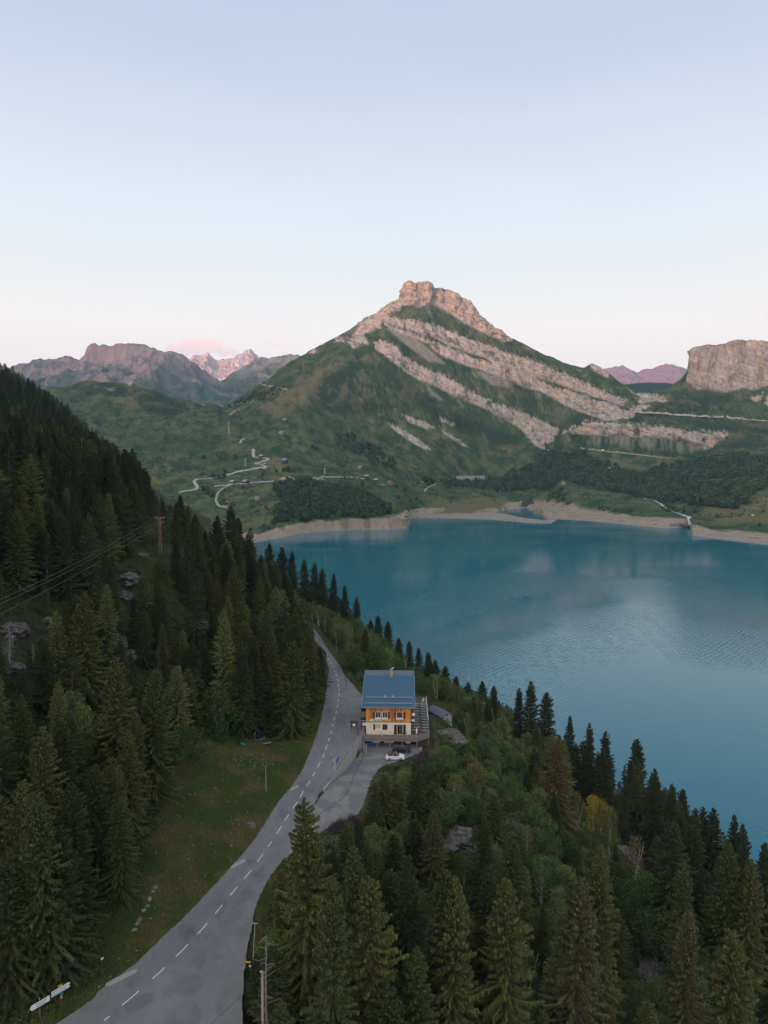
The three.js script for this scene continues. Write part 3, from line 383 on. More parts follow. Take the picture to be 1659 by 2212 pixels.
{ // faded bay lines on the forecourt and the drain seam down the ramp
  const strip = (name, host, pts, w, mat, fy) => { const pos = [], idx = []; pts.forEach(([x, D], i) => { const a = pts[Math.max(0, i - 1)], b = pts[Math.min(pts.length - 1, i + 1)], l = Math.hypot(b[0] - a[0], b[1] - a[1]) || 1, nx = (b[1] - a[1]) / l * w / 2, nD = -(b[0] - a[0]) / l * w / 2; for (const s of [-1, 1]) pos.push(x + nx * s, fy(D), -(D + nD * s)); if (i) { const k = i * 2; idx.push(k - 2, k - 1, k, k - 1, k + 1, k); } }); const g = new THREE.BufferGeometry(); g.setAttribute('position', new THREE.Float32BufferAttribute(pos, 3)); g.setIndex(idx); g.computeVertexNormals(); const m = mesh(name, g, mat, scene.getObjectByName(host)); m.userData.kind = 'structure'; };
  for (const [a, b, c, d] of [[759, 1517.7, 778, 1521], [757.5, 1525, 775.6, 1528], [756.5, 1532.8, 775.6, 1536], [765, 1540.7, 778, 1543.6]]) strip('bay_line', 'forecourt', [lv(a, b), lv((a + c) / 2, (b + d) / 2), lv(c, d)], .1, std(.40, .39, .38, .9), () => ROAD_Y + .022);
  const seam = []; for (const [x, y] of [[640, 1808], [668, 1779], [700, 1752], [722, 1738], [742, 1722], [756, 1700], [768, 1668], [778, 1648], [788, 1628], [796, 1616]]) seam.push(settle(x, y)); const fine = []; for (let i = 1; i < seam.length; i++) for (let k = 0; k < 8; k++) { const f = k / 8, x = lerp(seam[i - 1][0], seam[i][0], f), D = lerp(seam[i - 1][1], seam[i][1], f); fine.push([x + fbm2(x * 1.5, D * 1.5, 2) * .3, D]); } strip('crack', 'ramp', fine, .16, std(.07, .066, .06, .95), (D) => rampY(D) + .024);
}
{ // repairs in the surfacing: pale concrete at the edge, darker squares of new asphalt
  const patch = (px, py, l, w, turn, c, y) => { const [x, D] = lv(px, py), g = new THREE.BufferGeometry(), n = 14, pos = [0, 0, 0], idx = []; for (let i = 0; i < n; i++) { const a = i / n * Math.PI * 2, q = 1 / Math.max(Math.abs(Math.cos(a)), Math.abs(Math.sin(a))), k = 1 + .12 * noise2(px + i * 3.1, 2); const u = Math.cos(a) * q * l / 2 * k, v = Math.sin(a) * q * w / 2 * k; pos.push(u * Math.cos(turn) + v * Math.sin(turn), 0, -u * Math.sin(turn) + v * Math.cos(turn)); idx.push(0, i + 1, (i + 1) % n + 1); } g.setAttribute('position', new THREE.Float32BufferAttribute(pos, 3)); g.setIndex(idx); g.computeVertexNormals(); const m = mesh('repair_patch', g, std(...c, .92, { side: THREE.DoubleSide }), scene.getObjectByName('road')); m.position.set(x, ROAD_Y + y, -D); m.userData.kind = 'structure'; };
  patch(262, 2112, 4.2, 1.0, .75, [.36, .34, .30], .026); patch(514, 1866, 3.2, .9, .85, [.36, .34, .30], .026); patch(636, 1702, 2.6, .8, 1.0, [.34, .32, .29], .026); patch(300, 2165, 3.6, 2.2, .7, [.15, .146, .14], .026); patch(500, 1985, 5, 1.6, 1.1, [.17, .165, .16], .026); patch(655, 1760, 4, 1.3, 1.15, [.17, .165, .158], .026); patch(738, 1545, 3, 2.0, 1.5, [.17, .165, .158], .026);
}
// ---------------------------------------------------------------- trees
class Tris {                                                        // collects triangles with a colour each
  constructor() { this.p = []; this.c = []; }
  tri(a, b, c, k) { this.p.push(...a, ...b, ...c); for (let i = 0; i < 3; i++) this.c.push(...k); }
  quad(a, b, c, d, k) { this.tri(a, b, c, k); this.tri(a, c, d, k); }
  tube(a, b, ra, rb, n, k) {
    const d = [b[0] - a[0], b[1] - a[1], b[2] - a[2]], l = Math.hypot(...d) || 1, w = d.map((v) => v / l), h = Math.abs(w[1]) > .9 ? [1, 0, 0] : [0, 1, 0];
    const u = cross3(w, h), ul = Math.hypot(...u), U = u.map((v) => v / ul), V = cross3(w, U), ring = (c, r) => Array.from({ length: n }, (_, i) => { const t = i / n * Math.PI * 2; return [0, 1, 2].map((m) => c[m] + (U[m] * Math.cos(t) + V[m] * Math.sin(t)) * r); });
    const A = ring(a, ra), B = ring(b, rb); for (let i = 0; i < n; i++) { const j = (i + 1) % n; this.quad(A[i], A[j], B[j], B[i], k); }
  }
  build() { const g = new THREE.BufferGeometry(); g.setAttribute('position', new THREE.Float32BufferAttribute(this.p, 3)); g.setAttribute('color', new THREE.Float32BufferAttribute(this.c, 3)); g.computeVertexNormals(); return g; }
}
const cross3 = (a, b) => [a[1] * b[2] - a[2] * b[1], a[2] * b[0] - a[0] * b[2], a[0] * b[1] - a[1] * b[0]];
const vary = (R, s = .35) => { const k = 1 + (R() - .5) * 2 * s, w = 1 + (R() - .5) * .2; return [k * w, k, k * (2 - w)]; };
// a spruce one metre per metre, H tall: drooping whorls with hanging twigs
function spruce(seed, H, o = {}) {
  const R = rng(seed), crown = new Tris(), wood = new Tris(), rad = (o.rad ?? .2) * H, gap = o.gap ?? .46, twigs = o.twigs ?? 34, thin = o.thin ?? 0, bark = [1, 1, 1], lean = (R() - .5) * .02 * H;
  const axis = (y) => [lean * (y / H) ** 2, y, lean * .5 * (y / H) ** 2];
  const N = 7; for (let i = 0; i < N; i++) { const y0 = H * i / N, y1 = H * (i + 1) / N; wood.tube(axis(y0), axis(y1), .017 * H * (1 - i / N) ** .9 + .02, .017 * H * Math.max(0, 1 - (i + 1) / N) ** .9 + .015, 6, bark); }
  let lump = [R(), R(), R(), R()];
  for (let y = H * (o.bare ?? .07); y < H * .985; y += gap * (.7 + .6 * R()) * (1 - .45 * y / H)) {
    const t = y / H, prof = Math.pow(1 - t, .64) * (1 - .30 * Math.pow(Math.max(0, .22 - t) / .22, 2)), n = t > .9 ? 4 : o.dense ?? 7, off = R() * 6.283;
    for (let b = 0; b < n; b++) {
      if (R() < thin * (.5 + lump[b % 4])) continue;
      const az = off + b / n * 6.283 + (R() - .5) * .5, len = Math.max(.25, rad * prof * (.58 + .55 * R()) * (1 + .16 * Math.sin(az * 2 + y * .8 + seed)) * (.82 + .36 * (noise3(Math.cos(az) * .9 + seed * 3, y * .22, Math.sin(az) * .9) * .5 + .5))), c = Math.cos(az), s = Math.sin(az);
      const drop = lerp(.58, -.55, Math.pow(t, 1.35)) + (R() - .5) * .15, base = axis(Math.min(H, y + (R() - .5) * gap * .9)), at3 = (q) => [base[0] + c * len * q, base[1] - drop * len * q + len * .16 * q * q, base[2] + s * len * q];
      wood.tube(base, at3(.72), .022 + len * .008, .008, 3, bark);
      const k = vary(R, .35); let prev = at3(.12), pw = .05;
      for (let i = 1; i <= 3; i++) { const q = .12 + .88 * i / 3, p = at3(q), w = len * .05 * (i === 3 ? .15 : 1) + .04, sx = -s, sz = c; crown.quad([prev[0] + sx * pw, prev[1] - pw * .5, prev[2] + sz * pw], prev, p, [p[0] + sx * w, p[1] - w * .6, p[2] + sz * w], k); crown.quad(prev, [prev[0] - sx * pw, prev[1] - pw * .5, prev[2] - sz * pw], [p[0] - sx * w, p[1] - w * .6, p[2] - sz * w], p, k); prev = p; pw = w; }
      const nt = Math.round(twigs * (.45 + .55 * Math.min(1, len / 2.4)));
      for (let i = 0; i < nt; i++) {
        const q = .16 + .84 * Math.sqrt((i + R()) / nt), p = at3(q), side = i % 2 ? 1 : -1, tl = (.20 + .30 * R()) * (1 - .35 * q) * Math.min(1.25, .55 + len * .3) + .12, fw = .30 + .5 * R(), dn = .45 + .85 * R() - t * .6, wd = .045 + .05 * R();
        const dx = (-s * side * (1 - fw * .5) + c * fw) * tl, dz = (c * side * (1 - fw * .5) + s * fw) * tl, dy = -dn * tl, e = [p[0] + dx, p[1] + dy, p[2] + dz], m = [p[0] + dx * .5, p[1] + dy * .42, p[2] + dz * .5], px = -dz / tl * wd * 1.6, pz = dx / tl * wd * 1.6, v = vary(R, .55);
        crown.quad(p, [m[0] + px, m[1] - wd * .4, m[2] + pz], e, [m[0] - px, m[1] + wd * .4, m[2] - pz], v);
        if (R() < .55) { const f = [m[0] + px * .4, m[1] - tl * (.35 + .4 * R()), m[2] + pz * .4]; crown.tri([m[0] - px * .9, m[1], m[2] - pz * .9], [m[0] + px * .9, m[1], m[2] + pz * .9], f, v); }
      }
    }
  }
  const top = axis(H * .975); for (let i = 0; i < 6; i++) { const a = i * 1.05; crown.tri(axis(H), [top[0] + Math.cos(a) * .18, top[1], top[2] + Math.sin(a) * .18], [top[0] + Math.cos(a + .8) * .12, top[1] - .2, top[2] + Math.sin(a + .8) * .12], [1, 1, 1]); }
  return { crown: crown.build(), wood: wood.build(), H, rad };
}
// a broad-leaved tree: limbs that carry clumps of leaves
function broadleaf(seed, H, o = {}) {
  const R = rng(seed), crown = new Tris(), wood = new Tris(), w = o.width ?? .36, bark = [1, 1, 1], low = o.low ?? .25, clumps = o.clumps ?? 26, leaves = o.leaves ?? 120, size = o.size ?? .20, stems = o.stems ?? 1;
  for (let s = 0; s < stems; s++) { const lx = (R() - .5) * (stems > 1 ? .3 : .06) * H, lz = (R() - .5) * (stems > 1 ? .3 : .06) * H; let p = [lx * .15, 0, lz * .15]; for (let i = 1; i <= 5; i++) { const q = [lx * (i / 5) + (R() - .5) * .03 * H, H * .86 * i / 5, lz * (i / 5) + (R() - .5) * .03 * H]; wood.tube(p, q, H * .014 * (1.15 - (i - 1) / 5), H * .014 * (1.1 - i / 5), 6, bark); p = q; } }
  for (let i = 0; i < clumps; i++) {
    const t = Math.pow((i + .5) / clumps, .9), y = H * lerp(low, .93, t), prof = Math.sin(Math.PI * Math.pow(clamp((y / H - low * .6) / (1 - low * .6)), o.peak ?? .8)) * .9 + .12, a = i * 2.4 + R(), rr = H * w * prof * (.35 + .6 * R()), c = [Math.cos(a) * rr, y, Math.sin(a) * rr], cr = H * w * (.26 + .22 * R()) * (.7 + .5 * prof) * (o.clump ?? 1);
    wood.tube([c[0] * .05, y - rr * .5 - .1 * H * (1 - t), c[2] * .05], c, H * .0045 + .01, .01, 3, bark);
    const ck = vary(R, .16);
    for (let k = 0; k < leaves; k++) {
      const z = R() * 2 - 1, ph = R() * 6.283, q = Math.sqrt(1 - z * z), rad = cr * (.55 + .5 * Math.pow(R(), .6)), n = [q * Math.cos(ph), z * .8, q * Math.sin(ph)], p = [c[0] + n[0] * rad, c[1] + n[1] * rad, c[2] + n[2] * rad];
      const L = size * (.6 + .9 * R()), d = [R() - .5 + n[0] * .5, R() - .75, R() - .5 + n[2] * .5], dl = Math.hypot(...d) || 1, e = d.map((v) => v / dl * L), f = cross3(e, [R() - .5, R() - .2, R() - .5]), fl = Math.hypot(...f) || 1, g = f.map((v) => v / fl * L * .5), v = vary(R, .28).map((x, m) => x * ck[m]);
      crown.quad([p[0] - e[0], p[1] - e[1], p[2] - e[2]], [p[0] + g[0], p[1] + g[1], p[2] + g[2]], [p[0] + e[0], p[1] + e[1], p[2] + e[2]], [p[0] - g[0], p[1] - g[1], p[2] - g[2]], v);
    }
  }
  return { crown: crown.build(), wood: wood.build(), H, rad: H * w };
}
const SPRUCE = [spruce(1, 24, { rad: .205 }), spruce(2, 24, { rad: .215, gap: .5 }), spruce(3, 24, { rad: .19 }), spruce(4, 24, { rad: .225, thin: .22, gap: .44 }), spruce(5, 24, { rad: .205, bare: .12 }), spruce(6, 24, { rad: .24, gap: .46, twigs: 38 }), spruce(7, 24, { rad: .17, thin: .42, gap: .55 }), spruce(8, 24, { rad: .26, thin: .16, gap: .66, twigs: 40 }), spruce(9, 24, { rad: .21, bare: .26, thin: .34 })];
const SPRUCE_LOW = [spruce(21, 20, { rad: .20, gap: .7, twigs: 14, dense: 7 }), spruce(22, 20, { rad: .23, gap: .7, twigs: 14, dense: 7 })];
const ALDER = [broadleaf(41, 9, { width: .42, low: .12, clumps: 34, leaves: 120, size: .17, stems: 3, clump: .8 }), broadleaf(42, 9, { width: .38, low: .10, clumps: 34, leaves: 120, size: .17, stems: 2, clump: .85 }), broadleaf(43, 9, { width: .46, low: .15, clumps: 36, leaves: 110, size: .18, stems: 3, clump: .75 })];
const BIRCH = [broadleaf(51, 14, { width: .17, low: .28, clumps: 34, leaves: 85, size: .17, clump: 1.0 }), broadleaf(52, 14, { width: .20, low: .24, clumps: 34, leaves: 85, size: .17, clump: .95 }), broadleaf(53, 14, { width: .15, low: .32, clumps: 30, leaves: 80, size: .16, clump: 1.05, stems: 2 })];
const foliage = (r, g, b) => new THREE.MeshPhysicalMaterial({ color: rgb(r, g, b), vertexColors: true, roughness: .85, specularIntensity: .12 });
const NEEDLE = { dark: foliage(.046, .056, .022), olive: foliage(.088, .094, .028), green: foliage(.066, .082, .026), blue: foliage(.042, .062, .030), pale: foliage(.135, .155, .046), brown: foliage(.086, .084, .036) };
const LEAF = { dark: foliage(.058, .092, .030), green: foliage(.086, .136, .036), pale: foliage(.145, .185, .056), silver: foliage(.115, .150, .076), olive: foliage(.135, .140, .038), yellow: foliage(.33, .25, .035), gold: foliage(.20, .17, .045), rust: foliage(.16, .11, .05) };
const BARK = new THREE.MeshStandardMaterial({ color: rgb(.085, .068, .052), roughness: .95 }), GREYBARK = new THREE.MeshStandardMaterial({ color: rgb(.17, .15, .125), roughness: .95 }), WHITEBARK = new THREE.MeshStandardMaterial({ color: rgb(.55, .52, .46), roughness: .8 });
const PALETTE = { spruce: [NEEDLE, BARK], broadleaf: [LEAF, GREYBARK], birch: [LEAF, WHITEBARK] };
function plantTree(kind, model, tone, x, y, z, height, spread, turn, label, group) {
  const name = kind === 'spruce' ? 'spruce_tree' : kind === 'birch' ? 'birch_tree' : 'broadleaf_tree', g = thing(name, label, 'tree', [x, y, z], turn, group), s = height / model.H;
  g.scale.set(s * spread, s, s * spread); g.rotation.x = Math.sin(x * 12.9 + z) * .028; g.rotation.z = Math.cos(x * 7.3 - z) * .028;
  mesh('crown', model.crown, PALETTE[kind][0][tone], g); mesh('trunk', model.wood, PALETTE[kind][1], g); return g;
}
// parts of the view that stay open: road, yard, inn, meadow, lake and sky, outlined by bearing
const OPEN = [
  [[700, 1398], [722, 1405], [742, 1440], [760, 1470], [785, 1478], [783, 1446], [897, 1446], [902, 1500], [935, 1508], [965, 1530], [950, 1552], [932, 1560], [930, 1605], [893, 1620], [895, 1650], [850, 1662], [815, 1680], [800, 1715], [790, 1752], [745, 1778], [700, 1800], [640, 1845], [610, 1875], [585, 1915], [560, 1980], [545, 2040], [530, 2120], [522, 2300], [60, 2300], [66, 2160], [110, 2112], [165, 2100], [235, 2050], [300, 1920], [345, 1790], [400, 1680], [470, 1600], [535, 1612], [575, 1600], [640, 1594], [682, 1560], [700, 1500], [712, 1440]],
  [[540, 1170], [600, 1192], [650, 1232], [720, 1276], [800, 1356], [880, 1416], [960, 1462], [1060, 1502], [1200, 1580], [1400, 1648], [1540, 1692], [1659, 1752], [1800, 1830], [1900, 900], [540, 900]],
  [[-300, 872], [0, 888], [60, 895], [140, 905], [260, 945], [310, 985], [360, 1030], [400, 1070], [428, 1120], [450, 1150], [480, 1130], [505, 1110], [525, 1130], [545, 1170], [560, 700], [-300, 700]],
  [[322, 1108], [368, 1108], [372, 1200], [320, 1200]], [[0, 1335], [80, 1312], [108, 1345], [60, 1400], [0, 1425]], [[250, 1205], [300, 1200], [300, 1270], [255, 1270]], [[400, 1325], [450, 1325], [445, 1375], [400, 1375]], [[532, 1560], [580, 1560], [585, 1620], [500, 1622]], [[955, 1785], [1008, 1800], [1012, 1838], [962, 1832]], [[1352, 1990], [1440, 2000], [1448, 2105], [1368, 2112]], [[1338, 1822], [1400, 1832], [1400, 1868], [1340, 1868]], [[1218, 1705], [1330, 1708], [1330, 1790], [1240, 1790]], [[1540, 2120], [1630, 2150], [1640, 2200], [1570, 2190]], [[940, 1555], [985, 1570], [985, 1610], [950, 1600]],
].map(boxed);
const RIDGE_OPEN = boxed([[-300, 740], [0, 776], [50, 795], [100, 820], [150, 850], [200, 888], [240, 922], [275, 955], [300, 990], [500, 1000], [500, 600], [-300, 600]]);
const clearings = [[[0, 1365], [60, 1320], [150, 1318], [250, 1350], [280, 1290], [250, 1220], [300, 1180], [420, 1190], [420, 1260], [390, 1300], [450, 1340], [430, 1440], [300, 1470], [200, 1430], [120, 1460], [40, 1440]], [[330, 1200], [420, 1160], [440, 1190], [350, 1215]], [[60, 1500], [160, 1480], [200, 1520], [100, 1540]]].map(boxed);
const rightGlades = [[[930, 1780], [1010, 1800], [1030, 1850], [960, 1850]], [[1270, 1820], [1400, 1800], [1430, 1870], [1300, 1880]], [[1340, 1990], [1440, 1980], [1480, 2100], [1380, 2120], [1340, 2160], [1320, 2060]], [[1500, 2120], [1640, 2150], [1659, 2230], [1560, 2230]], [[960, 1640], [1010, 1640], [1010, 1720], [960, 1720]]].map(boxed);
const planted = [];                                               // every tree: {kind, x, D, y, h, r, tone, model, spread, turn, label?}
const hash = []; const key = (x, D) => Math.floor(x / 8) + ',' + Math.floor(D / 8), cells = new Map();
function crowded(x, D, gap) { const i = Math.floor(x / 8), j = Math.floor(D / 8); for (let a = -1; a <= 1; a++) for (let b = -1; b <= 1; b++) for (const t of cells.get((i + a) + ',' + (j + b)) ?? []) if (Math.hypot(t.x - x, t.D - D) < (gap + t.gap) / 2) return true; return false; }
function add(t) { planted.push(t); const k = key(t.x, t.D); if (!cells.has(k)) cells.set(k, []); cells.get(k).push(t); }
const clear = (x, y, D, h, r, far) => { for (const [f, s] of [[1, 0], [.8, .3], [.55, .55], [.3, .8], [.08, .6]]) for (const q of s ? [-s, s] : [0]) { const [px, py] = bearing(x + q * r, y + h * f, D); if (far ? inPoly(px, py, RIDGE_OPEN.p) : OPEN.some((b) => inPoly(px, py, b.p))) return false; } return true; };
// trees that stand out in the photograph: [top px, top py, depth, kind, tone, model, spread, label]
const HERO = [
  [661, 1733, 93, 'spruce', 'olive', 3, 1.05, 'big olive spruce beside the lower road, its top over the asphalt'],
  [744, 1778, 112, 'spruce', 'green', 2, 1.0, 'green spruce in front of the gravel ramp, near the purple weeds'],
  [786, 1812, 104, 'spruce', 'dark', 4, .95], [778, 1838, 88, 'spruce', 'green', 0, .9], [808, 1880, 78, 'spruce', 'olive', 5, .95, 'broad olive spruce at the bottom centre of the picture'],
  [858, 1690, 146, 'spruce', 'olive', 1, 1.1, 'olive spruce below the parked cars, leaning over the ramp edge'], [830, 1672, 152, 'spruce', 'olive', 5, 1.0, 'bushy olive spruce at the gravel edge under the white car'], [895, 1770, 130, 'spruce', 'dark', 5, 1.05], [853, 1800, 118, 'spruce', 'dark', 0, 1.0], [712, 1905, 78, 'spruce', 'green', 2, .85, 'slim bright green spruce right of the dead trunk'],
  [965, 1878, 90, 'spruce', 'dark', 1, 1.0], [975, 1900, 82, 'spruce', 'olive', 4, .9, 'tall olive spruce left of the bare-branched one at the bottom'], [1051, 1868, 100, 'spruce', 'dark', 2, .85], [1096, 1888, 86, 'spruce', 'olive', 3, 1.0, 'spruce with pale bare twigs in its crown, bottom middle right'], [1105, 1795, 120, 'spruce', 'green', 1, 1.0],
  [1287, 1834, 96, 'spruce', 'olive', 0, .95, 'tall slender spruce leading the pair at the bottom right'], [1248, 1905, 88, 'spruce', 'brown', 3, 1.0, 'thin greyish spruce with see-through crown beside its taller neighbour'], [1044, 1770, 124, 'spruce', 'dark', 2, .9],
  [1597, 1845, 104, 'spruce', 'olive', 5, 1.05, 'stout light olive spruce near the right picture edge'], [1478, 1860, 108, 'spruce', 'green', 1, .85], [1490, 1955, 96, 'spruce', 'brown', 3, .8, 'half-bare spruce with a long naked lower trunk on the rocky slope'],
  [1448, 1775, 142, 'spruce', 'dark', 5, 1.1], [1500, 1765, 150, 'spruce', 'dark', 1, 1], [1570, 1745, 142, 'spruce', 'green', 0, 1.0], [1620, 1750, 138, 'spruce', 'olive', 4, 1.0], [1654, 1742, 150, 'spruce', 'dark', 2, .9],
  [1205, 1595, 185, 'spruce', 'gold', 5, 1.15, 'lone rusty brown-green spruce standing above the shrubs right of the inn'],
  [1147, 1472, 262, 'spruce', 'dark', 1, 1.05, 'tallest of the dark spruces against the lake'], [1178, 1492, 255, 'spruce', 'dark', 5, 1.0], [1120, 1485, 268, 'spruce', 'dark', 2, .9], [1042, 1470, 290, 'spruce', 'dark', 2, .9], [1012, 1472, 285, 'spruce', 'dark', 3, .9], [1066, 1480, 282, 'spruce', 'dark', 0, .9], [1232, 1546, 240, 'spruce', 'blue', 2, .8, 'thin spruce alone against the water above the birches'],
  [1275, 1560, 235, 'spruce', 'dark', 2, .8], [1310, 1580, 225, 'spruce', 'dark', 4, .9], [1375, 1592, 220, 'spruce', 'dark', 5, 1.0], [1410, 1605, 215, 'spruce', 'dark', 0, .9], [1455, 1618, 210, 'spruce', 'blue', 2, .8], [1520, 1660, 200, 'spruce', 'dark', 3, .9], [1545, 1672, 198, 'spruce', 'dark', 4, 1], [1590, 1680, 190, 'spruce', 'dark', 2, .8, 'spruce at the shore with open whorls against the lake, far right'], [1615, 1705, 185, 'spruce', 'dark', 0, .8],
  [818, 1328, 330, 'spruce', 'dark', 1, 1.0], [800, 1338, 335, 'spruce', 'dark', 2, .9], [838, 1342, 325, 'spruce', 'dark', 0, 1], [862, 1378, 305, 'spruce', 'dark', 5, .9], [884, 1384, 300, 'spruce', 'dark', 1, .9], [905, 1398, 298, 'spruce', 'dark', 2, .9], [926, 1408, 292, 'spruce', 'dark', 4, 1], [940, 1425, 290, 'spruce', 'dark', 0, 1], [962, 1438, 288, 'spruce', 'dark', 5, 1], [985, 1460, 286, 'spruce', 'dark', 2, .9],
  [695, 1228, 420, 'spruce', 'dark', 0, 1], [658, 1208, 440, 'spruce', 'dark', 1, 1], [680, 1215, 430, 'spruce', 'dark', 4, 1], [630, 1190, 450, 'spruce', 'dark', 2, 1], [610, 1180, 470, 'spruce', 'dark', 5, 1], [720, 1238, 410, 'spruce', 'dark', 2, .9], [745, 1262, 395, 'spruce', 'dark', 4, .9], [770, 1290, 370, 'spruce', 'dark', 0, .9], [580, 1172, 400, 'spruce', 'dark', 5, 1],
  [497, 1092, 350, 'spruce', 'dark', 1, 1.1, 'tall dark spruce rising above the others against the meadow'], [470, 1112, 345, 'spruce', 'dark', 5, 1], [515, 1118, 340, 'spruce', 'dark', 0, 1], [540, 1140, 340, 'spruce', 'green', 2, 1],
  [180, 1278, 150, 'spruce', 'olive', 3, 1.15, 'drooping yellow-green spruce in front of the rocky ledge'], [118, 1318, 150, 'spruce', 'pale', 2, .9, 'light green young tree beside the drooping spruce on the ledge'],
  [628, 1382, 172, 'spruce', 'green', 5, 1.1, 'large full spruce at the road edge behind the trampoline'], [665, 1350, 190, 'spruce', 'olive', 1, 1], [690, 1398, 188, 'spruce', 'dark', 5, .9, 'spruce overhanging the road at the bend'], [640, 1310, 215, 'spruce', 'green', 0, 1], [573, 1310, 200, 'spruce', 'green', 1, 1], [545, 1372, 178, 'spruce', 'dark', 2, 1], [520, 1385, 172, 'spruce', 'dark', 4, 1],
  [482, 1318, 175, 'spruce', 'pale', 1, .95, 'pale silvery tree standing tall among dark spruces left of the road'], [250, 1420, 128, 'spruce', 'olive', 1, 1.1, 'olive spruce with hanging boughs in the middle of the left slope'], [325, 1445, 130, 'spruce', 'green', 3, 1.05, 'soft green spruce left of the round shrub'],
  [468, 1488, 158, 'broadleaf', 'dark', 0, 1.15, 'round leafy tree at the top of the meadow left of the trampoline'], [400, 1570, 140, 'broadleaf', 'dark', 2, 1.3, 'broad dark leafy shrub tree at the forest edge above the meadow'],
  [178, 1518, 110, 'broadleaf', 'pale', 1, .85, 'airy pale green leafy tree among the spruces, left'], [150, 1490, 120, 'broadleaf', 'silver', 2, .8, 'greyish willow behind the pale leafy tree, left'],
  [82, 1575, 105, 'spruce', 'olive', 1, 1.05], [40, 1690, 95, 'spruce', 'olive', 3, 1], [95, 1705, 92, 'spruce', 'green', 0, 1], [150, 1690, 98, 'spruce', 'dark', 4, 1], [255, 1722, 100, 'spruce', 'green', 4, .95, 'lowest green spruce at the edge of the meadow slope'], [58, 1852, 88, 'spruce', 'green', 2, .9, 'spruce directly behind the road signs, lower left'], [15, 1845, 82, 'spruce', 'dark', 1, 1], [205, 1650, 108, 'spruce', 'dark', 2, 1], [270, 1580, 118, 'spruce', 'olive', 0, .95],
  [0, 1720, 96, 'spruce', 'green', 4, 1], [120, 1790, 88, 'spruce', 'dark', 5, 1],
  // birches and shrubs right of the inn
  [1282, 1712, 190, 'birch', 'yellow', 0, 1, 'birch with bright yellow leaves on the slope to the lake'], [1300, 1722, 187, 'birch', 'gold', 1, 1, 'pale golden birch with twin white trunks beside the yellow one'], [1246, 1708, 192, 'birch', 'olive', 2, 1, 'olive birch with leaning white stems left of the yellow birch'], [1225, 1702, 194, 'birch', 'olive', 0, 1], [1318, 1738, 184, 'birch', 'olive', 1, .9], [1372, 1800, 160, 'birch', 'rust', 2, 1, 'small rusty birch alone on the stony glade'], [1168, 1655, 196, 'birch', 'rust', 1, 1, 'rust-tinged small tree below the lone spruce'],
  [958, 1612, 178, 'broadleaf', 'green', 0, 1.3, 'big round green shrub just right of the parked cars'], [945, 1655, 170, 'broadleaf', 'dark', 2, 1.35], [1000, 1590, 196, 'broadleaf', 'green', 1, 1.2], [1050, 1560, 215, 'broadleaf', 'green', 2, 1.2], [1090, 1600, 200, 'broadleaf', 'green', 0, 1.2], [1150, 1612, 196, 'broadleaf', 'olive', 1, 1.2], [1085, 1550, 225, 'broadleaf', 'pale', 1, 1],
  [1400, 1885, 128, 'broadleaf', 'green', 1, 1.1, 'leafy green tree at the foot of the stony glade'], [1440, 1930, 118, 'broadleaf', 'green', 2, 1.2], [1500, 1905, 128, 'broadleaf', 'green', 0, 1.2], [1560, 1960, 112, 'broadleaf', 'silver', 1, 1.1], [1400, 1965, 112, 'broadleaf', 'dark', 0, 1.1], [1340, 1900, 120, 'broadleaf', 'dark', 2, 1.1], [1640, 1925, 112, 'broadleaf', 'silver', 2, 1.1], [1570, 2080, 92, 'broadleaf', 'silver', 0, 1.1], [1500, 2090, 92, 'broadleaf', 'dark', 1, 1.1],
  [760, 1390, 240, 'broadleaf', 'green', 0, 1.2], [790, 1378, 255, 'broadleaf', 'green', 1, 1.2], [822, 1395, 245, 'broadleaf', 'green', 2, 1.2], [735, 1345, 275, 'broadleaf', 'pale', 1, 1.1], [770, 1335, 285, 'broadleaf', 'green', 0, 1.1], [850, 1420, 232, 'broadleaf', 'dark', 1, 1.2], [880, 1430, 236, 'broadleaf', 'dark', 2, 1.2], [715, 1320, 300, 'broadleaf', 'green', 2, 1],
];
const MODELS = { spruce: SPRUCE, broadleaf: ALDER, birch: BIRCH }; LEAF.dark; NEEDLE.gold = foliage(.115, .095, .034);
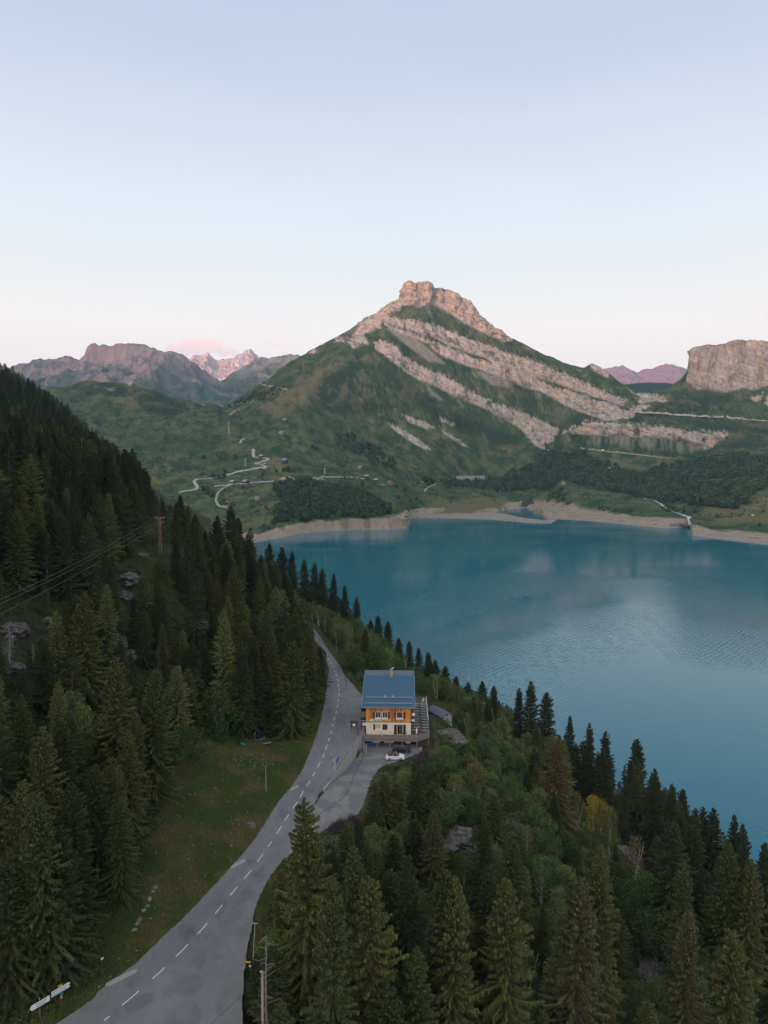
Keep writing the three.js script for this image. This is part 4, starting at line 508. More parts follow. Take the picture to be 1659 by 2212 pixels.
{
  const R = rng(77);
  for (const [px, py, D0, kind, tone, mod, spread, label] of HERO) {
    const [lo, hi] = kind === 'spruce' ? [10, 31] : kind === 'birch' ? [7, 15] : [4.5, label ? 13 : 11]; let top, y, h, D = D0; const M = MODELS[kind][mod];
    for (let k = 0; k < 60; k++) { D = D0 * (1 + (k % 2 ? 1 : -1) * Math.ceil(k / 2) * .008); top = at(px, py, D); y = nearHeight(top.x, D); h = top.y - y; if (h >= lo && h <= hi && [.08, .22, .4].every((f) => [-.8, 0, .8].every((q) => { const [a, b] = bearing(top.x + q * h * (kind === 'spruce' ? .2 : .35) * (1 - f * .5), y + h * f, D); return !inPoly(a, b, OPEN[0].p); }))) break; }
    if (h < lo || h > hi) { D = D0; top = at(px, py, D); y = nearHeight(top.x, D); h = Math.min(top.y - y, hi); if (h < 2) continue; }
    add({ kind, x: top.x, D, y, h: clamp(h, 3, 36), gap: kind === 'spruce' ? 4.6 : 4, tone, model: M, spread: spread * clamp(Math.sqrt((kind === 'spruce' ? 22 : M.H) / h), .75, 1.5), turn: R() * 6.28, label, hero: true });
  }
  const pick = (l) => l[Math.floor(R() * l.length)];
  const tryTree = (x, D, kind, h, gap, far) => {
    const y = nearHeight(x, D); if (y < 1.5) return;
    if (crowded(x, D, gap)) return;
    const rad = kind === 'spruce' ? h * .19 : kind === 'birch' ? h * .2 : h * .4;
    for (const s of [1, .8, .62, .45]) if (clear(x, y - .3, D, h * s, rad * s, far)) {
      const tone = kind === 'spruce' ? pick(['dark', 'dark', 'green', 'green', 'olive', 'olive', 'blue', 'dark', 'pale', 'brown', 'green', 'dark']) : kind === 'birch' ? pick(['olive', 'pale', 'green', 'green']) : pick(['green', 'green', 'dark', 'pale', 'silver', 'dark', 'olive']);
      add({ kind, x, D, y: y - .3, h: h * s, gap, tone, model: far ? SPRUCE_LOW[Math.floor(R() * 2)] : pick(MODELS[kind]), spread: .85 + R() * .35, turn: R() * 6.28, far }); return;
    }
  };
  for (let n = 0; n < 26000; n++) {                                // the wood left of the road
    const D = 55 * Math.pow(470 / 55, Math.sqrt(R())), x = D * (-.66 + R() * .62) - 6, r = roadSide(x, D); if (r > -6) continue;
    if (signedPoly(x, D, meadow, 6) > -2.5) continue;
    const y = nearHeight(x, D), [px, py] = bearing(x, y, D); let p = 1; for (const c of clearings) if (inPoly(px, py, c.p)) p = .05;
    if (R() > p) continue;
    const edge = r > -12 ? .7 : 1;
    const sp = R() < .95, low = D < 180; tryTree(x, D, sp ? 'spruce' : 'broadleaf', sp ? (low ? 10 + 12 * R() : 13 + 13 * Math.pow(R(), .8)) * edge : 4.5 + 3.5 * R(), low ? 5 + 2.4 * R() : 4.4 + 1.6 * R());
  }
  for (let n = 0; n < 26000; n++) {                                // the slope between road and lake
    const D = 62 * Math.pow(560 / 62, Math.sqrt(R())), x = D * (-.24 + R() * .86), r = roadSide(x, D); if (r < 7 || r > 128) continue;
    if (signedPoly(x, D, yardPoly, 6) > -3 || signedPoly(x, D, padPoly, 6) > -4) continue;
    const y = nearHeight(x, D), [px, py] = bearing(x, y, D); let p = 1; for (const c of rightGlades) if (inPoly(px, py, c.p)) p = .04;
    if (R() > p) continue;
    const zone = D > 185 ? along([[5, .02], [35, .04], [60, .35], [85, .8], [130, .9]], r) : D > 150 ? along([[8, .1], [30, .04], [70, .08], [95, .6], [130, .85]], r) : along([[8, .75], [30, .6], [55, .34], [80, .3], [100, .6], [130, .8]], r) + fbm2(x * .03, D * .03, 2) * .5;
    const kind = R() < zone ? 'spruce' : R() < .25 ? 'birch' : 'broadleaf';
    tryTree(x, D, kind, kind === 'spruce' ? 9 + 15 * R() : kind === 'birch' ? 6 + 6 * R() : 4 + 5.5 * R(), kind === 'spruce' ? 4.6 + 1.5 * R() : 3.2 + 1.6 * R());
  }
  for (let n = 0; n < 26000; n++) {                                // the dark far ridge, upper left
    const D = 430 + 680 * R(), x = D * (-.66 + R() * .45); if (roadSide(x, D) > -25) continue; tryTree(x, D, 'spruce', 14 + 8 * R(), 6 + 2 * R(), true);
  }
}
// how much of each tree shows: nearest first on a coarse raster
{
  const W = 415, Hh = 553, seen = new Uint8Array(W * Hh); planted.sort((a, b) => a.D - b.D);
  for (const t of planted) {
    const [bx, by] = bearing(t.x, t.y, t.D), [tx, ty] = bearing(t.x, t.y + t.h, t.D), half = t.model.rad * t.h / t.model.H * t.spread * FOC / t.D * .8; let n = 0; t.px = bx; t.py = by; t.tx = tx; t.ty = ty;
    const y0 = Math.max(0, Math.floor(ty / 4)), y1 = Math.min(Hh - 1, Math.floor(by / 4));
    for (let y = y0; y <= y1; y++) { const f = (y * 4 - ty) / (by - ty), w = half * (t.kind === 'spruce' ? f : Math.sin(Math.PI * clamp(f * .8 + .1))); for (let x = Math.max(0, Math.floor((tx - w) / 4)); x <= Math.min(W - 1, Math.floor((tx + w) / 4)); x++) if (!seen[y * W + x]) { seen[y * W + x] = 1; n++; } }
    t.area = n;
  }
  const words = { dark: 'dark green', olive: 'olive', green: 'green', blue: 'blue-green', pale: 'pale green', brown: 'brownish', silver: 'silvery green', yellow: 'yellow', gold: 'golden', rust: 'rusty' };
  const where = (t) => {
    const r = roadSide(t.x, t.D);
    if (r < 0) return t.D > 430 ? ['on the far wooded ridge', 'spruces on the far ridge'] : t.D > 290 ? ['high on the left slope', 'trees high on the left slope'] : t.px > 440 ? ['beside the upper road bend', 'trees beside the upper road bend'] : t.D > 185 ? ['around the red pylon', 'trees around the red pylon'] : t.D > 125 ? ['below the rocky ledge', 'trees below the rocky ledge'] : ['in the lower left wood', 'trees at the lower left'];
    if (t.D > 330) return ['along the shore beyond the inn', 'trees along the far shore path']; if (t.D > 215) return r > 55 ? ['at the lake shore behind the inn', 'trees at the shore behind the inn'] : ['between inn and upper road', 'trees behind the inn'];
    if (t.D > 150) return r > 75 ? ['near the water on the right', 'trees near the water on the right'] : ['on the shrubby slope beside the inn', 'trees right of the inn'];
    return t.px < 1000 ? ['in the grove below the ramp', 'trees below the ramp'] : r > 70 ? ['on the lower right slope', 'trees on the lower right slope'] : ['in the bottom right foreground', 'foreground trees at the bottom right'];
  };
  const counts = {}; planted.sort((a, b) => (b.label ? 1e6 : 0) + b.area - (a.label ? 1e6 : 0) - a.area);
  const rest = [], single = [];
  for (const t of planted) {
    const c = counts[t.kind] = (counts[t.kind] ?? 0) + 1;
    if ((t.area < 5 || c > 300) && !t.label) { if (t.area > 0 || t.h > 4 && t.D < 200) rest.push(t); continue; }
    const size = t.kind === 'spruce' ? (t.h > 21 ? 'tall ' : t.h < 13 ? 'small ' : '') : t.h > 9 ? 'tall ' : t.h < 5 ? 'low ' : '', [place, group] = where(t), sort = t.kind === 'spruce' ? 'spruce' : t.kind === 'birch' ? 'birch' : t.h < 5 ? 'leafy shrub' : 'leafy tree';
    if (!t.label) { t.base = `${size}${words[t.tone]} ${sort} ${place}`; t.group = group; } single.push(t);
  }
  const NTH = ['leftmost', 'second from left', 'third from left', 'fourth from left', 'fifth from left', 'sixth from left', 'seventh from left', 'eighth from left', 'ninth from left', 'tenth from left', 'eleventh from left', 'twelfth from left', 'thirteenth from left', 'fourteenth from left', 'fifteenth from left', 'sixteenth from left', 'seventeenth from left', 'eighteenth from left', 'nineteenth from left', 'twentieth from left'];
  const alike = new Map(); for (const t of single) if (t.base) { if (!alike.has(t.base)) alike.set(t.base, []); alike.get(t.base).push(t); }
  for (const [base, l] of alike) { l.sort((a, b) => a.tx - b.tx); l.forEach((t, i) => { t.label = l.length === 1 ? base : `${base}, ${i === l.length - 1 ? 'rightmost' : NTH[i] ?? 'one of several'}`; }); }
  for (const t of single) plantTree(t.kind, t.model, t.tone, t.x, t.y, -t.D, t.h, t.spread, t.turn, t.label, t.group);
  const sets = new Map(); for (const t of rest) { const k = t.kind + '|' + t.tone + '|' + (t.kind === 'spruce' && !t.far ? SPRUCE.indexOf(t.model) % 3 : t.far ? 9 : 0); if (!sets.has(k)) sets.set(k, []); sets.get(k).push(t); }
  const q = new THREE.Quaternion(), up = new THREE.Vector3(0, 1, 0), M = new THREE.Matrix4();
  for (const [k, list] of sets) {
    const model = list[0].model, kind = list[0].kind, m = new THREE.InstancedMesh(model.crown, PALETTE[kind][0][list[0].tone], list.length); m.name = numbered(kind === 'spruce' ? 'spruce_forest' : 'thicket');
    list.forEach((t, i) => { const s = t.h / model.H; M.compose(new THREE.Vector3(t.x, t.y, -t.D), q.setFromAxisAngle(up, t.turn), new THREE.Vector3(s * t.spread, s, s * t.spread)); m.setMatrixAt(i, M); });
    m.userData = { kind: 'stuff', label: kind === 'spruce' ? 'mass of spruces filling the wood between the nearer trees' : 'mass of leafy trees filling the slope between the nearer ones', category: 'forest' }; scene.add(m);
  }

}
// ---------------------------------------------------------------- the inn and what stands around it
const bx = (w, h, d, x = 0, y = 0, z = 0, ry = 0, rx = 0, rz = 0) => { const g = new THREE.BoxGeometry(w, h, d); if (rx) g.rotateX(rx); if (rz) g.rotateZ(rz); if (ry) g.rotateY(ry); g.translate(x, y, z); return g; };
const cyl = (r0, r1, h, x = 0, y = 0, z = 0, n = 12) => { const g = new THREE.CylinderGeometry(r1, r0, h, n); g.translate(x, y + h / 2, z); return g; };
const bar = (a, b, w, d = w) => { const v = new THREE.Vector3(b[0] - a[0], b[1] - a[1], b[2] - a[2]), l = v.length(), g = new THREE.BoxGeometry(w, l, d); g.applyQuaternion(new THREE.Quaternion().setFromUnitVectors(new THREE.Vector3(0, 1, 0), v.normalize())); g.translate((a[0] + b[0]) / 2, (a[1] + b[1]) / 2, (a[2] + b[2]) / 2); return g; };
const rod = (a, b, r, n = 6) => { const v = new THREE.Vector3(b[0] - a[0], b[1] - a[1], b[2] - a[2]), l = v.length(), g = new THREE.CylinderGeometry(r, r, l, n); g.applyQuaternion(new THREE.Quaternion().setFromUnitVectors(new THREE.Vector3(0, 1, 0), v.normalize())); g.translate((a[0] + b[0]) / 2, (a[1] + b[1]) / 2, (a[2] + b[2]) / 2); return g; };
const join = (l) => mergeGeometries(l.map((g) => { const q = g.index ? g.toNonIndexed() : g; for (const k of Object.keys(q.attributes)) if (!['position', 'normal', 'uv'].includes(k)) q.deleteAttribute(k); return q; }));
function planeUV(g, sx, sy, ax = 'x', ay = 'y') { const p = g.attributes.position, uv = new Float32Array(p.count * 2), get = { x: (i) => p.getX(i), y: (i) => p.getY(i), z: (i) => p.getZ(i) }; for (let i = 0; i < p.count; i++) { uv[i * 2] = get[ax](i) * sx; uv[i * 2 + 1] = get[ay](i) * sy; } g.setAttribute('uv', new THREE.BufferAttribute(uv, 2)); return g; }
function slab(pts, h, y) { const s = new THREE.Shape(pts.map(([x, z]) => new THREE.Vector2(x, -z))), g = new THREE.ExtrudeGeometry(s, { depth: h, bevelEnabled: false }); g.rotateX(-Math.PI / 2); g.translate(0, y - h, 0); return g; }
function canvasTex(w, h, draw) { const c = document.createElement('canvas'); c.width = w; c.height = h; const x = c.getContext('2d'); draw(x, w, h); const t = new THREE.CanvasTexture(c); t.colorSpace = THREE.SRGBColorSpace; t.magFilter = THREE.LinearFilter; return t; }
function plankTex(seed, cols, base, spread, knots = true) {
  const R = rng(seed); return canvasTex(512, 512, (c, w, h) => {
    const n = cols.length ? 1 : 0; const k = 26, pw = w / k;
    for (let i = 0; i < k; i++) { const v = 1 + (R() - .5) * spread, [r, g, b] = base; c.fillStyle = `rgb(${r * v | 0},${g * v | 0},${b * v | 0})`; c.fillRect(i * pw, 0, pw, h); for (let j = 0; j < 26; j++) { const q = R() * .22; c.fillStyle = R() < .5 ? `rgba(255,210,140,${q * .5})` : `rgba(40,20,5,${q})`; c.fillRect(i * pw + R() * pw, R() * h, 1 + R() * 1.5, 30 + R() * 180); } c.fillStyle = 'rgba(25,14,6,.75)'; c.fillRect(i * pw, 0, 1.6, h); }
  });
}
const larch = plankTex(71, [], [205, 132, 56], .5), greyWood = plankTex(72, [], [118, 108, 100], .3), darkWood = plankTex(73, [], [72, 50, 40], .35);
for (const t of [larch, greyWood, darkWood]) t.wrapS = t.wrapT = THREE.RepeatWrapping;
const stoneTex = (() => { const R = rng(81); return canvasTex(512, 512, (c, w, h) => { c.fillStyle = '#ece2d0'; c.fillRect(0, 0, w, h); for (let i = 0; i < 900; i++) { const v = 200 + R() * 54; c.fillStyle = `rgba(${v | 0},${v * .93 | 0},${v * .8 | 0},.8)`; c.beginPath(); c.ellipse(R() * w, R() * h, 5 + R() * 13, 3 + R() * 7, R() * 3, 0, 7); c.fill(); } for (let i = 0; i < 700; i++) { c.fillStyle = `rgba(120,105,85,${R() * .28})`; c.fillRect(R() * w, R() * h, 2 + R() * 9, 1.5 + R() * 2); } }); })(); stoneTex.wrapS = stoneTex.wrapT = THREE.RepeatWrapping;
const mats = {
  larch: new THREE.MeshStandardMaterial({ map: larch, roughness: .75, bumpMap: larch, bumpScale: .01 }), grey: new THREE.MeshStandardMaterial({ map: greyWood, roughness: .9 }), dark: new THREE.MeshStandardMaterial({ map: darkWood, roughness: .85 }),
  stone: new THREE.MeshStandardMaterial({ map: stoneTex, roughness: .95, bumpMap: stoneTex, bumpScale: .02 }), render: std(.78, .72, .62, .9), white: std(.82, .81, .79, .6), frame: std(.60, .52, .42, .7), shutter: std(.045, .028, .030, .7), roof: new THREE.MeshStandardMaterial({ color: rgb(.060, .150, .235), roughness: .62, metalness: .1, map: grain(91, 256, [[30, 1], [80, 1]], .12) }), ridge: new THREE.MeshStandardMaterial({ color: rgb(.12, .14, .165), roughness: .6, metalness: .2 }), seam: std(.07, .10, .15, .5, { metalness: .3 }),
  timber: std(.40, .32, .26, .9), tabletop: std(.33, .30, .285, .9), trestle: std(.06, .055, .055, .9), oldwood: std(.24, .215, .20, .95), glass: new THREE.MeshPhysicalMaterial({ color: rgb(.04, .045, .05), roughness: .06, clearcoat: 1, clearcoatRoughness: .05 }), black: std(.012, .012, .014, .6), steel: std(.42, .45, .48, .4, { metalness: .7 }), galvan: std(.40, .46, .48, .5, { metalness: .4 }), brick: std(.36, .19, .14, .9), concrete: std(.34, .325, .30, .95), curtain: std(.62, .42, .12, .9), inside: std(.05, .035, .025, .9), mint: std(.42, .60, .53, .8), cream: std(.78, .68, .45, .8), wine: std(.16, .03, .035, .8), parquet: std(.20, .11, .055, .6), fabric: std(.66, .64, .70, .9), teal: std(.02, .36, .34, .8), rust: std(.26, .10, .05, .85), leafgreen: std(.07, .13, .03, .9), flower: std(.45, .06, .07, .9), bluebin: std(.01, .08, .26, .5), rubber: std(.02, .02, .022, .8), redlamp: std(.35, .02, .02, .3),
};
const INN = { x: 1.15, y: 66.8, z: -182.2, turn: -.028 };
const inn = thing('mountain_inn', 'timber and stone mountain inn with a slate-blue metal roof beside the road', 'building', [INN.x, INN.y, INN.z], INN.turn);
{
  const W = 5.81, DK = 2.4, MID = 5.7, roofAt = (z) => z > -11.5 ? 10.2 + (1.5 - z) * .342 : z > -14.3 ? 14.646 + (-11.5 - z) * .215 : 15.248 - (-14.3 - z) * .36;
  // walls
  mesh('basement_wall', join([bx(2 * W, DK, .4, 0, DK / 2, -.2), bx(.4, DK + 1.2, 19.6, -W + .2, DK / 2 - .6, -10.2), bx(.4, DK + 1.2, 19.6, W - .2, DK / 2 - .6, -10.2), bx(2 * W, DK + 1, .4, 0, DK / 2 - .5, -20.1)]), mats.concrete, inn);
  const wallWith = (holes, y0, y1, z, th) => { const s = new THREE.Shape([[-W, y0], [W, y0], [W, y1], [-W, y1]].map(([x, y]) => new THREE.Vector2(x, y))); for (const [a, b, c, d] of holes) s.holes.push(new THREE.Path([[a, c], [a, d], [b, d], [b, c]].map(([x, y]) => new THREE.Vector2(x, y)))); const g = new THREE.ExtrudeGeometry(s, { depth: th, bevelEnabled: false }); g.translate(0, 0, z - th); return g; };
  const upWin = [[-3.38, -1.99, 6.82, 8.42], [-1.56, -.29, 6.82, 8.42], [2.08, 3.73, 6.82, 8.42]], lowWin = [[-3.29, -2.03, 3.85, 5.13]], door = [[2.29, 3.73, 2.42, 5.1]];
  mesh('stone_wall', planeUV(wallWith([...lowWin, ...door], DK, MID, 0, .4), .28, .28), mats.stone, inn).userData.label = 'pale rubble stone ground floor';
  mesh('timber_cladding', planeUV(wallWith(upWin, MID + .08, 10.72, .06, .36), .19, .19), mats.larch, inn).userData.label = 'orange larch boards of the upper floor';
  mesh('sill_band', bx(2 * W + .1, .1, .5, 0, MID + .03, -.17), mats.dark, inn);
  for (const s of [-1, 1]) mesh('quoin', bx(.34, MID - DK - .03, .1, s * (W - .15), (MID + DK) / 2, .02), mats.render, inn);
  for (const s of [-1, 1]) { const sh = new THREE.Shape([[0, DK], [0, roofAt(0) - .16], [11.5, roofAt(-11.5) - .16], [14.3, roofAt(-14.3) - .16], [20.3, roofAt(-20.3) - .16], [20.3, DK]].map(([z, y]) => new THREE.Vector2(z, y))), g = new THREE.ExtrudeGeometry(sh, { depth: .36, bevelEnabled: false }); g.rotateY(Math.PI / 2); g.translate(s > 0 ? W - .37 : -W + .01, 0, -.41); mesh('side_wall', planeUV(g, .19, .19, 'z', 'y'), mats.dark, inn); }
  mesh('rear_wall', bx(2 * W - .8, 10, .36, 0, DK + 5, -20.5), mats.dark, inn);
  mesh('floor', bx(2 * W - .8, .2, 19, 0, DK - .12, -10.2), mats.parquet, inn); mesh('upper_floor', bx(2 * W - .8, .2, 19, 0, MID - .1, -10.2), mats.parquet, inn);
  // roof: three pitches with standing seams
  const RW = 6.85, roofPart = (z0, z1, name, m) => { const y0 = roofAt(z0), y1 = roofAt(z1), g = new THREE.BufferGeometry(), t = .22, v = [[-RW, y0, z0], [RW, y0, z0], [RW, y1, z1], [-RW, y1, z1]], p = []; const q = (a, b, c, d) => p.push(...a, ...b, ...c, ...a, ...c, ...d), dn = v.map(([x, y, z]) => [x, y - t, z]); q(v[0], v[1], v[2], v[3]); q(dn[3], dn[2], dn[1], dn[0]); for (let i = 0; i < 4; i++) { const j = (i + 1) % 4; q(v[i], dn[i], dn[j], v[j]); } g.setAttribute('position', new THREE.Float32BufferAttribute(p, 3)); g.computeVertexNormals(); planeUV(g, .25, .25, 'x', 'z'); return mesh(name, g, m, inn); };
  const roof = roofPart(1.5, -11.5, 'roof', mats.roof), cap = roofPart(-11.5, -14.3, 'ridge_cap', mats.ridge); roofPart(-14.3, -21.2, 'rear_roof', mats.roof);
  for (let i = 0; i <= 24; i++) { const x = -RW + .05 + i * (2 * RW - .1) / 24; mesh('seam', bar([x, roofAt(1.5) + .02, 1.5], [x, roofAt(-11.5) + .02, -11.5], .035, .05), mats.seam, roof); }
  mesh('edge_flashing', join([bx(2 * RW + .1, .28, .08, 0, roofAt(1.5) - .1, 1.55), bar([-RW - .04, roofAt(1.5) - .08, 1.5], [-RW - .04, roofAt(-11.5) - .08, -11.5], .08, .3), bar([RW + .04, roofAt(1.5) - .08, 1.5], [RW + .04, roofAt(-11.5) - .08, -11.5], .08, .3)]), mats.steel, roof);
  for (const [z, a, b] of [[.35, -6.35, 6.3], [-2.0, -6.0, 6.4]]) { mesh('snow_guard', rod([a, roofAt(z) + .3, z], [b, roofAt(z) + .3, z], .09, 8), mats.timber, roof); for (let i = 0; i < 7; i++) mesh('snow_guard_bracket', bx(.05, .34, .12, a + .4 + i * (b - a - .8) / 6, roofAt(z) + .14, z), mats.steel, roof); }
  for (const x of [-.95, 1.15]) mesh('roof_vent', cyl(.1, .1, .5, x, roofAt(-2.3), -2.3, 10), mats.white, roof);
  const ch = mesh('chimney', bx(.75, 1.9, .75, .55, roofAt(-11) + .7, -11.2), mats.concrete, inn); mesh('chimney_band', bx(.79, .35, .79, .55, roofAt(-11) + .45, -11.2), mats.brick, ch); mesh('chimney_cap', join([bx(.95, .08, .95, .55, roofAt(-11) + 1.95, -11.2), ...[-1, 1].map((s) => bx(.1, .3, .7, .55 + s * .3, roofAt(-11) + 1.78, -11.2))]), mats.concrete, ch); mesh('chimney_cowl', bx(.75, .06, .4, .95, roofAt(-11) + 2.35, -11.2, 0, 0, .35), mats.white, ch);
  mesh('eave_soffit', bx(2 * W, .06, 1.4, 0, roofAt(.75) - .27, .78, 0, .33), mats.larch, inn);
  // windows
  const window3 = (a, b, c, d, z, mullions, back) => { const w = mesh('window', bx(b - a, d - c, .03, (a + b) / 2, (c + d) / 2, z - .2), mats.glass, inn), fr = [bx(.09, d - c, .1, a + .045, (c + d) / 2, z - .15), bx(.09, d - c, .1, b - .045, (c + d) / 2, z - .15), bx(b - a - .18, .09, .1, (a + b) / 2, d - .045, z - .15), bx(b - a - .18, .09, .1, (a + b) / 2, c + .045, z - .15)]; for (let i = 1; i <= mullions; i++) fr.push(bx(.08, d - c - .18, .1, a + (b - a) * i / (mullions + 1), (c + d) / 2, z - .15)); mesh('frame', join(fr), mats.white, w); mesh('surround', join([bx(b - a + .3, .12, .06, (a + b) / 2, d + .06, z + .03), bx(.12, d - c + .1, .06, a - .06, (c + d) / 2 - .05, z + .03), bx(.12, d - c + .1, .06, b + .06, (c + d) / 2 - .05, z + .03)]), mats.frame, w); mesh('sill', bx(b - a + .24, .3, .26, (a + b) / 2, c - .12, z + .1), mats.white, w); if (back) mesh('curtain', join([bx((b - a) * .38, d - c - .2, .04, a + (b - a) * .26, (c + d) / 2, z - .14), bx((b - a) * .38, d - c - .2, .04, b - (b - a) * .26, (c + d) / 2, z - .14)]), back, w); return w; };
  upWin.forEach(([a, b, c, d], i) => window3(a, b, c, d, .06, i < 2 ? 1 : 0, i === 2 ? mats.wine : undefined)); window3(...lowWin[0], 0, 1, mats.curtain);
  for (const [a, b, c, d, z] of [[-3.97, -3.50, 6.75, 8.45, .06], [-.17, .35, 6.75, 8.45, .06], [1.40, 1.94, 6.75, 8.45, .06], [3.87, 4.42, 6.75, 8.45, .06], [-3.92, -3.42, 3.72, 5.15, 0], [-1.53, -.92, 3.72, 5.15, 0], [-.90, -.29, 3.72, 5.15, 0], [1.44, 2.2, 2.5, 5.1, 0], [3.82, 4.52, 2.5, 5.1, 0]]) mesh('shutter', bx(b - a, d - c, .06, (a + b) / 2, (c + d) / 2, z + .06), mats.shutter, inn);
  mesh('window_surround', join([bx(1.6, .14, .05, -.91, 5.26, .03), bx(1.6, .24, .14, -.91, 3.58, .05)]), mats.render, inn);
  const dr = mesh('door', bx(.68, 2.5, .05, 3.36, 3.74, -.25), mats.glass, inn); mesh('frame', join([bx(.08, 2.62, .12, 2.33, 3.74, -.1), bx(.08, 2.62, .12, 3.69, 3.74, -.1), bx(1.3, .08, .12, 3.01, 5.05, -.1), bx(.07, 2.55, .1, 3.0, 3.72, -.16)]), mats.frame, dr);
  mesh('lintel', bx(3.3, .2, .06, 3.0, 5.24, .03), mats.render, inn);
  // sign over the stone floor
  const sign = mesh('sign_board', bx(2.25, .68, .08, -2.82, 6.28, .2), new THREE.MeshStandardMaterial({ color: rgb(.42, .6, .53), roughness: .8 }), inn);
  { const lt = canvasTex(512, 128, (c, w, h) => { c.fillStyle = '#a9c9bc'; c.fillRect(0, 0, w, h); c.fillStyle = '#3f6a5c'; c.font = 'bold 52px sans-serif'; c.textAlign = 'center'; c.fillText('CHALET DE ROSELEND', w / 2, 84, 480); }); const p = new THREE.PlaneGeometry(2.2, .62); p.translate(-2.82, 6.28, .244); mesh('lettering', p, new THREE.MeshStandardMaterial({ map: lt, roughness: .8 }), sign); const h = new THREE.CylinderGeometry(.55, .55, .08, 24, 1, false, -Math.PI / 2, Math.PI); h.rotateX(Math.PI / 2); h.rotateZ(Math.PI); const sc = new THREE.Shape(); sc.absarc(0, 0, .55, 0, Math.PI); const hg = new THREE.ExtrudeGeometry(sc, { depth: .08, bevelEnabled: false }); hg.scale(1.05, 1.25, 1); hg.translate(-4.4, 5.98, .16); mesh('shell_emblem', hg, mats.cream, sign); }
  for (const x of [.35, 5.05]) mesh('wall_lamp', join([bx(.08, .5, .08, x, 6.35, .16), bx(.14, .12, .2, x, 6.1, .18)]), mats.white, inn);
  const dish = new THREE.SphereGeometry(.55, 20, 8, 0, Math.PI * 2, 0, .9); dish.rotateX(Math.PI / 2); dish.rotateY(.5); dish.translate(6.35, 7.9, -.1); const ds = mesh('satellite_dish', dish, mats.white, inn); mesh('bracket', join([rod([5.85, 7.3, -.5], [6.4, 7.5, -.3], .05), rod([6.4, 7.5, -.3], [6.9, 7.6, .5], .04)]), mats.white, ds);
  mesh('awning', join([bx(.9, .12, .9, 6.35, 5.9, -1.2), bx(.12, .5, .12, 6.75, 5.8, -.9)]), mats.white, inn);
  // terrace deck wrapping round two sides
  const deckPts = [[-6.5, 3.2], [7.6, 3.2], [10.7, .2], [10.9, -27], [5.9, -27], [5.9, .05], [-6.5, .05]], deck = mesh('terrace_deck', planeUV(slab(deckPts, .22, DK), .25, .25, 'x', 'z'), mats.grey, inn); deck.userData.label = 'weathered grey plank terrace round the inn';
  mesh('deck_beam', join([bx(14.1, .3, .18, .55, DK - .37, 3.05), bar([7.6, DK - .37, 3.1], [10.6, DK - .37, .25], .18, .3), bx(14, .25, .18, .5, DK - .36, 1.5)]), mats.oldwood, deck);
  const edge = [[-6.45, .1], [-6.45, 3.12], [7.56, 3.12], [10.62, .18], [10.8, -26.9], [6, -26.9]], bal = [], rails = []; let posts = 0;
  for (let i = 1; i < edge.length; i++) { const [ax, az] = edge[i - 1], [cx, cz] = edge[i], l = Math.hypot(cx - ax, cz - az), n = Math.round(l / 1.75), nb = Math.round(l / .16); for (let k = 0; k <= n; k++) { const t = k / n; if (k || i === 1) { mesh('railing_post', bx(.13, 1.15, .13, lerp(ax, cx, t), DK + .575, lerp(az, cz, t)), mats.oldwood, deck); posts++; } } for (let k = 0; k < nb; k++) { const t = (k + .5) / nb; bal.push(bx(.09, .85, .03, lerp(ax, cx, t), DK + .5, lerp(az, cz, t), Math.atan2(-(cz - az), cx - ax))); } rails.push(bar([ax, DK + 1.05, az], [cx, DK + 1.05, cz], .09, .12), bar([ax, DK + .1, az], [cx, DK + .1, cz], .06, .09)); }
  mesh('balusters', join(bal), mats.oldwood, deck); mesh('handrail', join(rails), mats.oldwood, deck);
  for (const [x, z] of [[-6.3, 3], [-2.8, 3], [.4, 3], [3.6, 3], [7.4, 3], [10.4, .3], [10.6, -6], [10.6, -13], [10.6, -20], [10.6, -26.5]]) { const foot = x > 9 ? 7 : 1.4; mesh('deck_post', bx(.2, DK - .2 + foot, .2, x, (DK - .2 - foot) / 2, z), mats.oldwood, deck); }
  mesh('skirt_panel', join([bar([8.3, -1.2, 2.35], [8.3, DK - .5, 2.35], .01), bx(4.2, 2.6, .08, 9.1, .75, 1.55, .78)]), mats.dark, inn);
  // pale basement panels; black slabs paint the shade inside openings under the deck
  for (const [a, b, m] of [[-4.6, -2.35, mats.white], [-2.0, -1.2, mats.black], [-1.1, -.1, mats.white], [0, 1.4, mats.render], [1.5, 4.4, mats.black], [4.5, 5.7, mats.white]]) mesh(m === mats.black ? 'black_opening_slab' : 'basement_panel', bx(b - a, m === mats.black ? 1.85 : 1.7, .08, (a + b) / 2, .98, .06), m, inn);
  mesh('porch', join([bx(1.5, .14, 2.4, -6.6, 5.75, -1.8), bx(.12, 2.6, .12, -7.2, 4.5, -.75), bx(.12, 2.6, .12, -7.2, 4.5, -2.9), bx(1.3, .1, 3.2, -6.5, 8.0, -3), bx(.1, 1, 3.2, -7.1, 8.5, -3)]), mats.dark, inn).userData.label = 'dark timber porch and balcony on the road side'; mesh('porch_board', bx(.95, .75, .06, -6.35, 4.9, -.7), mats.white, inn); mesh('porch_roof_edge', bx(1.6, .12, .1, -6.6, 5.9, -.56), mats.steel, inn);
}
const innAt = (x, y, z) => { const c = Math.cos(INN.turn), s = Math.sin(INN.turn); return [INN.x + x * c + z * s, INN.y + y, INN.z - x * s + z * c]; };
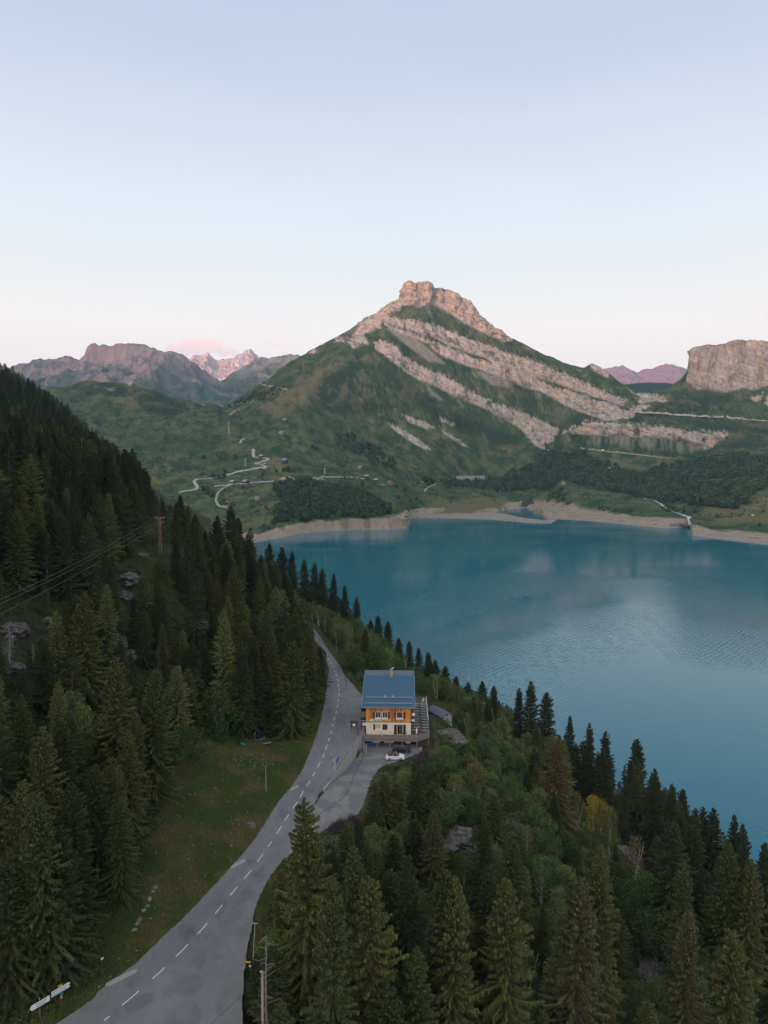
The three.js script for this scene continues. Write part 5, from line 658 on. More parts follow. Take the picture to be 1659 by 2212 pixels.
// terrace tables: top on trestle with a bench each side
function picnicTable(label, p, turn, wood, group) {
  const t = thing('picnic_table', label, 'table', p, turn, group); mesh('table_top', bx(1.75, .06, .78, 0, .76, 0), wood, t); const under = mats.trestle;  // benches and trestles near black: shade around the tops put into their colour
  for (const s of [-1, 1]) mesh('bench', bx(1.75, .05, .27, 0, .44, s * .68), under, t);
  for (const s of [-1, 1]) mesh('trestle', join([bar([s * .62, 0, -.72], [s * .62, .72, -.2], .07), bar([s * .62, 0, .72], [s * .62, .72, .2], .07), bx(.06, .08, 1.5, s * .62, .4, 0)]), under, t);
  return t;
}
const ordinal = ['first', 'second', 'third', 'fourth', 'fifth', 'sixth', 'seventh', 'eighth', 'ninth', 'tenth', 'eleventh', 'twelfth'];
for (let i = 0; i < 11; i++) { picnicTable(`grey terrace table, ${ordinal[i]} from the front in the row beside the inn wall`, innAt(7.15 + (i % 3 === 1 ? .25 : 0), 2.41, -1.6 - i * 2.05), INN.turn, mats.tabletop, 'tables on the terrace'); picnicTable(`grey terrace table, ${ordinal[i]} from the front in the row along the outer railing`, innAt(9.7, 2.41, -1.3 - i * 2.05), INN.turn, mats.tabletop, 'tables on the terrace'); }
function closedParasol(label, p, mat, h = 2.5) { const t = thing('closed_parasol', label, 'parasol', p); mesh('pole', cyl(.03, .03, h, 0, 0, 0, 8), mats.white, t); const pr = [[.03, h - .02], [.09, h - .25], [.15, h - .9], [.19, h - 1.45], [.13, h - 1.5], [.02, h - 1.45]].map(([x, y]) => new THREE.Vector2(x, y)); const g = new THREE.LatheGeometry(pr.reverse(), 14), q = g.attributes.position; for (let i = 0; i < q.count; i++) { const a = Math.atan2(q.getZ(i), q.getX(i)), k = 1 + .25 * Math.sin(a * 6); q.setX(i, q.getX(i) * k); q.setZ(i, q.getZ(i) * k); } g.computeVertexNormals(); mesh('folded_canopy', g, mat, t); mesh('foot', cyl(.28, .26, .08, 0, 0, 0, 14), mats.concrete, t); return t; }
closedParasol('white folded parasol at the front corner of the terrace', innAt(7.3, 2.41, 1.4), mats.white); closedParasol('lilac-grey folded parasol at the front railing right of the glass door', innAt(4.9, 2.41, 2.2), mats.fabric, 2.3); closedParasol('lilac-grey folded parasol at the front railing below the closed shutters', innAt(-1.6, 2.41, 2.2), mats.fabric, 2.1); closedParasol('teal folded parasol hanging outside the terrace railing', innAt(10.35, 2.41, -4.6), mats.teal, 2.9);
for (let i = 0; i < 6; i++) closedParasol(`pale lilac folded parasol, ${ordinal[i]} from the front along the outer terrace railing`, innAt(10.5, 2.41, -8.0 - i * 3.2), mats.fabric, 2.3);
function whiteChair(label, p, turn) { const t = thing('garden_chair', label, 'chair', p, turn, 'white chairs at the end of the terrace'); mesh('seat', bx(.6, .06, .6, 0, .42, 0), mats.white, t); mesh('backrest', bx(.6, .7, .06, 0, .78, -.32, 0, -.2), mats.white, t); for (const [a, b] of [[-1, -1], [1, -1], [-1, 1], [1, 1]]) mesh('leg', bx(.06, .42, .06, a * .25, .21, b * .25), mats.white, t); }
whiteChair('white garden chair at the back of the terrace, nearer the inn', innAt(6.9, 2.41, -25.4), .5); whiteChair('white garden chair at the back of the terrace, nearer the railing', innAt(9.6, 2.41, -25.6), -.6);
function planter(label, p, turn, w, tone) { const t = thing('planter', label, 'planter', p, turn); mesh('box', bx(w, .32, .36, 0, .16, 0), mats.timber, t); const l = new Tris(), R = rng(Math.round(w * 100)); for (let i = 0; i < 160; i++) { const x = (R() - .5) * w, y = .3 + R() * .4, z = (R() - .5) * .4, s = .08; l.tri([x, y, z], [x + (R() - .5) * s * 2, y + s, z + (R() - .5) * s * 2], [x + s * (R() - .5) * 2, y - s * .4, z + s], [1, 1, 1]); } mesh('plants', l.build(), tone, t); return t; }
planter('planter of yellow-green plants at the road end of the terrace', innAt(-5.5, 2.41, 2.55), 0, 1.7, mats.leafgreen); planter('pot of red flowers at the front railing', innAt(-.35, 2.41, 2.45), 0, 1.3, mats.flower); planter('small pot of red flowers below the glass door', innAt(3.6, 2.41, 2.5), 0, .8, mats.flower);
for (let i = 0; i < 3; i++) { const p = innAt(-5.6 + i * .62, .22, 2.2), t = thing('waste_bin', ['blue waste bin under the terrace, nearest the retaining wall', 'blue waste bin under the terrace, middle of three', 'blue waste bin under the terrace, right of the three'][i], 'bin', p, 0, 'blue bins under the terrace'); mesh('body', bx(.52, .95, .55, 0, .52, 0), mats.bluebin, t); mesh('lid', bx(.56, .08, .62, 0, 1.04, .02, 0, .08), mats.bluebin, t); for (const s of [-1, 1]) { const w = new THREE.CylinderGeometry(.1, .1, .06, 12); w.rotateZ(Math.PI / 2); w.translate(s * .24, .1, -.24); mesh('wheel', w, mats.rubber, t); } }
// notice board on the forecourt
{
  const [x, D] = lv(765, 1578), t = thing('notice_board', 'small roofed wooden notice board with a white sheet on the forecourt', 'notice board', [x, ROAD_Y, -D], -.03);
  for (const s of [-1, 1]) mesh('post', bx(.14, 2.3, .14, s * .78, 1.15, 0), mats.dark, t); mesh('panel', bx(1.45, 1.05, .08, 0, 1.45, 0), mats.dark, t); mesh('sheet', bx(.72, .66, .02, -.02, 1.5, .06), mats.white, t); mesh('roof', join([bx(2.15, .07, .62, 0, 2.42, .26, 0, .45), bx(2.15, .07, .62, 0, 2.42, -.26, 0, -.45)]), mats.dark, t);
  const b = thing('stand_in_board', 'small folding board put in for an unclear dark shape on the forecourt', 'board', [...(([q, d]) => [q, ROAD_Y, -d])(lv(775, 1590))], .4); for (const s of [-1, 1]) mesh('leaf', bx(.55, .85, .04, 0, .42, s * .16, 0, -s * .3), mats.dark, b);  // added folding board, stand-in for a small unidentified dark shape
}
// retaining wall with its rail
{
  const n = 18, t = thing('retaining_wall', 'rough concrete retaining wall stepping down beside the ramp', 'wall', [0, 0, 0]), R = rng(9), g = [];
  for (let i = 0; i < n; i++) { const a = i / n, b = (i + 1) / n, p = (f) => [lerp(WALL0[0], WALL1[0], f), lerp(WALL0[1], WALL1[1], f)], [x0, d0] = p(a), [x1, d1] = p(b), bot = Math.min(rampY(d0), rampY(d1)) - .5, top = ROAD_Y + .25 + (R() - .5) * .06; g.push([x0, d0, x1, d1, bot, top]); }
  for (const [x0, d0, x1, d1, bot, top] of g) mesh('wall_block', bx(Math.hypot(x1 - x0, d1 - d0) - .03, top - bot, .42, (x0 + x1) / 2, (top + bot) / 2, -(d0 + d1) / 2, Math.atan2(d1 - d0, x1 - x0)), mats.concrete, t);
  const f = thing('railing', 'weathered timber railing along the top of the retaining wall', 'railing', [0, 0, 0]);
  for (let i = 0; i <= 18; i++) { const a = .12 + .88 * i / 18, x = lerp(WALL0[0], WALL1[0], a), d = lerp(WALL0[1], WALL1[1], a); mesh('post', bx(.13, 1.1, .13, x, ROAD_Y + .78, -d, .23), mats.oldwood, f); }
  for (const h of [.62, 1.0, 1.32]) { const P = (a) => [lerp(WALL0[0], WALL1[0], a) - .08, ROAD_Y + h, -lerp(WALL0[1], WALL1[1], a)]; mesh('rail', bar(P(.12), P(1), .06, .12), mats.timber, f); }
  for (const [px, py] of [[786, 1622], [791, 1626]]) { const [x, D] = lv(px, py, 67.3), s = thing('leaning_slab', px < 790 ? 'pale concrete post leaning at the end of the retaining wall' : 'second pale concrete post under the terrace corner', 'post', [x, 67, -D]); mesh('post', bx(.35, 2.4, .3, 0, 1.15, 0, .2, .1), mats.concrete, s); }
}
// flags on a forked pole beside the wall
{
  const [x, D] = lv(723.4, 1668.5), t = thing('flag_pole', 'forked white flag pole with a small plate beside the road', 'flag pole', [x, ROAD_Y, -D]); const H = 2.9;
  mesh('pole', cyl(.045, .04, H, 0, 0, 0, 10), mats.white, t); mesh('plate', bx(.55, .3, .03, 0, 1.05, .06), mats.white, t); mesh('arm', rod([0, H - .1, 0], [-1.02, H + 1.95, .1], .03, 8), mats.white, t); mesh('arm', rod([0, H - .1, 0], [1.0, H + 1.15, .1], .03, 8), mats.white, t);
  const flag = (label, bands, o, dir, w, h) => { const f = thing('flag', label, 'flag', [x + o[0], ROAD_Y + o[1], -D + o[2]]), n = bands.length; bands.forEach((m, k) => { const nu = 8, nv = 14, pos = new Float32Array(nu * nv * 3); for (let j = 0; j < nv; j++) for (let i = 0; i < nu; i++) { const u = (k + i / (nu - 1)) / n, v = j / (nv - 1), q = (j * nu + i) * 3, fold = Math.sin(u * 9 + v * 4) * .08 * v; pos[q] = dir[0] * v * h * .45 * (1 - u * .3) + fold + u * .25 * Math.sign(dir[0]) * -1 * .3; pos[q + 1] = dir[1] * v * h - u * w * (.95 - .2 * v); pos[q + 2] = Math.cos(u * 8 + v * 5) * .09; } const g = gridGeometry(nu, nv, pos); g.computeVertexNormals(); mesh(n > 1 ? 'band' : 'cloth', g, m, f); }); return f; };
  const two = (r, g, b) => new THREE.MeshStandardMaterial({ color: rgb(r, g, b), roughness: .8, side: THREE.DoubleSide });
  flag('red, white and blue flag hanging from the left arm of the flag pole', [two(.02, .06, .30), two(.75, .75, .75), two(.60, .03, .05)], [-.42, H + .75, .12], [-.9, .95], 2.1, 1.5); flag('plain blue flag hanging from the right arm of the flag pole', [two(.02, .11, .46)], [.42, H + .45, .12], [.95, .62], 1.8, 1.3);
}
// cars
function car(label, p, turn, paint, roofMat, low) {
  const t = thing('parked_car', label, 'car', p, turn), Lc = 4.6, w = 1.8, sh = (pts) => { const s = new THREE.Shape(pts.map(([x, y]) => new THREE.Vector2(x, y))); return s; };
  const hgt = low ? .94 : 1, ext = (pts, d, bev) => { const g = new THREE.ExtrudeGeometry(sh(pts), { depth: d - 2 * bev, bevelEnabled: true, bevelThickness: bev, bevelSize: bev, bevelSegments: 3 }); g.translate(0, 0, -(d - 2 * bev) / 2); return g; };
  const arch = (cx, r, n = 8) => Array.from({ length: n + 1 }, (_, i) => { const a = Math.PI * (1 - i / n); return [cx + Math.cos(a) * r, .33 + Math.sin(a) * r]; });
  mesh('body', ext([[-2.22, .42], [-2.15, .28], ...arch(-1.38, .38), ...arch(1.38, .38), [2.12, .28], [2.24, .48], [2.2, .72], [1.9, .88], [1.0, 1.0 * hgt], [-1.9, 1.02 * hgt], [-2.2, .95], [-2.26, .7]], w, .08), paint, t);
  mesh('cabin', ext([[-2.02, 1.0 * hgt], [-1.78, 1.42 * hgt], [-1.2, 1.5 * hgt], [.1, 1.5 * hgt], [.45, 1.42 * hgt], [1.02, 1.0 * hgt]], w - .26, .1), mats.glass, t);
  mesh('roof', ext([[-1.75, 1.46 * hgt], [-1.2, 1.52 * hgt], [.1, 1.52 * hgt], [.42, 1.45 * hgt], [.1, 1.49 * hgt], [-1.2, 1.49 * hgt]], w - .34, .03), roofMat, t);
  mesh('pillar', join([-1, 1].flatMap((s) => [bar([-2.0, 1.0 * hgt, s * .84], [-1.74, 1.45 * hgt, s * .74], .2, .05), bar([-.55, 1.0 * hgt, s * .84], [-.55, 1.46 * hgt, s * .76], .08, .04), bar([.98, 1.0 * hgt, s * .84], [.4, 1.46 * hgt, s * .75], .07, .05)])), paint, t);
  for (const [a, s] of [[-1.38, 1], [1.38, 1], [-1.38, -1], [1.38, -1]]) { const g = new THREE.TorusGeometry(.25, .085, 10, 20), c = new THREE.CylinderGeometry(.21, .21, .1, 16); g.translate(a, .335, s * .82); c.rotateX(Math.PI / 2); c.translate(a, .335, s * .82); const wl = mesh('wheel', g, mats.rubber, t); mesh('rim', c, mats.steel, wl); }
  for (const s of [-1, 1]) { mesh('headlight', bx(.22, .14, .42, 2.12, .72, s * .62, s * .3), mats.white, t); mesh('tail_light', bx(.1, .3, .3, -2.26, .85, s * .7), low ? mats.white : mats.redlamp, t); mesh('door_mirror', bx(.14, .14, .2, .75, 1.06, s * .98), paint, t); }
  mesh('number_plate', bx(.03, .11, .5, -2.36, .6, 0), mats.white, t); mesh('bumper', join([bx(.12, .16, 1.6, 2.24, .38, 0), bx(.12, .16, 1.6, -2.28, .38, 0)]), mats.black, t); return t;
}
const whitePaint = new THREE.MeshPhysicalMaterial({ color: rgb(.85, .85, .87), roughness: .35, clearcoat: 1, clearcoatRoughness: .08 }), blackPaint = new THREE.MeshPhysicalMaterial({ color: rgb(.008, .012, .018), roughness: .35, clearcoat: 1, clearcoatRoughness: .06 });
{ const [x, D] = lv(853.5, 1640, 67), [x2, D2] = lv(868, 1626, 67); car('white estate car with a black roof parked at the grass edge', [x, rampY(D) + .02, -D], 0, whitePaint, mats.black); car('black hatchback parked between the white car and the terrace', [x2, rampY(D2) + .02, -D2 - .6], -.16, blackPaint, blackPaint, true); }
// shed on the slope right of the terrace
{
  const t = thing('shed', 'small stone shed with a dark slate-grey gable roof right of the terrace', 'shed', [16.4, 63.2, -204], .52), w = 3.2, l = 7, h = 4.2, r = 1.1;
  mesh('wall', join([bx(w, h, .25, 0, h / 2, l / 2 - .13), bx(w, h, .25, 0, h / 2, -l / 2 + .13), bx(.25, h, l - .5, -w / 2 + .13, h / 2, 0), bx(.25, h, l - .5, w / 2 - .13, h / 2, 0)]), mats.concrete, t);
  const sp = Math.atan2(r, w / 2 + .5), sl = Math.hypot(r, w / 2 + .5); for (const s of [-1, 1]) mesh('roof_slope', bx(sl + .1, .12, l + 1.2, s * (w / 4 + .25), h + r / 2 - .1, 0, 0, 0, -s * sp), mats.ridge, t);
  const gs = new THREE.Shape([[-w / 2, h], [w / 2, h], [0, h + r * .85]].map(([x, y]) => new THREE.Vector2(x, y))), gg = new THREE.ExtrudeGeometry(gs, { depth: .2, bevelEnabled: false }); gg.translate(0, 0, l / 2 - .22); mesh('gable', gg, mats.dark, t); mesh('gable_lamp', bx(.25, .3, .15, .5, h + .25, l / 2 + .06), mats.white, t);
}
// ---------------------------------------------------------------- roadside, meadow and rocks
function sightNear(px, py) { const a = (px - 829.5) / FOC, b = (1106 - py) / FOC; for (let D = 45; D < 900; D += .5) { const t = D / (b * SP + CP), x = a * t, y = EYE + (b * CP - SP) * t; if (y <= nearHeight(x, D)) return new THREE.Vector3(x, nearHeight(x, D), -D); } return null; }
// direction signs, lower left
{
  const arrow = (w, h, left, lines, font) => { const s = new THREE.Shape([[-w / 2 + .22, -h / 2], [w / 2, -h / 2], [w / 2, h / 2], [-w / 2 + .22, h / 2], [-w / 2, 0]].map(([x, y]) => new THREE.Vector2(left ? x : -x, y))); const g = new THREE.ExtrudeGeometry(s, { depth: .04, bevelEnabled: false }), tx = canvasTex(512, Math.round(512 * h / w), (c, W, H) => { c.fillStyle = '#e8eef0'; c.fillRect(0, 0, W, H); c.fillStyle = '#101820'; c.font = `bold ${font}px sans-serif`; c.textAlign = 'center'; lines.forEach((l, i) => c.fillText(l, W / 2 + (left ? 14 : -14), H * (i + .5) / lines.length + font * .36, W * .8)); }); const p = new THREE.PlaneGeometry(w - .24, h - .04); p.translate(left ? .1 : -.1, 0, .045); return [g, p, new THREE.MeshStandardMaterial({ map: tx, roughness: .6 })]; };
  const put = (name, label, px, py, build) => { const p = sightNear(px, py), t = thing(name, label, 'road sign', [p.x, p.y, p.z], .90); build(t); };
  const board = (t, a, y) => { const [g, p, m] = a; g.translate(0, y, .05); p.translate(0, y, .05); const b = mesh('arrow_board', g, mats.white, t); mesh('lettering', p, m, b); };
  put('direction_sign', 'white arrow sign pointing left on a rusty post at the lower left', 87, 2207, (t) => { mesh('post', cyl(.05, .05, 2.9, 0, 0, 0, 8), mats.rust, t); board(t, arrow(2.5, .68, true, ['ALBERTVILLE', 'BEAUFORT'], 54), 2.35); mesh('cap', cyl(.07, .06, .18, 0, 2.9, 0, 8), mats.galvan, t); });
  put('direction_sign', 'pair of narrow white arrow signs pointing right under a yellow plate', 132.5, 2175, (t) => { mesh('post', cyl(.05, .05, 2.8, 0, 0, 0, 8), mats.rust, t); board(t, arrow(2.5, .33, false, ['BOURG ST MAURICE'], 46), 2.5); board(t, arrow(2.5, .33, false, ['CORMET DE ROSELEND'], 46), 2.12); mesh('yellow_plate', bx(.6, .3, .04, -.1, 2.86, .05), std(.55, .33, .03, .6), t); mesh('green_plate', bx(.42, .42, .04, .05, 1.55, .05), std(.03, .26, .22, .6), t); mesh('warning_plate', join([bx(.42, .18, .04, 0, 1.2, .05)]), std(.55, .04, .05, .6), t); mesh('warning_stripe', bx(.14, .19, .04, .03, 1.2, .056), mats.white, t); });
  const q = sightNear(221, 2088), m = thing('marker_plate', 'small white plate on a stake in the verge, lower left', 'marker', [q.x, q.y, q.z], .8); mesh('stake', cyl(.025, .025, .9, 0, 0, 0, 6), mats.oldwood, m); mesh('plate', bx(.34, .3, .03, 0, 1.0, .02), mats.white, m);
  const k = sightNear(541, 2106), k2 = thing('marker_post', 'short grey post with a white cap and yellow plate at the road edge', 'marker', [k.x, k.y, k.z]); mesh('post', cyl(.05, .05, 1.1, 0, 0, 0, 8), mats.galvan, k2); mesh('cap', bx(.3, .2, .2, 0, 1.15, 0), mats.white, k2); mesh('yellow_plate', bx(.62, .24, .05, -.3, 1.75, .04), std(.72, .45, .02, .6), k2); mesh('stem', cyl(.03, .03, .7, 0, 1.2, 0, 6), mats.galvan, k2);
}
function lampPost(label, px, py, h, lean = 0, tee = true) { const p = sightNear(px, py), t = thing('lamp_post', label, 'post', [p.x, p.y - .1, p.z]); t.rotation.z = lean; mesh('pole', cyl(.085, .055, h, 0, 0, 0, 10), mats.galvan, t); mesh('base', cyl(.14, .12, .25, 0, 0, 0, 10), mats.galvan, t); if (tee) mesh('crossbar', bx(.75, .06, .1, 0, h + .03, 0), mats.galvan, t); return t; }
lampPost('thin pale metal post standing in the flower meadow', 575, 1711, 5.7, .015, false); lampPost('pale metal post with a crossbar at the edge of the lower road', 546, 2093, 6.7, -.06); lampPost('thin metal post on the bank behind the inn', 727, 1408, 7, .03, false);
// dead spruce snag, timber pole and cable at the lower road edge
function snag(name, label, p, H, r, branches, seed, mat, droop = .1) {
  const R = rng(seed), t = thing(name, label, 'dead tree', p), w = new Tris(), b = new Tris(), one = [1, 1, 1]; let q = [0, 0, 0];
  for (let i = 1; i <= 8; i++) { const n = [(R() - .5) * .25, H * i / 8, (R() - .5) * .25]; w.tube(q, n, r * (1.05 - (i - 1) / 9), r * (1.05 - i / 9), 8, one); q = n; }
  for (let i = 0; i < branches; i++) { const y = H * (.25 + .74 * (i + R()) / branches), a = R() * 6.28, l = (1 - .55 * y / H) * (1.2 + 2.2 * R()) * Math.min(1, H / 12), c = Math.cos(a), s = Math.sin(a), m = [c * l * .55, y + (R() - .4) * .5 - droop * l, s * l * .55], e = [c * l + (R() - .5) * .5, m[1] + (R() - .6) * .8 - droop * l, s * l + (R() - .5) * .5]; b.tube([0, y, 0], m, .05, .03, 4, one); b.tube(m, e, .03, .01, 3, one); for (let k = 0; k < 3; k++) { const f = R(), o = [lerp(m[0], e[0], f), lerp(m[1], e[1], f), lerp(m[2], e[2], f)]; b.tube(o, [o[0] + (R() - .5) * .9, o[1] - R() * .5, o[2] + (R() - .5) * .9], .015, .006, 3, one); } }
  mesh('trunk', w.build(), mat, t); mesh('branches', b.build(), mat, t); return t;
}
const deadWood = std(.20, .165, .135, .95), silverWood = std(.30, .28, .265, .95);
{
  const q = at(574, 2019, 80), y0 = nearHeight(q.x, 80); snag('dead_spruce', 'broken dead spruce trunk with bare branches at the lower road edge', [q.x, y0 - .3, -80], q.y - y0 + .3, .27, 34, 3, deadWood, .02);
  const p = at(569, 2098, 77), y1 = nearHeight(p.x, 77), H = p.y - y1, t = thing('utility_pole', 'weathered timber utility pole against the dead spruce', 'pole', [p.x - .1, y1 - .2, -77]); mesh('pole', cyl(.15, .12, H + .2, 0, 0, 0, 12), std(.33, .26, .20, .9), t); mesh('conduit', bx(.06, H * .95, .05, -.15, H * .5, .06), mats.galvan, t); mesh('bracket', bx(.55, .06, .06, 0, H + .05, 0), mats.galvan, t); mesh('insulator', cyl(.05, .05, .16, -.22, H + .08, 0, 8), mats.white, t);
  const cable = (name, label, pts, r, m = mats.black) => { const c = new THREE.CatmullRomCurve3(pts.map((v) => new THREE.Vector3(...v))); tag(mesh(name, new THREE.TubeGeometry(c, 60, r, 5), m), label, 'cable'); };
  cable('cable', 'black cable dipping from the timber pole across the lower road', [[p.x, y1 + H - .4, -77], [p.x - 9, y1 + H - 3.4, -67], [p.x - 20, y1 + H - 4.6, -52], [p.x - 36, y1 + H - 4, -34]], .022);
  const c0 = at(568, 1895, 98), c1 = at(562, 1740, 150); cable('cable', 'thin overhead cable crossing above the road towards the meadow', [[p.x, y1 + H, -77], [c0.x, c0.y, -98], [c1.x, c1.y + .5, -150], [lv(575, 1711)[0], 77, -lv(575, 1711)[1]]], .012);
}
// power line on the left slope
{
  const mast = (label, px, py, D, H, red) => { const p = at(px, py, D), y = nearHeight(p.x, D), t = thing('power_pylon', label, 'pylon', [p.x, y - .3, -D], .3), m = red ? std(.40, .15, .07, .85) : mats.oldwood, h = p.y - y; const legs = [], lace = []; for (const [a, b] of [[-1, -1], [1, -1], [1, 1], [-1, 1]]) mesh('leg', bar([a * .42, 0, b * .42], [a * .2, h + .3, b * .2], .17), m, t); const n = Math.round(h / .9); for (let i = 0; i < n; i++) { const f = i / n, g = (i + 1) / n, w0 = lerp(.42, .2, f), w1 = lerp(.42, .2, g), y0 = (h + .3) * f, y1 = (h + .3) * g; for (const s of [-1, 1]) lace.push(bar([-w0, y0, s * w0], [w1, y1, s * w1], .05), bar([s * w0, y0, w0], [s * w1, y1, -w1], .08)); } mesh('lattice', join(lace), m, t); mesh('crossarm', join([bx(2.6, .1, .12, 0, h - .2, 0), bx(2.0, .1, .12, .2, h - 1.7, 0)]), m, t); for (const [x, q] of [[-1.2, h - .2], [1.2, h - .2], [1.1, h - 1.7]]) mesh('insulator', cyl(.07, .07, .45, x, q + .05, 0, 8), mats.white, t); return new THREE.Vector3(p.x, p.y, -D); };
  const A = mast('rusty red lattice pylon on the rocky crest of the left slope', 345, 1117, 245, 13, true), B = mast('dark lattice pylon rising behind the spruces beyond the red one', 457, 1096, 420, 13, false);
  const wire = (label, a, b, sag) => { const pts = []; for (let i = 0; i <= 12; i++) { const f = i / 12, v = a.clone().lerp(b, f); v.y -= sag * 4 * f * (1 - f); pts.push(v); } tag(mesh('power_line', new THREE.TubeGeometry(new THREE.CatmullRomCurve3(pts), 48, .024, 4), mats.oldwood), label, 'cable', 'power lines on the left slope'); };
  [[0, 1306, 'upper'], [0, 1316, 'middle'], [0, 1342, 'lower']].forEach(([px, py, w], i) => { const e = at(px - 120, py + 42, 120), s = A.clone().add(new THREE.Vector3([-1.2, 1.2, 1.1][i], [.2, .2, -1.3][i], 0)); wire(`${w} power line sagging from the red pylon to the left edge`, s, e, 1.5); wire(`${w} power line from the red pylon to the pylon behind it`, s, B.clone().add(new THREE.Vector3([-1.2, 1.2, 1.1][i], [.2, .2, -1.3][i], 0)), 3); });
}
// trampoline, picnic table and toy slide on the meadow
{
  const p = sightNear(554, 1598), t = thing('trampoline', 'round trampoline with a dark safety net at the top of the meadow', 'trampoline', [p.x, p.y, p.z]), r = 2.1, g = new THREE.TorusGeometry(r, .09, 8, 40); g.rotateX(Math.PI / 2); g.translate(0, .75, 0);
  mesh('rim_pad', g, std(.16, .30, .28, .7), t); const m = new THREE.CylinderGeometry(r - .1, r - .1, .03, 40); m.translate(0, .75, 0); mesh('jumping_mat', m, mats.black, t);
  const net = new THREE.CylinderGeometry(r - .22, r - .05, 1.9, 40, 1, true); net.translate(0, 1.72, 0); mesh('safety_net', net, new THREE.MeshStandardMaterial({ color: rgb(.008, .009, .02), roughness: .9, transparent: true, opacity: .88, side: THREE.DoubleSide }), t);
  for (let i = 0; i < 8; i++) { const a = i / 8 * 6.283; mesh('net_pole', rod([Math.cos(a) * r, 0, Math.sin(a) * r], [Math.cos(a) * (r - .15), 2.7, Math.sin(a) * (r - .15)], .03), i === 2 ? mats.white : mats.black, t); mesh('leg', rod([Math.cos(a) * r, 0, Math.sin(a) * r], [Math.cos(a) * r, .75, Math.sin(a) * r], .04), mats.steel, t); }
  const q = sightNear(577, 1613); picnicTable('reddish wooden picnic table on the meadow beside the trampoline', [q.x, q.y, q.z], .5, std(.36, .22, .15, .85)).scale.setScalar(1.15);
  const s = sightNear(520.5, 1611), o = thing('toy_slide', 'small teal and grey plastic toy slide left of the trampoline', 'toy', [s.x, s.y, s.z], .3); mesh('slide', join([bx(.75, .1, .9, .25, .3, 0, 0, 0, -.35), bx(.75, .22, .06, .25, .36, .45, 0, 0, -.35), bx(.75, .22, .06, .25, .36, -.45, 0, 0, -.35), bx(.5, .15, .9, .8, .12, 0)]), mats.teal, o); mesh('ladder', join([bar([-.45, 0, .3], [-.15, 1.0, .3], .06), bar([-.45, 0, -.3], [-.15, 1.0, -.3], .06), bx(.1, .06, .6, -.3, .45, 0), bx(.1, .06, .6, -.18, .95, 0)]), mats.steel, o);
}
// rock outcrops
function boulder(seed, flat) { const g = new THREE.IcosahedronGeometry(1, 14), p = g.attributes.position, col = new Float32Array(p.count * 3), v = new THREE.Vector3(); for (let i = 0; i < p.count; i++) { v.fromBufferAttribute(p, i); const d = v.clone(); let k = .70 + .50 * fbm3(d.x * 1.2 + seed, d.y * 1.2, d.z * 1.2, 3) + .30 * (ridged3(d.x * 1.9 + seed, d.y * 2.6, d.z * 1.9, 4) - .6); const cut = [[.7, .5, .5], [-.6, .7, .2], [.1, .75, -.7], [-.5, .2, .8], [.9, .1, -.3]]; for (const [a, b, c] of cut) { const q = (d.x * (a + .2 * Math.sin(seed)) + d.y * b + d.z * (c + .2 * Math.cos(seed * 2))); if (q > .25) k = Math.min(k, .60 / q); } k += .05 * noise3(d.x * 9, d.y * 14, d.z * 9 + seed); v.multiplyScalar(k); v.y *= flat; p.setXYZ(i, v.x, v.y, v.z); const m = fbm3(d.x * 3, d.y * 3 + seed, d.z * 3, 4), t = clamp(.5 + m), moss = smooth(.05, .35, fbm3(d.x * 2.5 + 9, d.y * 2.5, d.z * 2.5 + seed, 4)) * clamp(d.y + .4); const c = [lerp(.07, .21, t), lerp(.062, .186, t), lerp(.055, .165, t)].map((q, j) => lerp(q, [.085, .085, .035][j], moss * .8)); col.set(c, i * 3); } g.setAttribute('color', new THREE.BufferAttribute(col, 3)); g.computeVertexNormals(); return g; }
const BOULDER = [boulder(1, .62), boulder(7, .5), boulder(13, .75), boulder(21, .55)], rockMat = new THREE.MeshStandardMaterial({ vertexColors: true, roughness: .95 });
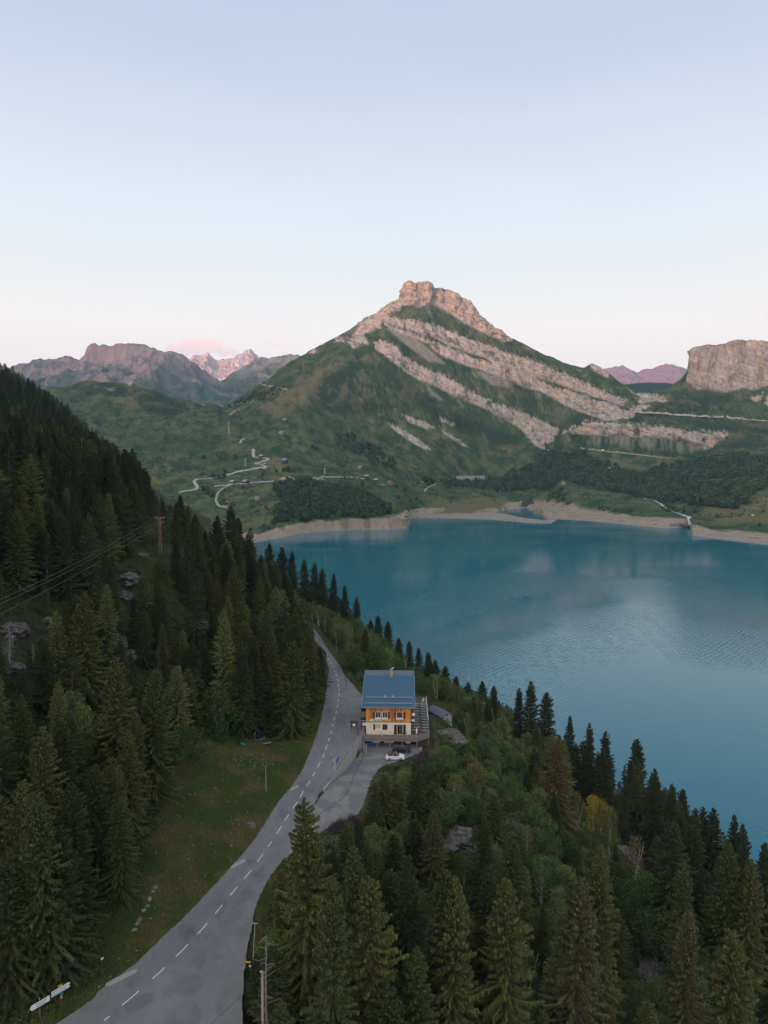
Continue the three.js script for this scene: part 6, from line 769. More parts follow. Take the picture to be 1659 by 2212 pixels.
[[25, 1356, 5, 'grey rock ledge at the far left edge of the slope'], [100, 1338, 4, 'low grey rock left of the light green young tree'], [150, 1345, 5, 'pale ledge behind the drooping yellow-green spruce'], [240, 1375, 5.5, 'rounded grey ledge right of the drooping spruce'], [272, 1246, 5.5, 'large pale boulder on the crest below the power lines'], [295, 1195, 4, 'small pale rock on the crest left of the red pylon'], [262, 1285, 4.5, 'jumbled rock below the large pale boulder'], [310, 1300, 4, 'grey rock in the gap under the crest'], [420, 1350, 6, 'broad rock slab among spruces in mid slope'], [440, 1425, 4.5, 'brown rock under the broad slab'], [390, 1428, 4, 'small stony patch left of the brown rock'], [262, 1415, 4.5, 'mossy rock bank in the middle of the left slope'], [185, 1492, 5, 'rock half hidden behind the pale leafy tree'], [228, 1478, 3.5, 'small pale rock beside fallen branches, left slope'], [30, 1440, 3, 'small rock below the ledge at the far left'], [960, 1586, 6.5, 'big brown boulder on the slope under the shed'], [985, 1808, 6.5, 'pale bare rock dome in the wood below the ramp'], [1000, 1838, 4.5, 'lower shoulder of the rock dome'], [1065, 1706, 2.6, 'small pinkish rock in the shrubs right of the inn'], [1345, 1838, 4.5, 'stony outcrop in the glade below the birches'], [1290, 1852, 4, 'reddish stony scar left of the glade'], [1395, 1872, 3, 'little pale rock at the end of the glade'], [1415, 2020, 6.5, 'long reddish rock slope behind the grey dead tree'], [1385, 2085, 6.5, 'pale broken rock left of the grey dead tree'], [1335, 2175, 5.5, 'dark rock at the bottom below the tall pair of spruces'], [1400, 2150, 5, 'jagged rock under the grey dead tree'], [1560, 2140, 5, 'brown stony bank at the lower right corner'], [1620, 2180, 5, 'brown bank beside the fallen silver log'], [538, 1781, 1.5, 'single brown boulder on the meadow at the road edge'], [168, 2103, 1.4, 'tan stone in the verge above the road signs'], [1010, 1700, 2.2, 'small rock among weeds below the big round shrub'], [955, 1690, 2, 'low rock at the weedy bank']].forEach(([px, py, r, label], i) => { const p = sightNear(px, py); if (!p) return; const m = tag(mesh('rock_outcrop', BOULDER[i % 4], rockMat), label, 'rock'); m.position.set(p.x, p.y - r * .2, p.z); m.scale.set(r * 1.3, r * .8, r * 1.05); m.rotation.set(.15 * Math.sin(i * 3), i * 2.1, .2 * Math.cos(i * 5)); });
// pale stones of a dry runnel at the meadow foot
[[336, 1916], [330, 1928], [323, 1944], [316, 1958], [309, 1972], [302, 1988], [296, 2000], [290, 2012]].forEach(([px, py], i) => { const p = sightNear(px, py), m = tag(mesh('pale_stone', BOULDER[i % 4], std(.40, .39, .37, .95)), `pale stone of the dry runnel at the meadow foot, ${ordinal[i]} from the top`, 'stone', 'stones of the dry runnel'); m.position.copy(p); m.scale.set(.7 + .3 * Math.sin(i * 4), .3, .55); m.rotation.y = i; });
{ let p = sightNear(22, 1445); snag('dead_spruce', 'bare grey dead spruce at the left edge above the wood', [p.x, p.y - .3, p.z], 9.5, .22, 60, 5, silverWood, .25); p = sightNear(1452, 2150); snag('dead_spruce', 'grey dead tree with drooping lichen branches on the rocky slope', [p.x, p.y - .4, p.z], 12, .24, 110, 6, silverWood, .45); p = sightNear(72, 1450); snag('dead_sapling', 'thin dead sapling beside the bare grey spruce', [p.x, p.y, p.z], 6, .1, 16, 8, silverWood); for (const [x, y, D, l] of [[176, 944, 300, 'pale bare trunk sticking out of the high wood, right of two'], [170, 952, 302, 'pale bare trunk sticking out of the high wood, left of two'], [231, 958, 330, 'single pale bare trunk near the skyline of the wood']]) { const q = at(x, y, D), g = nearHeight(q.x, D); snag('dead_spruce', l, [q.x, g, -D], q.y - g, .22, 20, x, silverWood); }
  const a = sightNear(1590, 2140), b = sightNear(1618, 2190), t = thing('fallen_log', 'silver fallen log on the bank at the lower right', 'log', [a.x, a.y + .3, a.z]); mesh('stem', rod([0, .2, 0], [b.x - a.x, b.y - a.y + .2, b.z - a.z], .22, 9), silverWood, t); mesh('root', join([rod([0, .2, 0], [-.6, .8, -.3], .1), rod([0, .2, 0], [-.5, -.1, .4], .08), rod([0, .2, 0], [-.3, .7, .5], .07)]), silverWood, t); }
// low growth: shrubs under the trees, meadow grass, flowers
function tuft(seed, n, h, w, spread, tone = .3) { const R = rng(seed), t = new Tris(); for (let i = 0; i < n; i++) { const a = R() * 6.28, r = Math.sqrt(R()) * spread, x = Math.cos(a) * r, z = Math.sin(a) * r, b = R() * 6.28, l = h * (.6 + .6 * R()), k = vary(R, tone), bx_ = (R() - .5) * l * .7, bz = (R() - .5) * l * .7; t.tri([x - Math.cos(b) * w, 0, z - Math.sin(b) * w], [x + Math.cos(b) * w, 0, z + Math.sin(b) * w], [x + bx_, l, z + bz], k); } return t.build(); }
function bushGeo(seed, leaves) { const R = rng(seed), t = new Tris(); for (let i = 0; i < leaves; i++) { const z = R(), ph = R() * 6.28, lump = 1 + .28 * Math.sin(ph * 3 + seed) + .2 * Math.sin(z * 9), r = (.55 + .45 * R()) * lump, q = Math.sqrt(1 - z * z), p = [q * Math.cos(ph) * r, z * r * .75, q * Math.sin(ph) * r], L = .10 + .09 * R(), d = [R() - .5, R() - .6, R() - .5], dl = Math.hypot(...d), e = d.map((v) => v / dl * L), f = cross3(e, [R() - .5, R(), R() - .5]), fl = Math.hypot(...f) || 1, g = f.map((v) => v / fl * L * .5); t.quad([p[0] - e[0], p[1] - e[1], p[2] - e[2]], [p[0] + g[0], p[1] + g[1], p[2] + g[2]], [p[0] + e[0], p[1] + e[1], p[2] + e[2]], [p[0] - g[0], p[1] - g[1], p[2] - g[2]], vary(R, .35)); } return t.build(); }
function scatter(name, label, category, geo, mat, spots) { const m = new THREE.InstancedMesh(geo, mat, spots.length); m.name = numbered(name); const M = new THREE.Matrix4(), q = new THREE.Quaternion(), up = new THREE.Vector3(0, 1, 0); spots.forEach(([x, y, z, s, sy, a], i) => { M.compose(new THREE.Vector3(x, y, z), q.setFromAxisAngle(up, a), new THREE.Vector3(s, sy, s)); m.setMatrixAt(i, M); }); m.userData = { kind: 'stuff', label, category }; scene.add(m); return m; }
{
  const R = rng(501), low = [[], [], []], grass = [[], [], []], flowers = [], weeds = [];
  const inFrame = (x, D, y) => { const [px, py] = bearing(x, y, D); return px > -60 && px < 1720 && py < 2290; };
  const paved = boxed([...roadPairs.slice(1, 23).map((p) => p[0]), ...roadPairs.slice(1, 23).map((p) => p[1]).reverse()]);
  for (let n = 0; n < 60000 && low[0].length + low[1].length + low[2].length < 15000; n++) {
    const D = 58 * Math.pow(430 / 58, R()), x = D * (-.62 + R() * 1.22) - 4, r = roadSide(x, D); if (Math.abs(r) < 6 || r > 126) continue;
    if (signedPoly(x, D, meadow, 4) > -1 || signedPoly(x, D, yardPoly, 4) > -1.4 || signedPoly(x, D, padPoly, 4) > -1) continue;
    if (signedPoly(x, D, paved, 4) > -2.5) continue;
    const y = nearHeight(x, D); if (y < 1 || !inFrame(x, D, y)) continue;
    const [px, py] = bearing(x, y, D); if (r < 0 && clearings.some((c) => inPoly(px, py, c.p)) && R() < .2) continue; if (r > 0 && rightGlades.some((c) => inPoly(px, py, c.p)) && R() < .7) continue;
    const s = (.45 + 1.1 * Math.pow(R(), 2)) * (r > 0 && D > 145 ? 1.25 : 1); low[Math.floor(R() * 3)].push([x, y - .15, -D, s, s * (.7 + .5 * R()), R() * 6.28]);
  }
  [[LEAF.dark, 'dark low shrubs covering the slopes'], [LEAF.green, 'green low shrubs covering the slopes'], [foliage(.095, .092, .034), 'dry brownish heath covering the slopes']].forEach(([m, l], i) => scatter('undergrowth', l, 'shrubs', bushGeo(61 + i, 150), m, low[i]));
  for (let n = 0; n < 170000; n++) {
    const D = 62 + 135 * R(), x = -85 + 110 * R(), r = roadSide(x, D), inM = signedPoly(x, D, meadow, 5), verge = Math.abs(r) < 11 && Math.abs(r) > 3; if (inM < -1.5 && !verge && !(r < 0 && r > -16 && D < 130)) continue;
    if (signedPoly(x, D, paved, 4) > -.25 || signedPoly(x, D, yardPoly, 4) > -.2 || signedPoly(x, D, padPoly, 3) > 0) continue;
    const y = nearHeight(x, D); if (!inFrame(x, D, y)) continue;
    const f = fbm2(x * .08, D * .08, 3), k = f + (R() - .5) * .5; grass[k > .22 ? 2 : k > -.1 ? 1 : 0].push([x, y - .02, -D, .8 + .7 * R(), .6 + .8 * R(), R() * 6.28]);
    if (R() < .012 && inM > 0) flowers.push([x, y + .3, -D, .6 + .6 * R(), 1, R() * 6.28]); const [px, py] = bearing(x, y, D); if (px > 505 && px < 590 && py > 1630 && py < 1670 && R() < .035) flowers.push([x, y + .35, -D, 1, 1, R() * 6]);
  }
  [[foliage(.098, .150, .038), 'green meadow grass along the road'], [foliage(.148, .168, .050), 'yellow-green meadow grass along the road'], [foliage(.225, .195, .082), 'dry straw-coloured grass along the road']].forEach(([m, l], i) => scatter('meadow_grass', l, 'grass', tuft(91 + i, 14, .42, .028, .34), m, grass[i]));
  scatter('wildflowers', 'white umbels scattered through the meadow', 'flowers', (() => { const t = new Tris(), Q = rng(3); for (let i = 0; i < 6; i++) { const a = i * 1.05, b = a + .9; t.tri([0, .05, 0], [Math.cos(a) * .11, .03, Math.sin(a) * .11], [Math.cos(b) * .11, .03, Math.sin(b) * .11], [1, 1, 1]); } return t.build(); })(), std(.62, .62, .52, .9, { vertexColors: true }), flowers);
  for (const [cx, cy, w, h, n] of [[742, 1788, 26, 26, 260], [905, 1650, 22, 34, 260], [1030, 1735, 34, 20, 200], [935, 1690, 18, 30, 160]]) for (let i = 0; i < n; i++) { const p = sightNear(cx + (R() - .5) * 2 * w, cy + (R() - .5) * 2 * h); if (p && signedPoly(p.x, -p.z, yardPoly, 4) < -.5) weeds.push([p.x, p.y, p.z, .8 + .5 * R(), 1 + R() * .8, R() * 6]); }
  scatter('fireweed', 'purple-brown stands of fireweed at the ramp edge', 'weeds', tuft(97, 22, .95, .035, .4, .4), foliage(.125, .085, .095), weeds);
}
// ---------------------------------------------------------------- hamlet, tracks and woods across the lake
const S = (px, py) => farHeight.sight(px, py);
function ribbon(name, label, pts, width, mat, lift = .9) {
  const w = []; for (let i = 1; i < pts.length; i++) { const n = Math.max(2, Math.round(Math.hypot(pts[i][0] - pts[i - 1][0], pts[i][1] - pts[i - 1][1]) / 1.5)); for (let k = 0; k < n; k++) w.push([lerp(pts[i - 1][0], pts[i][0], k / n), lerp(pts[i - 1][1], pts[i][1], k / n)]); } w.push(pts[pts.length - 1]);
  let P = w.map(([x, y]) => S(x, y)).filter(Boolean); for (let s = 0; s < 3; s++) P = P.map((p, i) => i && i < P.length - 1 ? p.clone().multiplyScalar(.5).addScaledVector(P[i - 1], .25).addScaledVector(P[i + 1], .25) : p);
  const pos = [], idx = []; P.forEach((p, i) => { const a = P[Math.max(0, i - 1)], b = P[Math.min(P.length - 1, i + 1)], d = new THREE.Vector3(b.x - a.x, 0, b.z - a.z).normalize(), n = new THREE.Vector3(-d.z, 0, d.x).multiplyScalar(width / 2); for (const s of [-1, 0, 1]) { const x = p.x + n.x * s, z = p.z + n.z * s; pos.push(x, Math.max(farHeight(x, -z), p.y - 2) + lift, z); } if (i) { const k = i * 3; for (const o of [0, 1]) idx.push(k - 3 + o, k + o, k - 2 + o, k - 2 + o, k + o, k + 1 + o); } });
  const g = new THREE.BufferGeometry(); g.setAttribute('position', new THREE.Float32BufferAttribute(pos, 3)); g.setIndex(idx); g.computeVertexNormals(); mat.side = THREE.DoubleSide; return structure(name, g, mat, label);
}
const vill = (l) => l.map(([x, y]) => [398 + x * .28, 962 + y * .28]), left = (l) => l.map(([x, y]) => [x * .5, 663.6 + y * .5]), right = (l) => l.map(([x, y]) => [1227.6 + x * .26, 663.6 + y * .26]), mid = (l) => l.map(([x, y]) => [829.5 + x * .28, 962 + y * .28]);
const lane = std(.36, .33, .29, .95), track = std(.33, .28, .20, .95);
ribbon('road', 'pale lane looping up the meadow through the hamlet', vill([[-40, 366], [0, 358], [95, 343], [102, 325], [76, 290], [80, 272], [110, 266], [190, 262], [330, 235], [420, 208], [540, 188], [625, 178], [632, 165], [580, 150], [540, 143], [600, 130], [645, 118], [652, 110], [600, 100], [540, 95], [530, 75], [536, 45], [526, 38]]), 8, lane);
ribbon('road', 'pale lane above the loops near the saddle', left([[1036, 590], [1046, 574], [1080, 563]]), 7, lane); ribbon('road', 'short pale bend below the saddle', left([[995, 466], [1010, 450], [1060, 432]]), 7, lane); ribbon('road', 'pale track crossing the saddle', left([[1000, 424], [1040, 418], [1085, 412], [1095, 403]]), 6, track); ribbon('road', 'track climbing the dark spur by the saddle', left([[1120, 330], [1150, 340], [1200, 352], [1240, 358]]), 6, track);
ribbon('road', 'lane running level past the hamlet', vill([[230, 320], [360, 307], [520, 292], [600, 287], [690, 283]]), 8, lane); ribbon('path', 'brown farm track dropping to the lone chalet', vill([[350, 315], [300, 335], [265, 360], [248, 400], [245, 430], [260, 465], [300, 482], [330, 486]]), 6, track);
ribbon('road', 'lane running right from the stone farmhouse', vill([[1060, 248], [1200, 250], [1350, 252]]), 7, lane); ribbon('path', 'pale footpath above the delta', mid([[290, 290], [310, 275], [345, 270]]), 5, track); ribbon('path', 'pale path curving down the delta meadow', mid([[415, 298], [350, 322], [318, 345], [312, 362]]), 5, track);
ribbon('road', 'mountain road cut across the slope under the big cliff', right([[540, 880], [620, 884], [700, 886], [800, 893], [900, 902], [1050, 913], [1150, 918], [1270, 922], [1400, 933], [1530, 942], [1700, 952]]), 13, std(.40, .33, .25, .95), 1.6); ribbon('path', 'pale lane along the meadow terrace', right([[100, 1175], [300, 1200], [500, 1218], [680, 1240], [950, 1268]]), 6, track);
ribbon('stream', 'small braided stream reaching the lake', right([[560, 1580], [720, 1610], [770, 1640], [800, 1665], [870, 1698], [940, 1726], [990, 1742]]), 7, std(.50, .50, .48, .6), .7); ribbon('waterfall', 'thin white waterfall dropping into the lake', right([[1000, 1744], [1008, 1765], [1012, 1790], [1014, 1812]]), 7, std(.62, .64, .64, .5), 1.2);
function house(label, px, py, w, d, h, turn, wallM, roofM, opt = {}) {
  const p = S(px, py); if (!p) return; const t = thing(opt.name ?? 'chalet', label, 'house', [p.x, p.y - .8, p.z], turn, 'houses of the hamlet'), r = opt.pitch ?? w * .26;
  mesh('wall', bx(w, h + 1, d, 0, (h + 1) / 2 - .5, 0), wallM, t); if (opt.base) mesh('stone_base', bx(w + .3, h * .45, d + .3, 0, h * .22, 0), opt.base, t);
  const gs = new THREE.Shape([[-w / 2, 0], [w / 2, 0], [0, r]].map(([x, y]) => new THREE.Vector2(x, y))), gg = new THREE.ExtrudeGeometry(gs, { depth: d, bevelEnabled: false }); gg.translate(0, h + .5, -d / 2); mesh('gable', gg, wallM, t);
  const sl = Math.hypot(w / 2 + 1, r * (w / 2 + 1) / (w / 2)), an = Math.atan2(r, w / 2); for (const s of [-1, 1]) mesh('roof_slope', bx(sl, .35, d + 2, s * (w / 4 + .5), h + .55 + r / 2 - .35, 0, 0, 0, -s * an), roofM, t);
  const n = Math.max(2, Math.round(w / 3.5)); for (let i = 0; i < n; i++) for (const yy of h > 5 ? [h * .3, h * .72] : [h * .5]) mesh('window', bx(1.1, 1.3, .12, lerp(-w / 2 + 1.6, w / 2 - 1.6, n > 1 ? i / (n - 1) : .5), yy + .3, d / 2 + .2), mats.black, t); mesh('door', bx(1.3, 2.2, .14, w * .12, 1.3, d / 2 + .2), mats.dark, t); if (opt.chimney) mesh('chimney', bx(.9, 2, .9, w * .15, h + r + .4, 0), mats.concrete, t); return t;
}
const timberDark = std(.085, .055, .045, .9), slate = std(.26, .265, .28, .7), blueSlate = std(.17, .21, .27, .6), stoneTan = std(.40, .31, .23, .9), greyRoof = std(.33, .32, .31, .8);
house('lone dark timber chalet with a grey roof on the lower meadow', 488, 1094, 15, 12, 8, .15, timberDark, slate, { base: mats.concrete, chimney: true }); house('little stone hut with a pyramid-like roof on the meadow', 557, 1081, 10, 9, 5.5, .4, stoneTan, greyRoof, { pitch: 4 }); house('brown chalet at the road fork of the hamlet, left of two', 503, 1046, 14, 11, 6, 1.2, timberDark, greyRoof, { base: stoneTan }); house('brown chalet at the road fork of the hamlet, right of two', 531, 1045, 16, 12, 6.5, 1.1, timberDark, slate, { base: stoneTan });
house('grey barn inside the upper loop of the lane', 566, 990, 13, 10, 5, 1.3, timberDark, greyRoof); house('long low barn with a blue-grey roof above the lane loops', 615, 1001, 20, 12, 6, 1.45, timberDark, blueSlate); house('big tan stone farmhouse right of the bare bank', 692, 1044, 17, 13, 9, .5, stoneTan, stoneTan, { chimney: true }); house('roofless stone annex behind the tan farmhouse', 683, 1037, 14, 10, 5, .5, stoneTan, greyRoof); house('dark chalet with parked cars on the right lane', 793, 1034, 13, 11, 7.5, 1.4, timberDark, slate); house('brick-red small house at the right end of the hamlet', 842, 1047, 15, 12, 7, .2, std(.30, .16, .11, .9), greyRoof, { chimney: true }); house('small grey cabin on the brow of the meadow', 777, 1012, 10, 8, 4.5, 1.3, std(.2, .17, .15, .9), greyRoof);
house('high grey barn under the mountain flank', 617, 912, 17, 12, 5, 1.3, std(.15, .13, .12, .9), blueSlate); house('pale stone barn below the high grey one', 608, 938, 17, 12, 5, 1.4, std(.36, .31, .27, .9), blueSlate); house('farmhouse on top of the rounded left hill', 284, 834, 20, 14, 7, 1.3, std(.3, .25, .2, .9), greyRoof); house('tiny cabin at the edge of the far meadow terrace', 1186, 977, 9, 8, 8, .3, std(.32, .24, .2, .9), greyRoof); house('small hut at the right edge above the dark wood', 1649, 985, 16, 12, 6, 1.3, std(.2, .17, .15, .9), blueSlate); house('brown barn beside the red house', 812, 1040, 13, 9, 5, 1.2, timberDark, greyRoof);
function vehicle(label, px, py, Lc, h, top, low, turn = 0) { const p = S(px, py); if (!p) return; const t = thing('far_vehicle', label, 'vehicle', [p.x, p.y, p.z], turn); mesh('body', bx(Lc, h * .55, 2.2, 0, h * .4, 0), low, t); mesh('cabin', bx(Lc * .7, h * .5, 2, -Lc * .06, h * .85, 0), top, t); for (const [a, s] of [[-1, 1], [1, 1], [-1, -1], [1, -1]]) { const g = new THREE.CylinderGeometry(.4, .4, .25, 10); g.rotateX(Math.PI / 2); g.translate(a * Lc * .32, .4, s * 1.05); mesh('wheel', g, mats.rubber, t); } }
vehicle('white van on the meadow terrace below the lower cliff band', 1302, 974, 9, 4, mats.white, mats.white); vehicle('white camper in the glade of the dark wood', 1316, 1013, 9, 4, mats.white, mats.white); vehicle('red machine with a white roof on the right shore meadow', 1627, 1118, 6, 4.5, mats.white, std(.35, .03, .03, .5)); vehicle('white car beside the dark chalet of the hamlet', 782, 1036, 6, 2.4, mats.white, mats.white); vehicle('second white car beside the dark chalet', 787, 1035, 6, 2.4, mats.white, mats.white); vehicle('pale van parked in the lower lane loop', 572, 1005, 7, 3.2, mats.white, mats.black); vehicle('white car on the level lane right of the fork', 542, 1044, 5, 2.2, mats.white, mats.white);
{ // concrete gallery wall at the mountain foot, bare bank, island rock
  const wall = (label, a, b, h) => { const p = S(...a), q = S(...b); if (!p || !q) return; const l = Math.hypot(q.x - p.x, q.z - p.z), t = thing('gallery_wall', label, 'wall', [(p.x + q.x) / 2, Math.min(p.y, q.y) - 3, (p.z + q.z) / 2], Math.atan2(-(q.z - p.z), q.x - p.x)); mesh('wall', bx(l, h, 4, 0, h / 2, 0), mats.concrete, t); mesh('parapet', bx(l + .4, .8, 4.6, 0, h + .4, 0), std(.42, .41, .39, .9), t); };
  wall('long grey concrete road wall at the foot of the big mountain', [986, 1036], [1046, 1035], 14); wall('short grey wall section right of the long road wall', [1093, 1032], [1108, 1030], 11);
  const rk = (name, label, px, py, sx, sy, sz, m, k) => { const p = S(px, py); if (!p) return; const r = tag(mesh(name, BOULDER[k], m), label, 'rock'); r.position.set(p.x, p.y + sy * .15, p.z); r.scale.set(sx, sy, sz); };
  { const p = S(1140, 1093); if (p) { const g = new THREE.ConeGeometry(1, 2, 20, 16), q = g.attributes.position, v = new THREE.Vector3(); for (let i = 0; i < q.count; i++) { v.fromBufferAttribute(q, i); const n = 1 + .45 * fbm3(v.x * 1.4, v.y * 1.4, v.z * 1.4, 4); q.setXYZ(i, v.x * n + (v.y + 1) * .35, v.y + .25 * noise3(v.x * 2, v.y * 2, v.z * 2), v.z * n); } g.computeVertexNormals(); const r = tag(mesh('island_rock', g, std(.06, .05, .052, .95)), 'dark jagged rock standing at the head of the little cove', 'rock'); r.position.set(p.x - 6, p.y + 12, p.z); r.scale.set(24, 20, 16); } } rk('bare_bank', 'pale bare earth bank beside the hamlet grove', 622, 1040, 30, 18, 10, std(.46, .38, .28, .95), 0); rk('bare_bank', 'second pale bare bank right of the first', 640, 1042, 16, 10, 8, std(.42, .34, .25, .95), 1); rk('bare_bank', 'bare sandy mound by the red house', 822, 1049, 20, 9, 10, std(.30, .22, .16, .95), 3); rk('rock_outcrop', 'grey rock buttress beside the waterfall', 1470, 1136, 34, 16, 14, std(.26, .225, .195, .95), 1);  rk('rock_outcrop', 'pale scar on the green hillock by the cove', 1218, 1048, 9, 18, 8, std(.36, .27, .20, .95), 0);
  const mast = (label, px, py, h) => { const p = S(px, py); if (!p) return; const t = thing('lattice_mast', label, 'pylon', [p.x, p.y, p.z]), g = []; for (const [a, b] of [[-1, -1], [1, -1], [1, 1], [-1, 1]]) mesh('leg', bar([a * 2, 0, b * 2], [a * .3, h, b * .3], .28), mats.galvan, t); for (let i = 0; i < 6; i++) { const w0 = lerp(2, .3, i / 6), w1 = lerp(2, .3, (i + 1) / 6); for (const s of [-1, 1]) g.push(bar([-w0, h * i / 6, s * w0], [w1, h * (i + 1) / 6, s * w1], .18), bar([s * w0, h * i / 6, w0], [s * w1, h * (i + 1) / 6, -w1], .18)); } mesh('lattice', join(g), mats.galvan, t); mesh('crossarm', join([bx(9, .3, .3, 0, h * .85, 0), bx(7, .3, .3, 0, h * .97, 0)]), mats.galvan, t); };
  mast('faint lattice mast on the meadow left of the lane loops', 494, 942, 42); mast('thin mast near the round trees of the meadow', 530, 1010, 22); mast('lattice mast above the tan farmhouse', 703, 1024, 24); mast('thin mast left of the lattice mast above the farmhouse', 700, 1026, 16); mast('small mast on the distant ridge by the saddle', 644, 762, 22);
}
// woods and single trees far off
function farTree(seed, n, wide) { const R = rng(seed), t = new Tris(); for (let i = 0; i < n; i++) { const z = R() * 2 - 1, ph = R() * 6.28, lump = 1 + .22 * Math.sin(ph * 3 + seed) + .18 * Math.sin(z * 5 + ph), r = (.72 + .3 * R()) * lump, q = Math.sqrt(1 - z * z), c = [q * Math.cos(ph) * r * wide, 1.05 + z * r * .95, q * Math.sin(ph) * r * wide], L = .20 + .2 * R(), d = [R() - .5, R() - .5, R() - .5], dl = Math.hypot(...d), e = d.map((v) => v / dl * L), f = cross3(e, [R() - .5, R() - .5, R() - .5]), fl = Math.hypot(...f) || 1, g = f.map((v) => v / fl * L * .7); t.quad([c[0] - e[0], c[1] - e[1], c[2] - e[2]], [c[0] + g[0], c[1] + g[1], c[2] + g[2]], [c[0] + e[0], c[1] + e[1], c[2] + e[2]], [c[0] - g[0], c[1] - g[1], c[2] - g[2]], vary(R, .3)); } return t.build(); }
const FAR = [farTree(5, 130, .8), farTree(6, 130, .95), farTree(7, 120, .6)], farTone = [foliage(.072, .102, .042), foliage(.100, .132, .050), foliage(.058, .084, .042)];
{
  const woods = [
    ['dark mixed wood behind the right shore', [[1085, 1034], [1110, 1018], [1165, 998], [1190, 980], [1240, 978], [1300, 1003], [1330, 1006], [1390, 1020], [1410, 1016], [1440, 1008], [1500, 996], [1600, 982], [1620, 986], [1659, 996], [1760, 996], [1760, 1044], [1659, 1048], [1615, 1070], [1608, 1092], [1585, 1100], [1540, 1094], [1480, 1088], [1440, 1086], [1400, 1079], [1330, 1063], [1270, 1053], [1225, 1036], [1200, 1044], [1180, 1062], [1150, 1060], [1110, 1048]], 95, 15],
    ['leafy grove between the hamlet and the lake', [[590, 1050], [615, 1040], [650, 1038], [690, 1048], [740, 1056], [780, 1062], [800, 1078], [835, 1096], [843, 1110], [800, 1119], [720, 1118], [640, 1127], [600, 1129], [590, 1112], [610, 1082]], 85, 13],
    ['belt of trees along the road wall at the mountain foot', [[900, 1036], [985, 1038], [1010, 1044], [1085, 1034], [1110, 1050], [1150, 1062], [1100, 1064], [1040, 1056], [960, 1052], [910, 1047]], 130, 11], ['narrow dark wood running down the mountain flank', [[718, 940], [760, 943], [790, 958], [830, 985], [860, 1003], [855, 1018], [830, 1012], [790, 990], [750, 970], [722, 955]], 150, 12],
    ['scrub wood on the spur beside the saddle', [[488, 878], [540, 854], [600, 836], [626, 834], [600, 852], [560, 864], [510, 878]], 170, 8], ['scattered trees on top of the lower cliff band', [[1370, 928], [1460, 941], [1540, 946], [1575, 953], [1500, 955], [1420, 944]], 260, 10], ['scrub under the big cliff', [[1400, 870], [1520, 862], [1600, 880], [1500, 896], [1420, 892]], 420, 6], ['scrub along the gorge below the rock bands', [[1165, 965], [1230, 962], [1240, 985], [1190, 1000], [1150, 990]], 220, 8], ['shrubs below the green hillock', [[1190, 1048], [1210, 1050], [1240, 1085], [1225, 1094], [1185, 1075]], 120, 9], ['hedge of shrubs along the hillock shore', [[1280, 1096], [1330, 1100], [1370, 1106], [1360, 1110], [1290, 1103]], 120, 6], ['shrubs round the stream mouth', [[1432, 1090], [1455, 1094], [1468, 1110], [1440, 1108]], 180, 7],
  ];
  const glade = boxed([[1300, 1010], [1330, 1007], [1400, 1018], [1425, 1022], [1400, 1026], [1310, 1018]]);
  woods.forEach(([label, poly, per, H], wi) => {
    const b = boxed(poly), pts = poly.map(([x, y]) => S(x, y)).filter(Boolean), xs = pts.map((p) => p.x), Ds = pts.map((p) => -p.z), x0 = Math.min(...xs) - 20, x1 = Math.max(...xs) + 20, d0 = Math.min(...Ds) - 30, d1 = Math.max(...Ds) + 60, R = rng(900 + wi), spots = [[], [], []], n = Math.min(40000, (x1 - x0) * (d1 - d0) / per);
    for (let i = 0; i < n; i++) { const x = lerp(x0, x1, R()), D = lerp(d0, d1, R()), y = farHeight(x, D), [bx0, by0] = bearing(x, y, D), px = bx0 + fbm2(x * .02, D * .02, 3) * 14, py = by0 + fbm2(x * .02 + 9, D * .02, 3) * 7; if (y < 3 || !inPoly(px, py, poly) || (wi === 0 && inPoly(px, py, glade.p))) continue; const h = H * (.55 + .75 * R()) / 2; spots[Math.floor(R() * 3)].push([x, y - .5, -D, h * (.8 + .4 * R()), h, R() * 6.28]); }
    spots.forEach((s, k) => { if (s.length) scatter('far_wood', label, 'wood', FAR[(k + wi) % 3], farTone[k], s); });
  });
  // bushes dotted over the far slopes
  const R = rng(777), dots = [[], []]; for (let i = 0; i < 26000; i++) { const D = 1500 + 1250 * R(), x = D * (-.45 + 1.0 * R()), y = farHeight(x, D); if (y < 18) continue; const [px, py] = bearing(x, y, D); if (py > 1120 || worst(rockPolys, px, py, 8) > -3) continue; if (fbm2(x * .006, D * .006, 3) + (R() - .5) * .5 < .12 + (px < 720 ? .25 : 0)) continue; const h = .8 + 2.3 * R() * R(); dots[i % 2].push([x, y - .3, -D, h, h * .9, R() * 6.28]); } dots.forEach((s, k) => scatter('hillside_shrubs', 'low shrubs dotted over the slopes across the lake', 'shrubs', FAR[k], farTone[1], s));
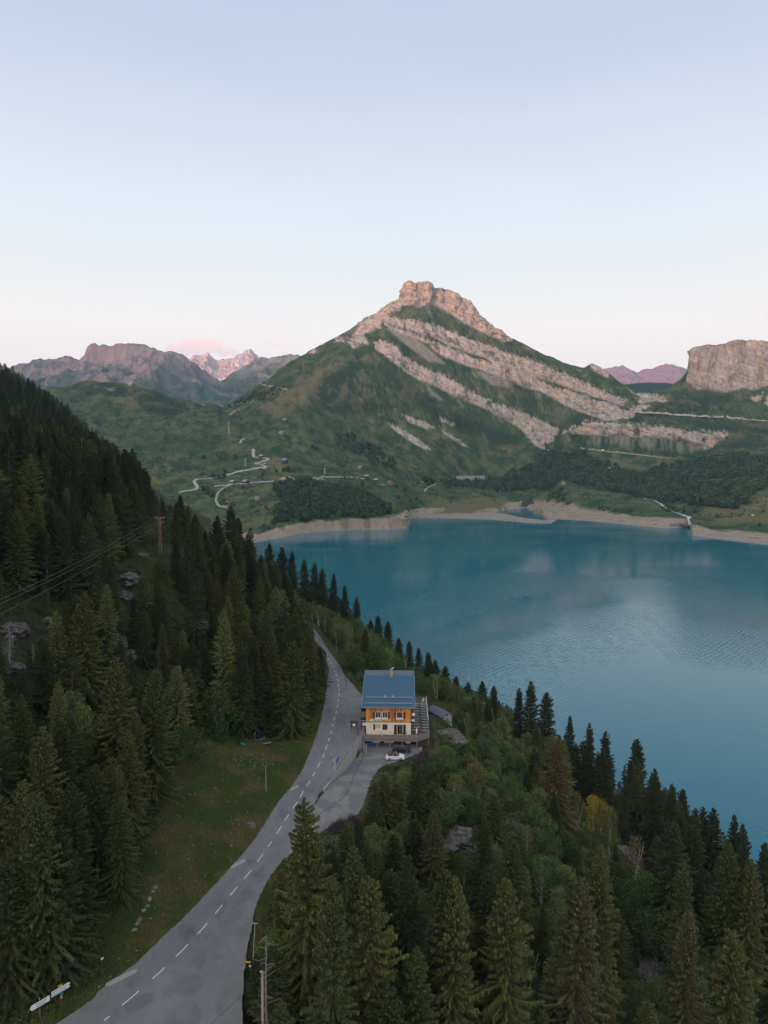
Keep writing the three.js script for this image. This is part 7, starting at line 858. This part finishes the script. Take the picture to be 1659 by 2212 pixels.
  [[440, 993, 13, 'round dark tree on the far meadow, left of three'], [475, 992, 14, 'round dark tree on the far meadow, middle of three'], [508, 991, 12, 'round dark tree on the far meadow, right of three'], [468, 985, 8, 'small bush behind the three round trees'], [460, 1032, 12, 'dark tree above the lane fork, left'], [472, 1034, 12, 'dark tree above the lane fork, second'], [484, 1033, 11, 'dark tree above the lane fork, third'], [488, 1022, 9, 'slim tree above the lane-fork group'], [440, 1062, 13, 'dark tree below the lane bend, uppermost'], [450, 1068, 14, 'dark tree below the lane bend, second'], [458, 1074, 13, 'dark tree below the lane bend, lowest'], [447, 1060, 11, 'dark tree hugging the lane bend'], [483, 1085, 9, 'young tree behind the lone chalet'], [500, 1092, 7, 'shrub right of the lone chalet'], [506, 1096, 6, 'low shrub further right of the lone chalet'], [592, 1132, 12, 'dark pointed tree at the shore below the meadow'], [570, 1140, 7, 'shrub at the shore left of the pointed tree'], [580, 1146, 7, 'shrub at the shore under the pointed tree'], [525, 1056, 7, 'bush below the level lane'], [568, 1030, 8, 'bush left of the bare bank'], [612, 1020, 12, 'tree behind the bare bank, left'], [622, 1018, 14, 'tallest tree behind the bare bank'], [636, 1021, 11, 'tree behind the bare bank, right'], [598, 1022, 9, 'small tree left behind the bare bank'], [675, 968, 11, 'tree high on the meadow, first of a small clump'], [683, 972, 10, 'tree high on the meadow, second of a small clump'], [340, 932, 6, 'single small tree on the rounded hill'], [406, 886, 7, 'small tree on the ridge of the rounded hill'], [847, 1006, 12, 'dark bush on the brow beside the narrow wood'], [770, 1058, 11, 'tree on the slope left of the red house'], [782, 1050, 12, 'tree above the grove by the dark chalet'], [800, 1056, 11, 'tree in the dip by the brown barn'], [772, 1072, 9, 'bush on the open knoll above the grove'], [858, 1054, 11, 'tree right of the brick-red house'], [874, 1060, 12, 'tree further right of the brick-red house'], [860, 1078, 10, 'tree at the edge of the delta meadow'], [885, 1086, 9, 'bush at the edge of the delta meadow'], [900, 1080, 9, 'second bush at the edge of the delta meadow'], [1478, 1108, 10, 'small tree by the stream mouth'], [1500, 1107, 10, 'pointed little tree right of the stream mouth'], [1550, 1120, 9, 'round bush on the right shore meadow'], [1640, 1138, 7, 'bush at the shore on the right edge']].forEach(([px, py, h, label], i) => { const p = S(px, py); if (!p) return; const t = thing('broadleaf_tree', label, 'tree', [p.x, p.y - .4, p.z], i * 1.7); mesh('crown', FAR[i % 3], farTone[i % 3], t).scale.set(h * .55, h * .5, h * .55); mesh('trunk', cyl(.3, .2, h * .4, 0, 0, 0, 6), BARK, t); });
}
scene.traverse((o) => { if (o.isMesh) o.castShadow = o.receiveShadow = true; });
renderer.render(scene, camera);
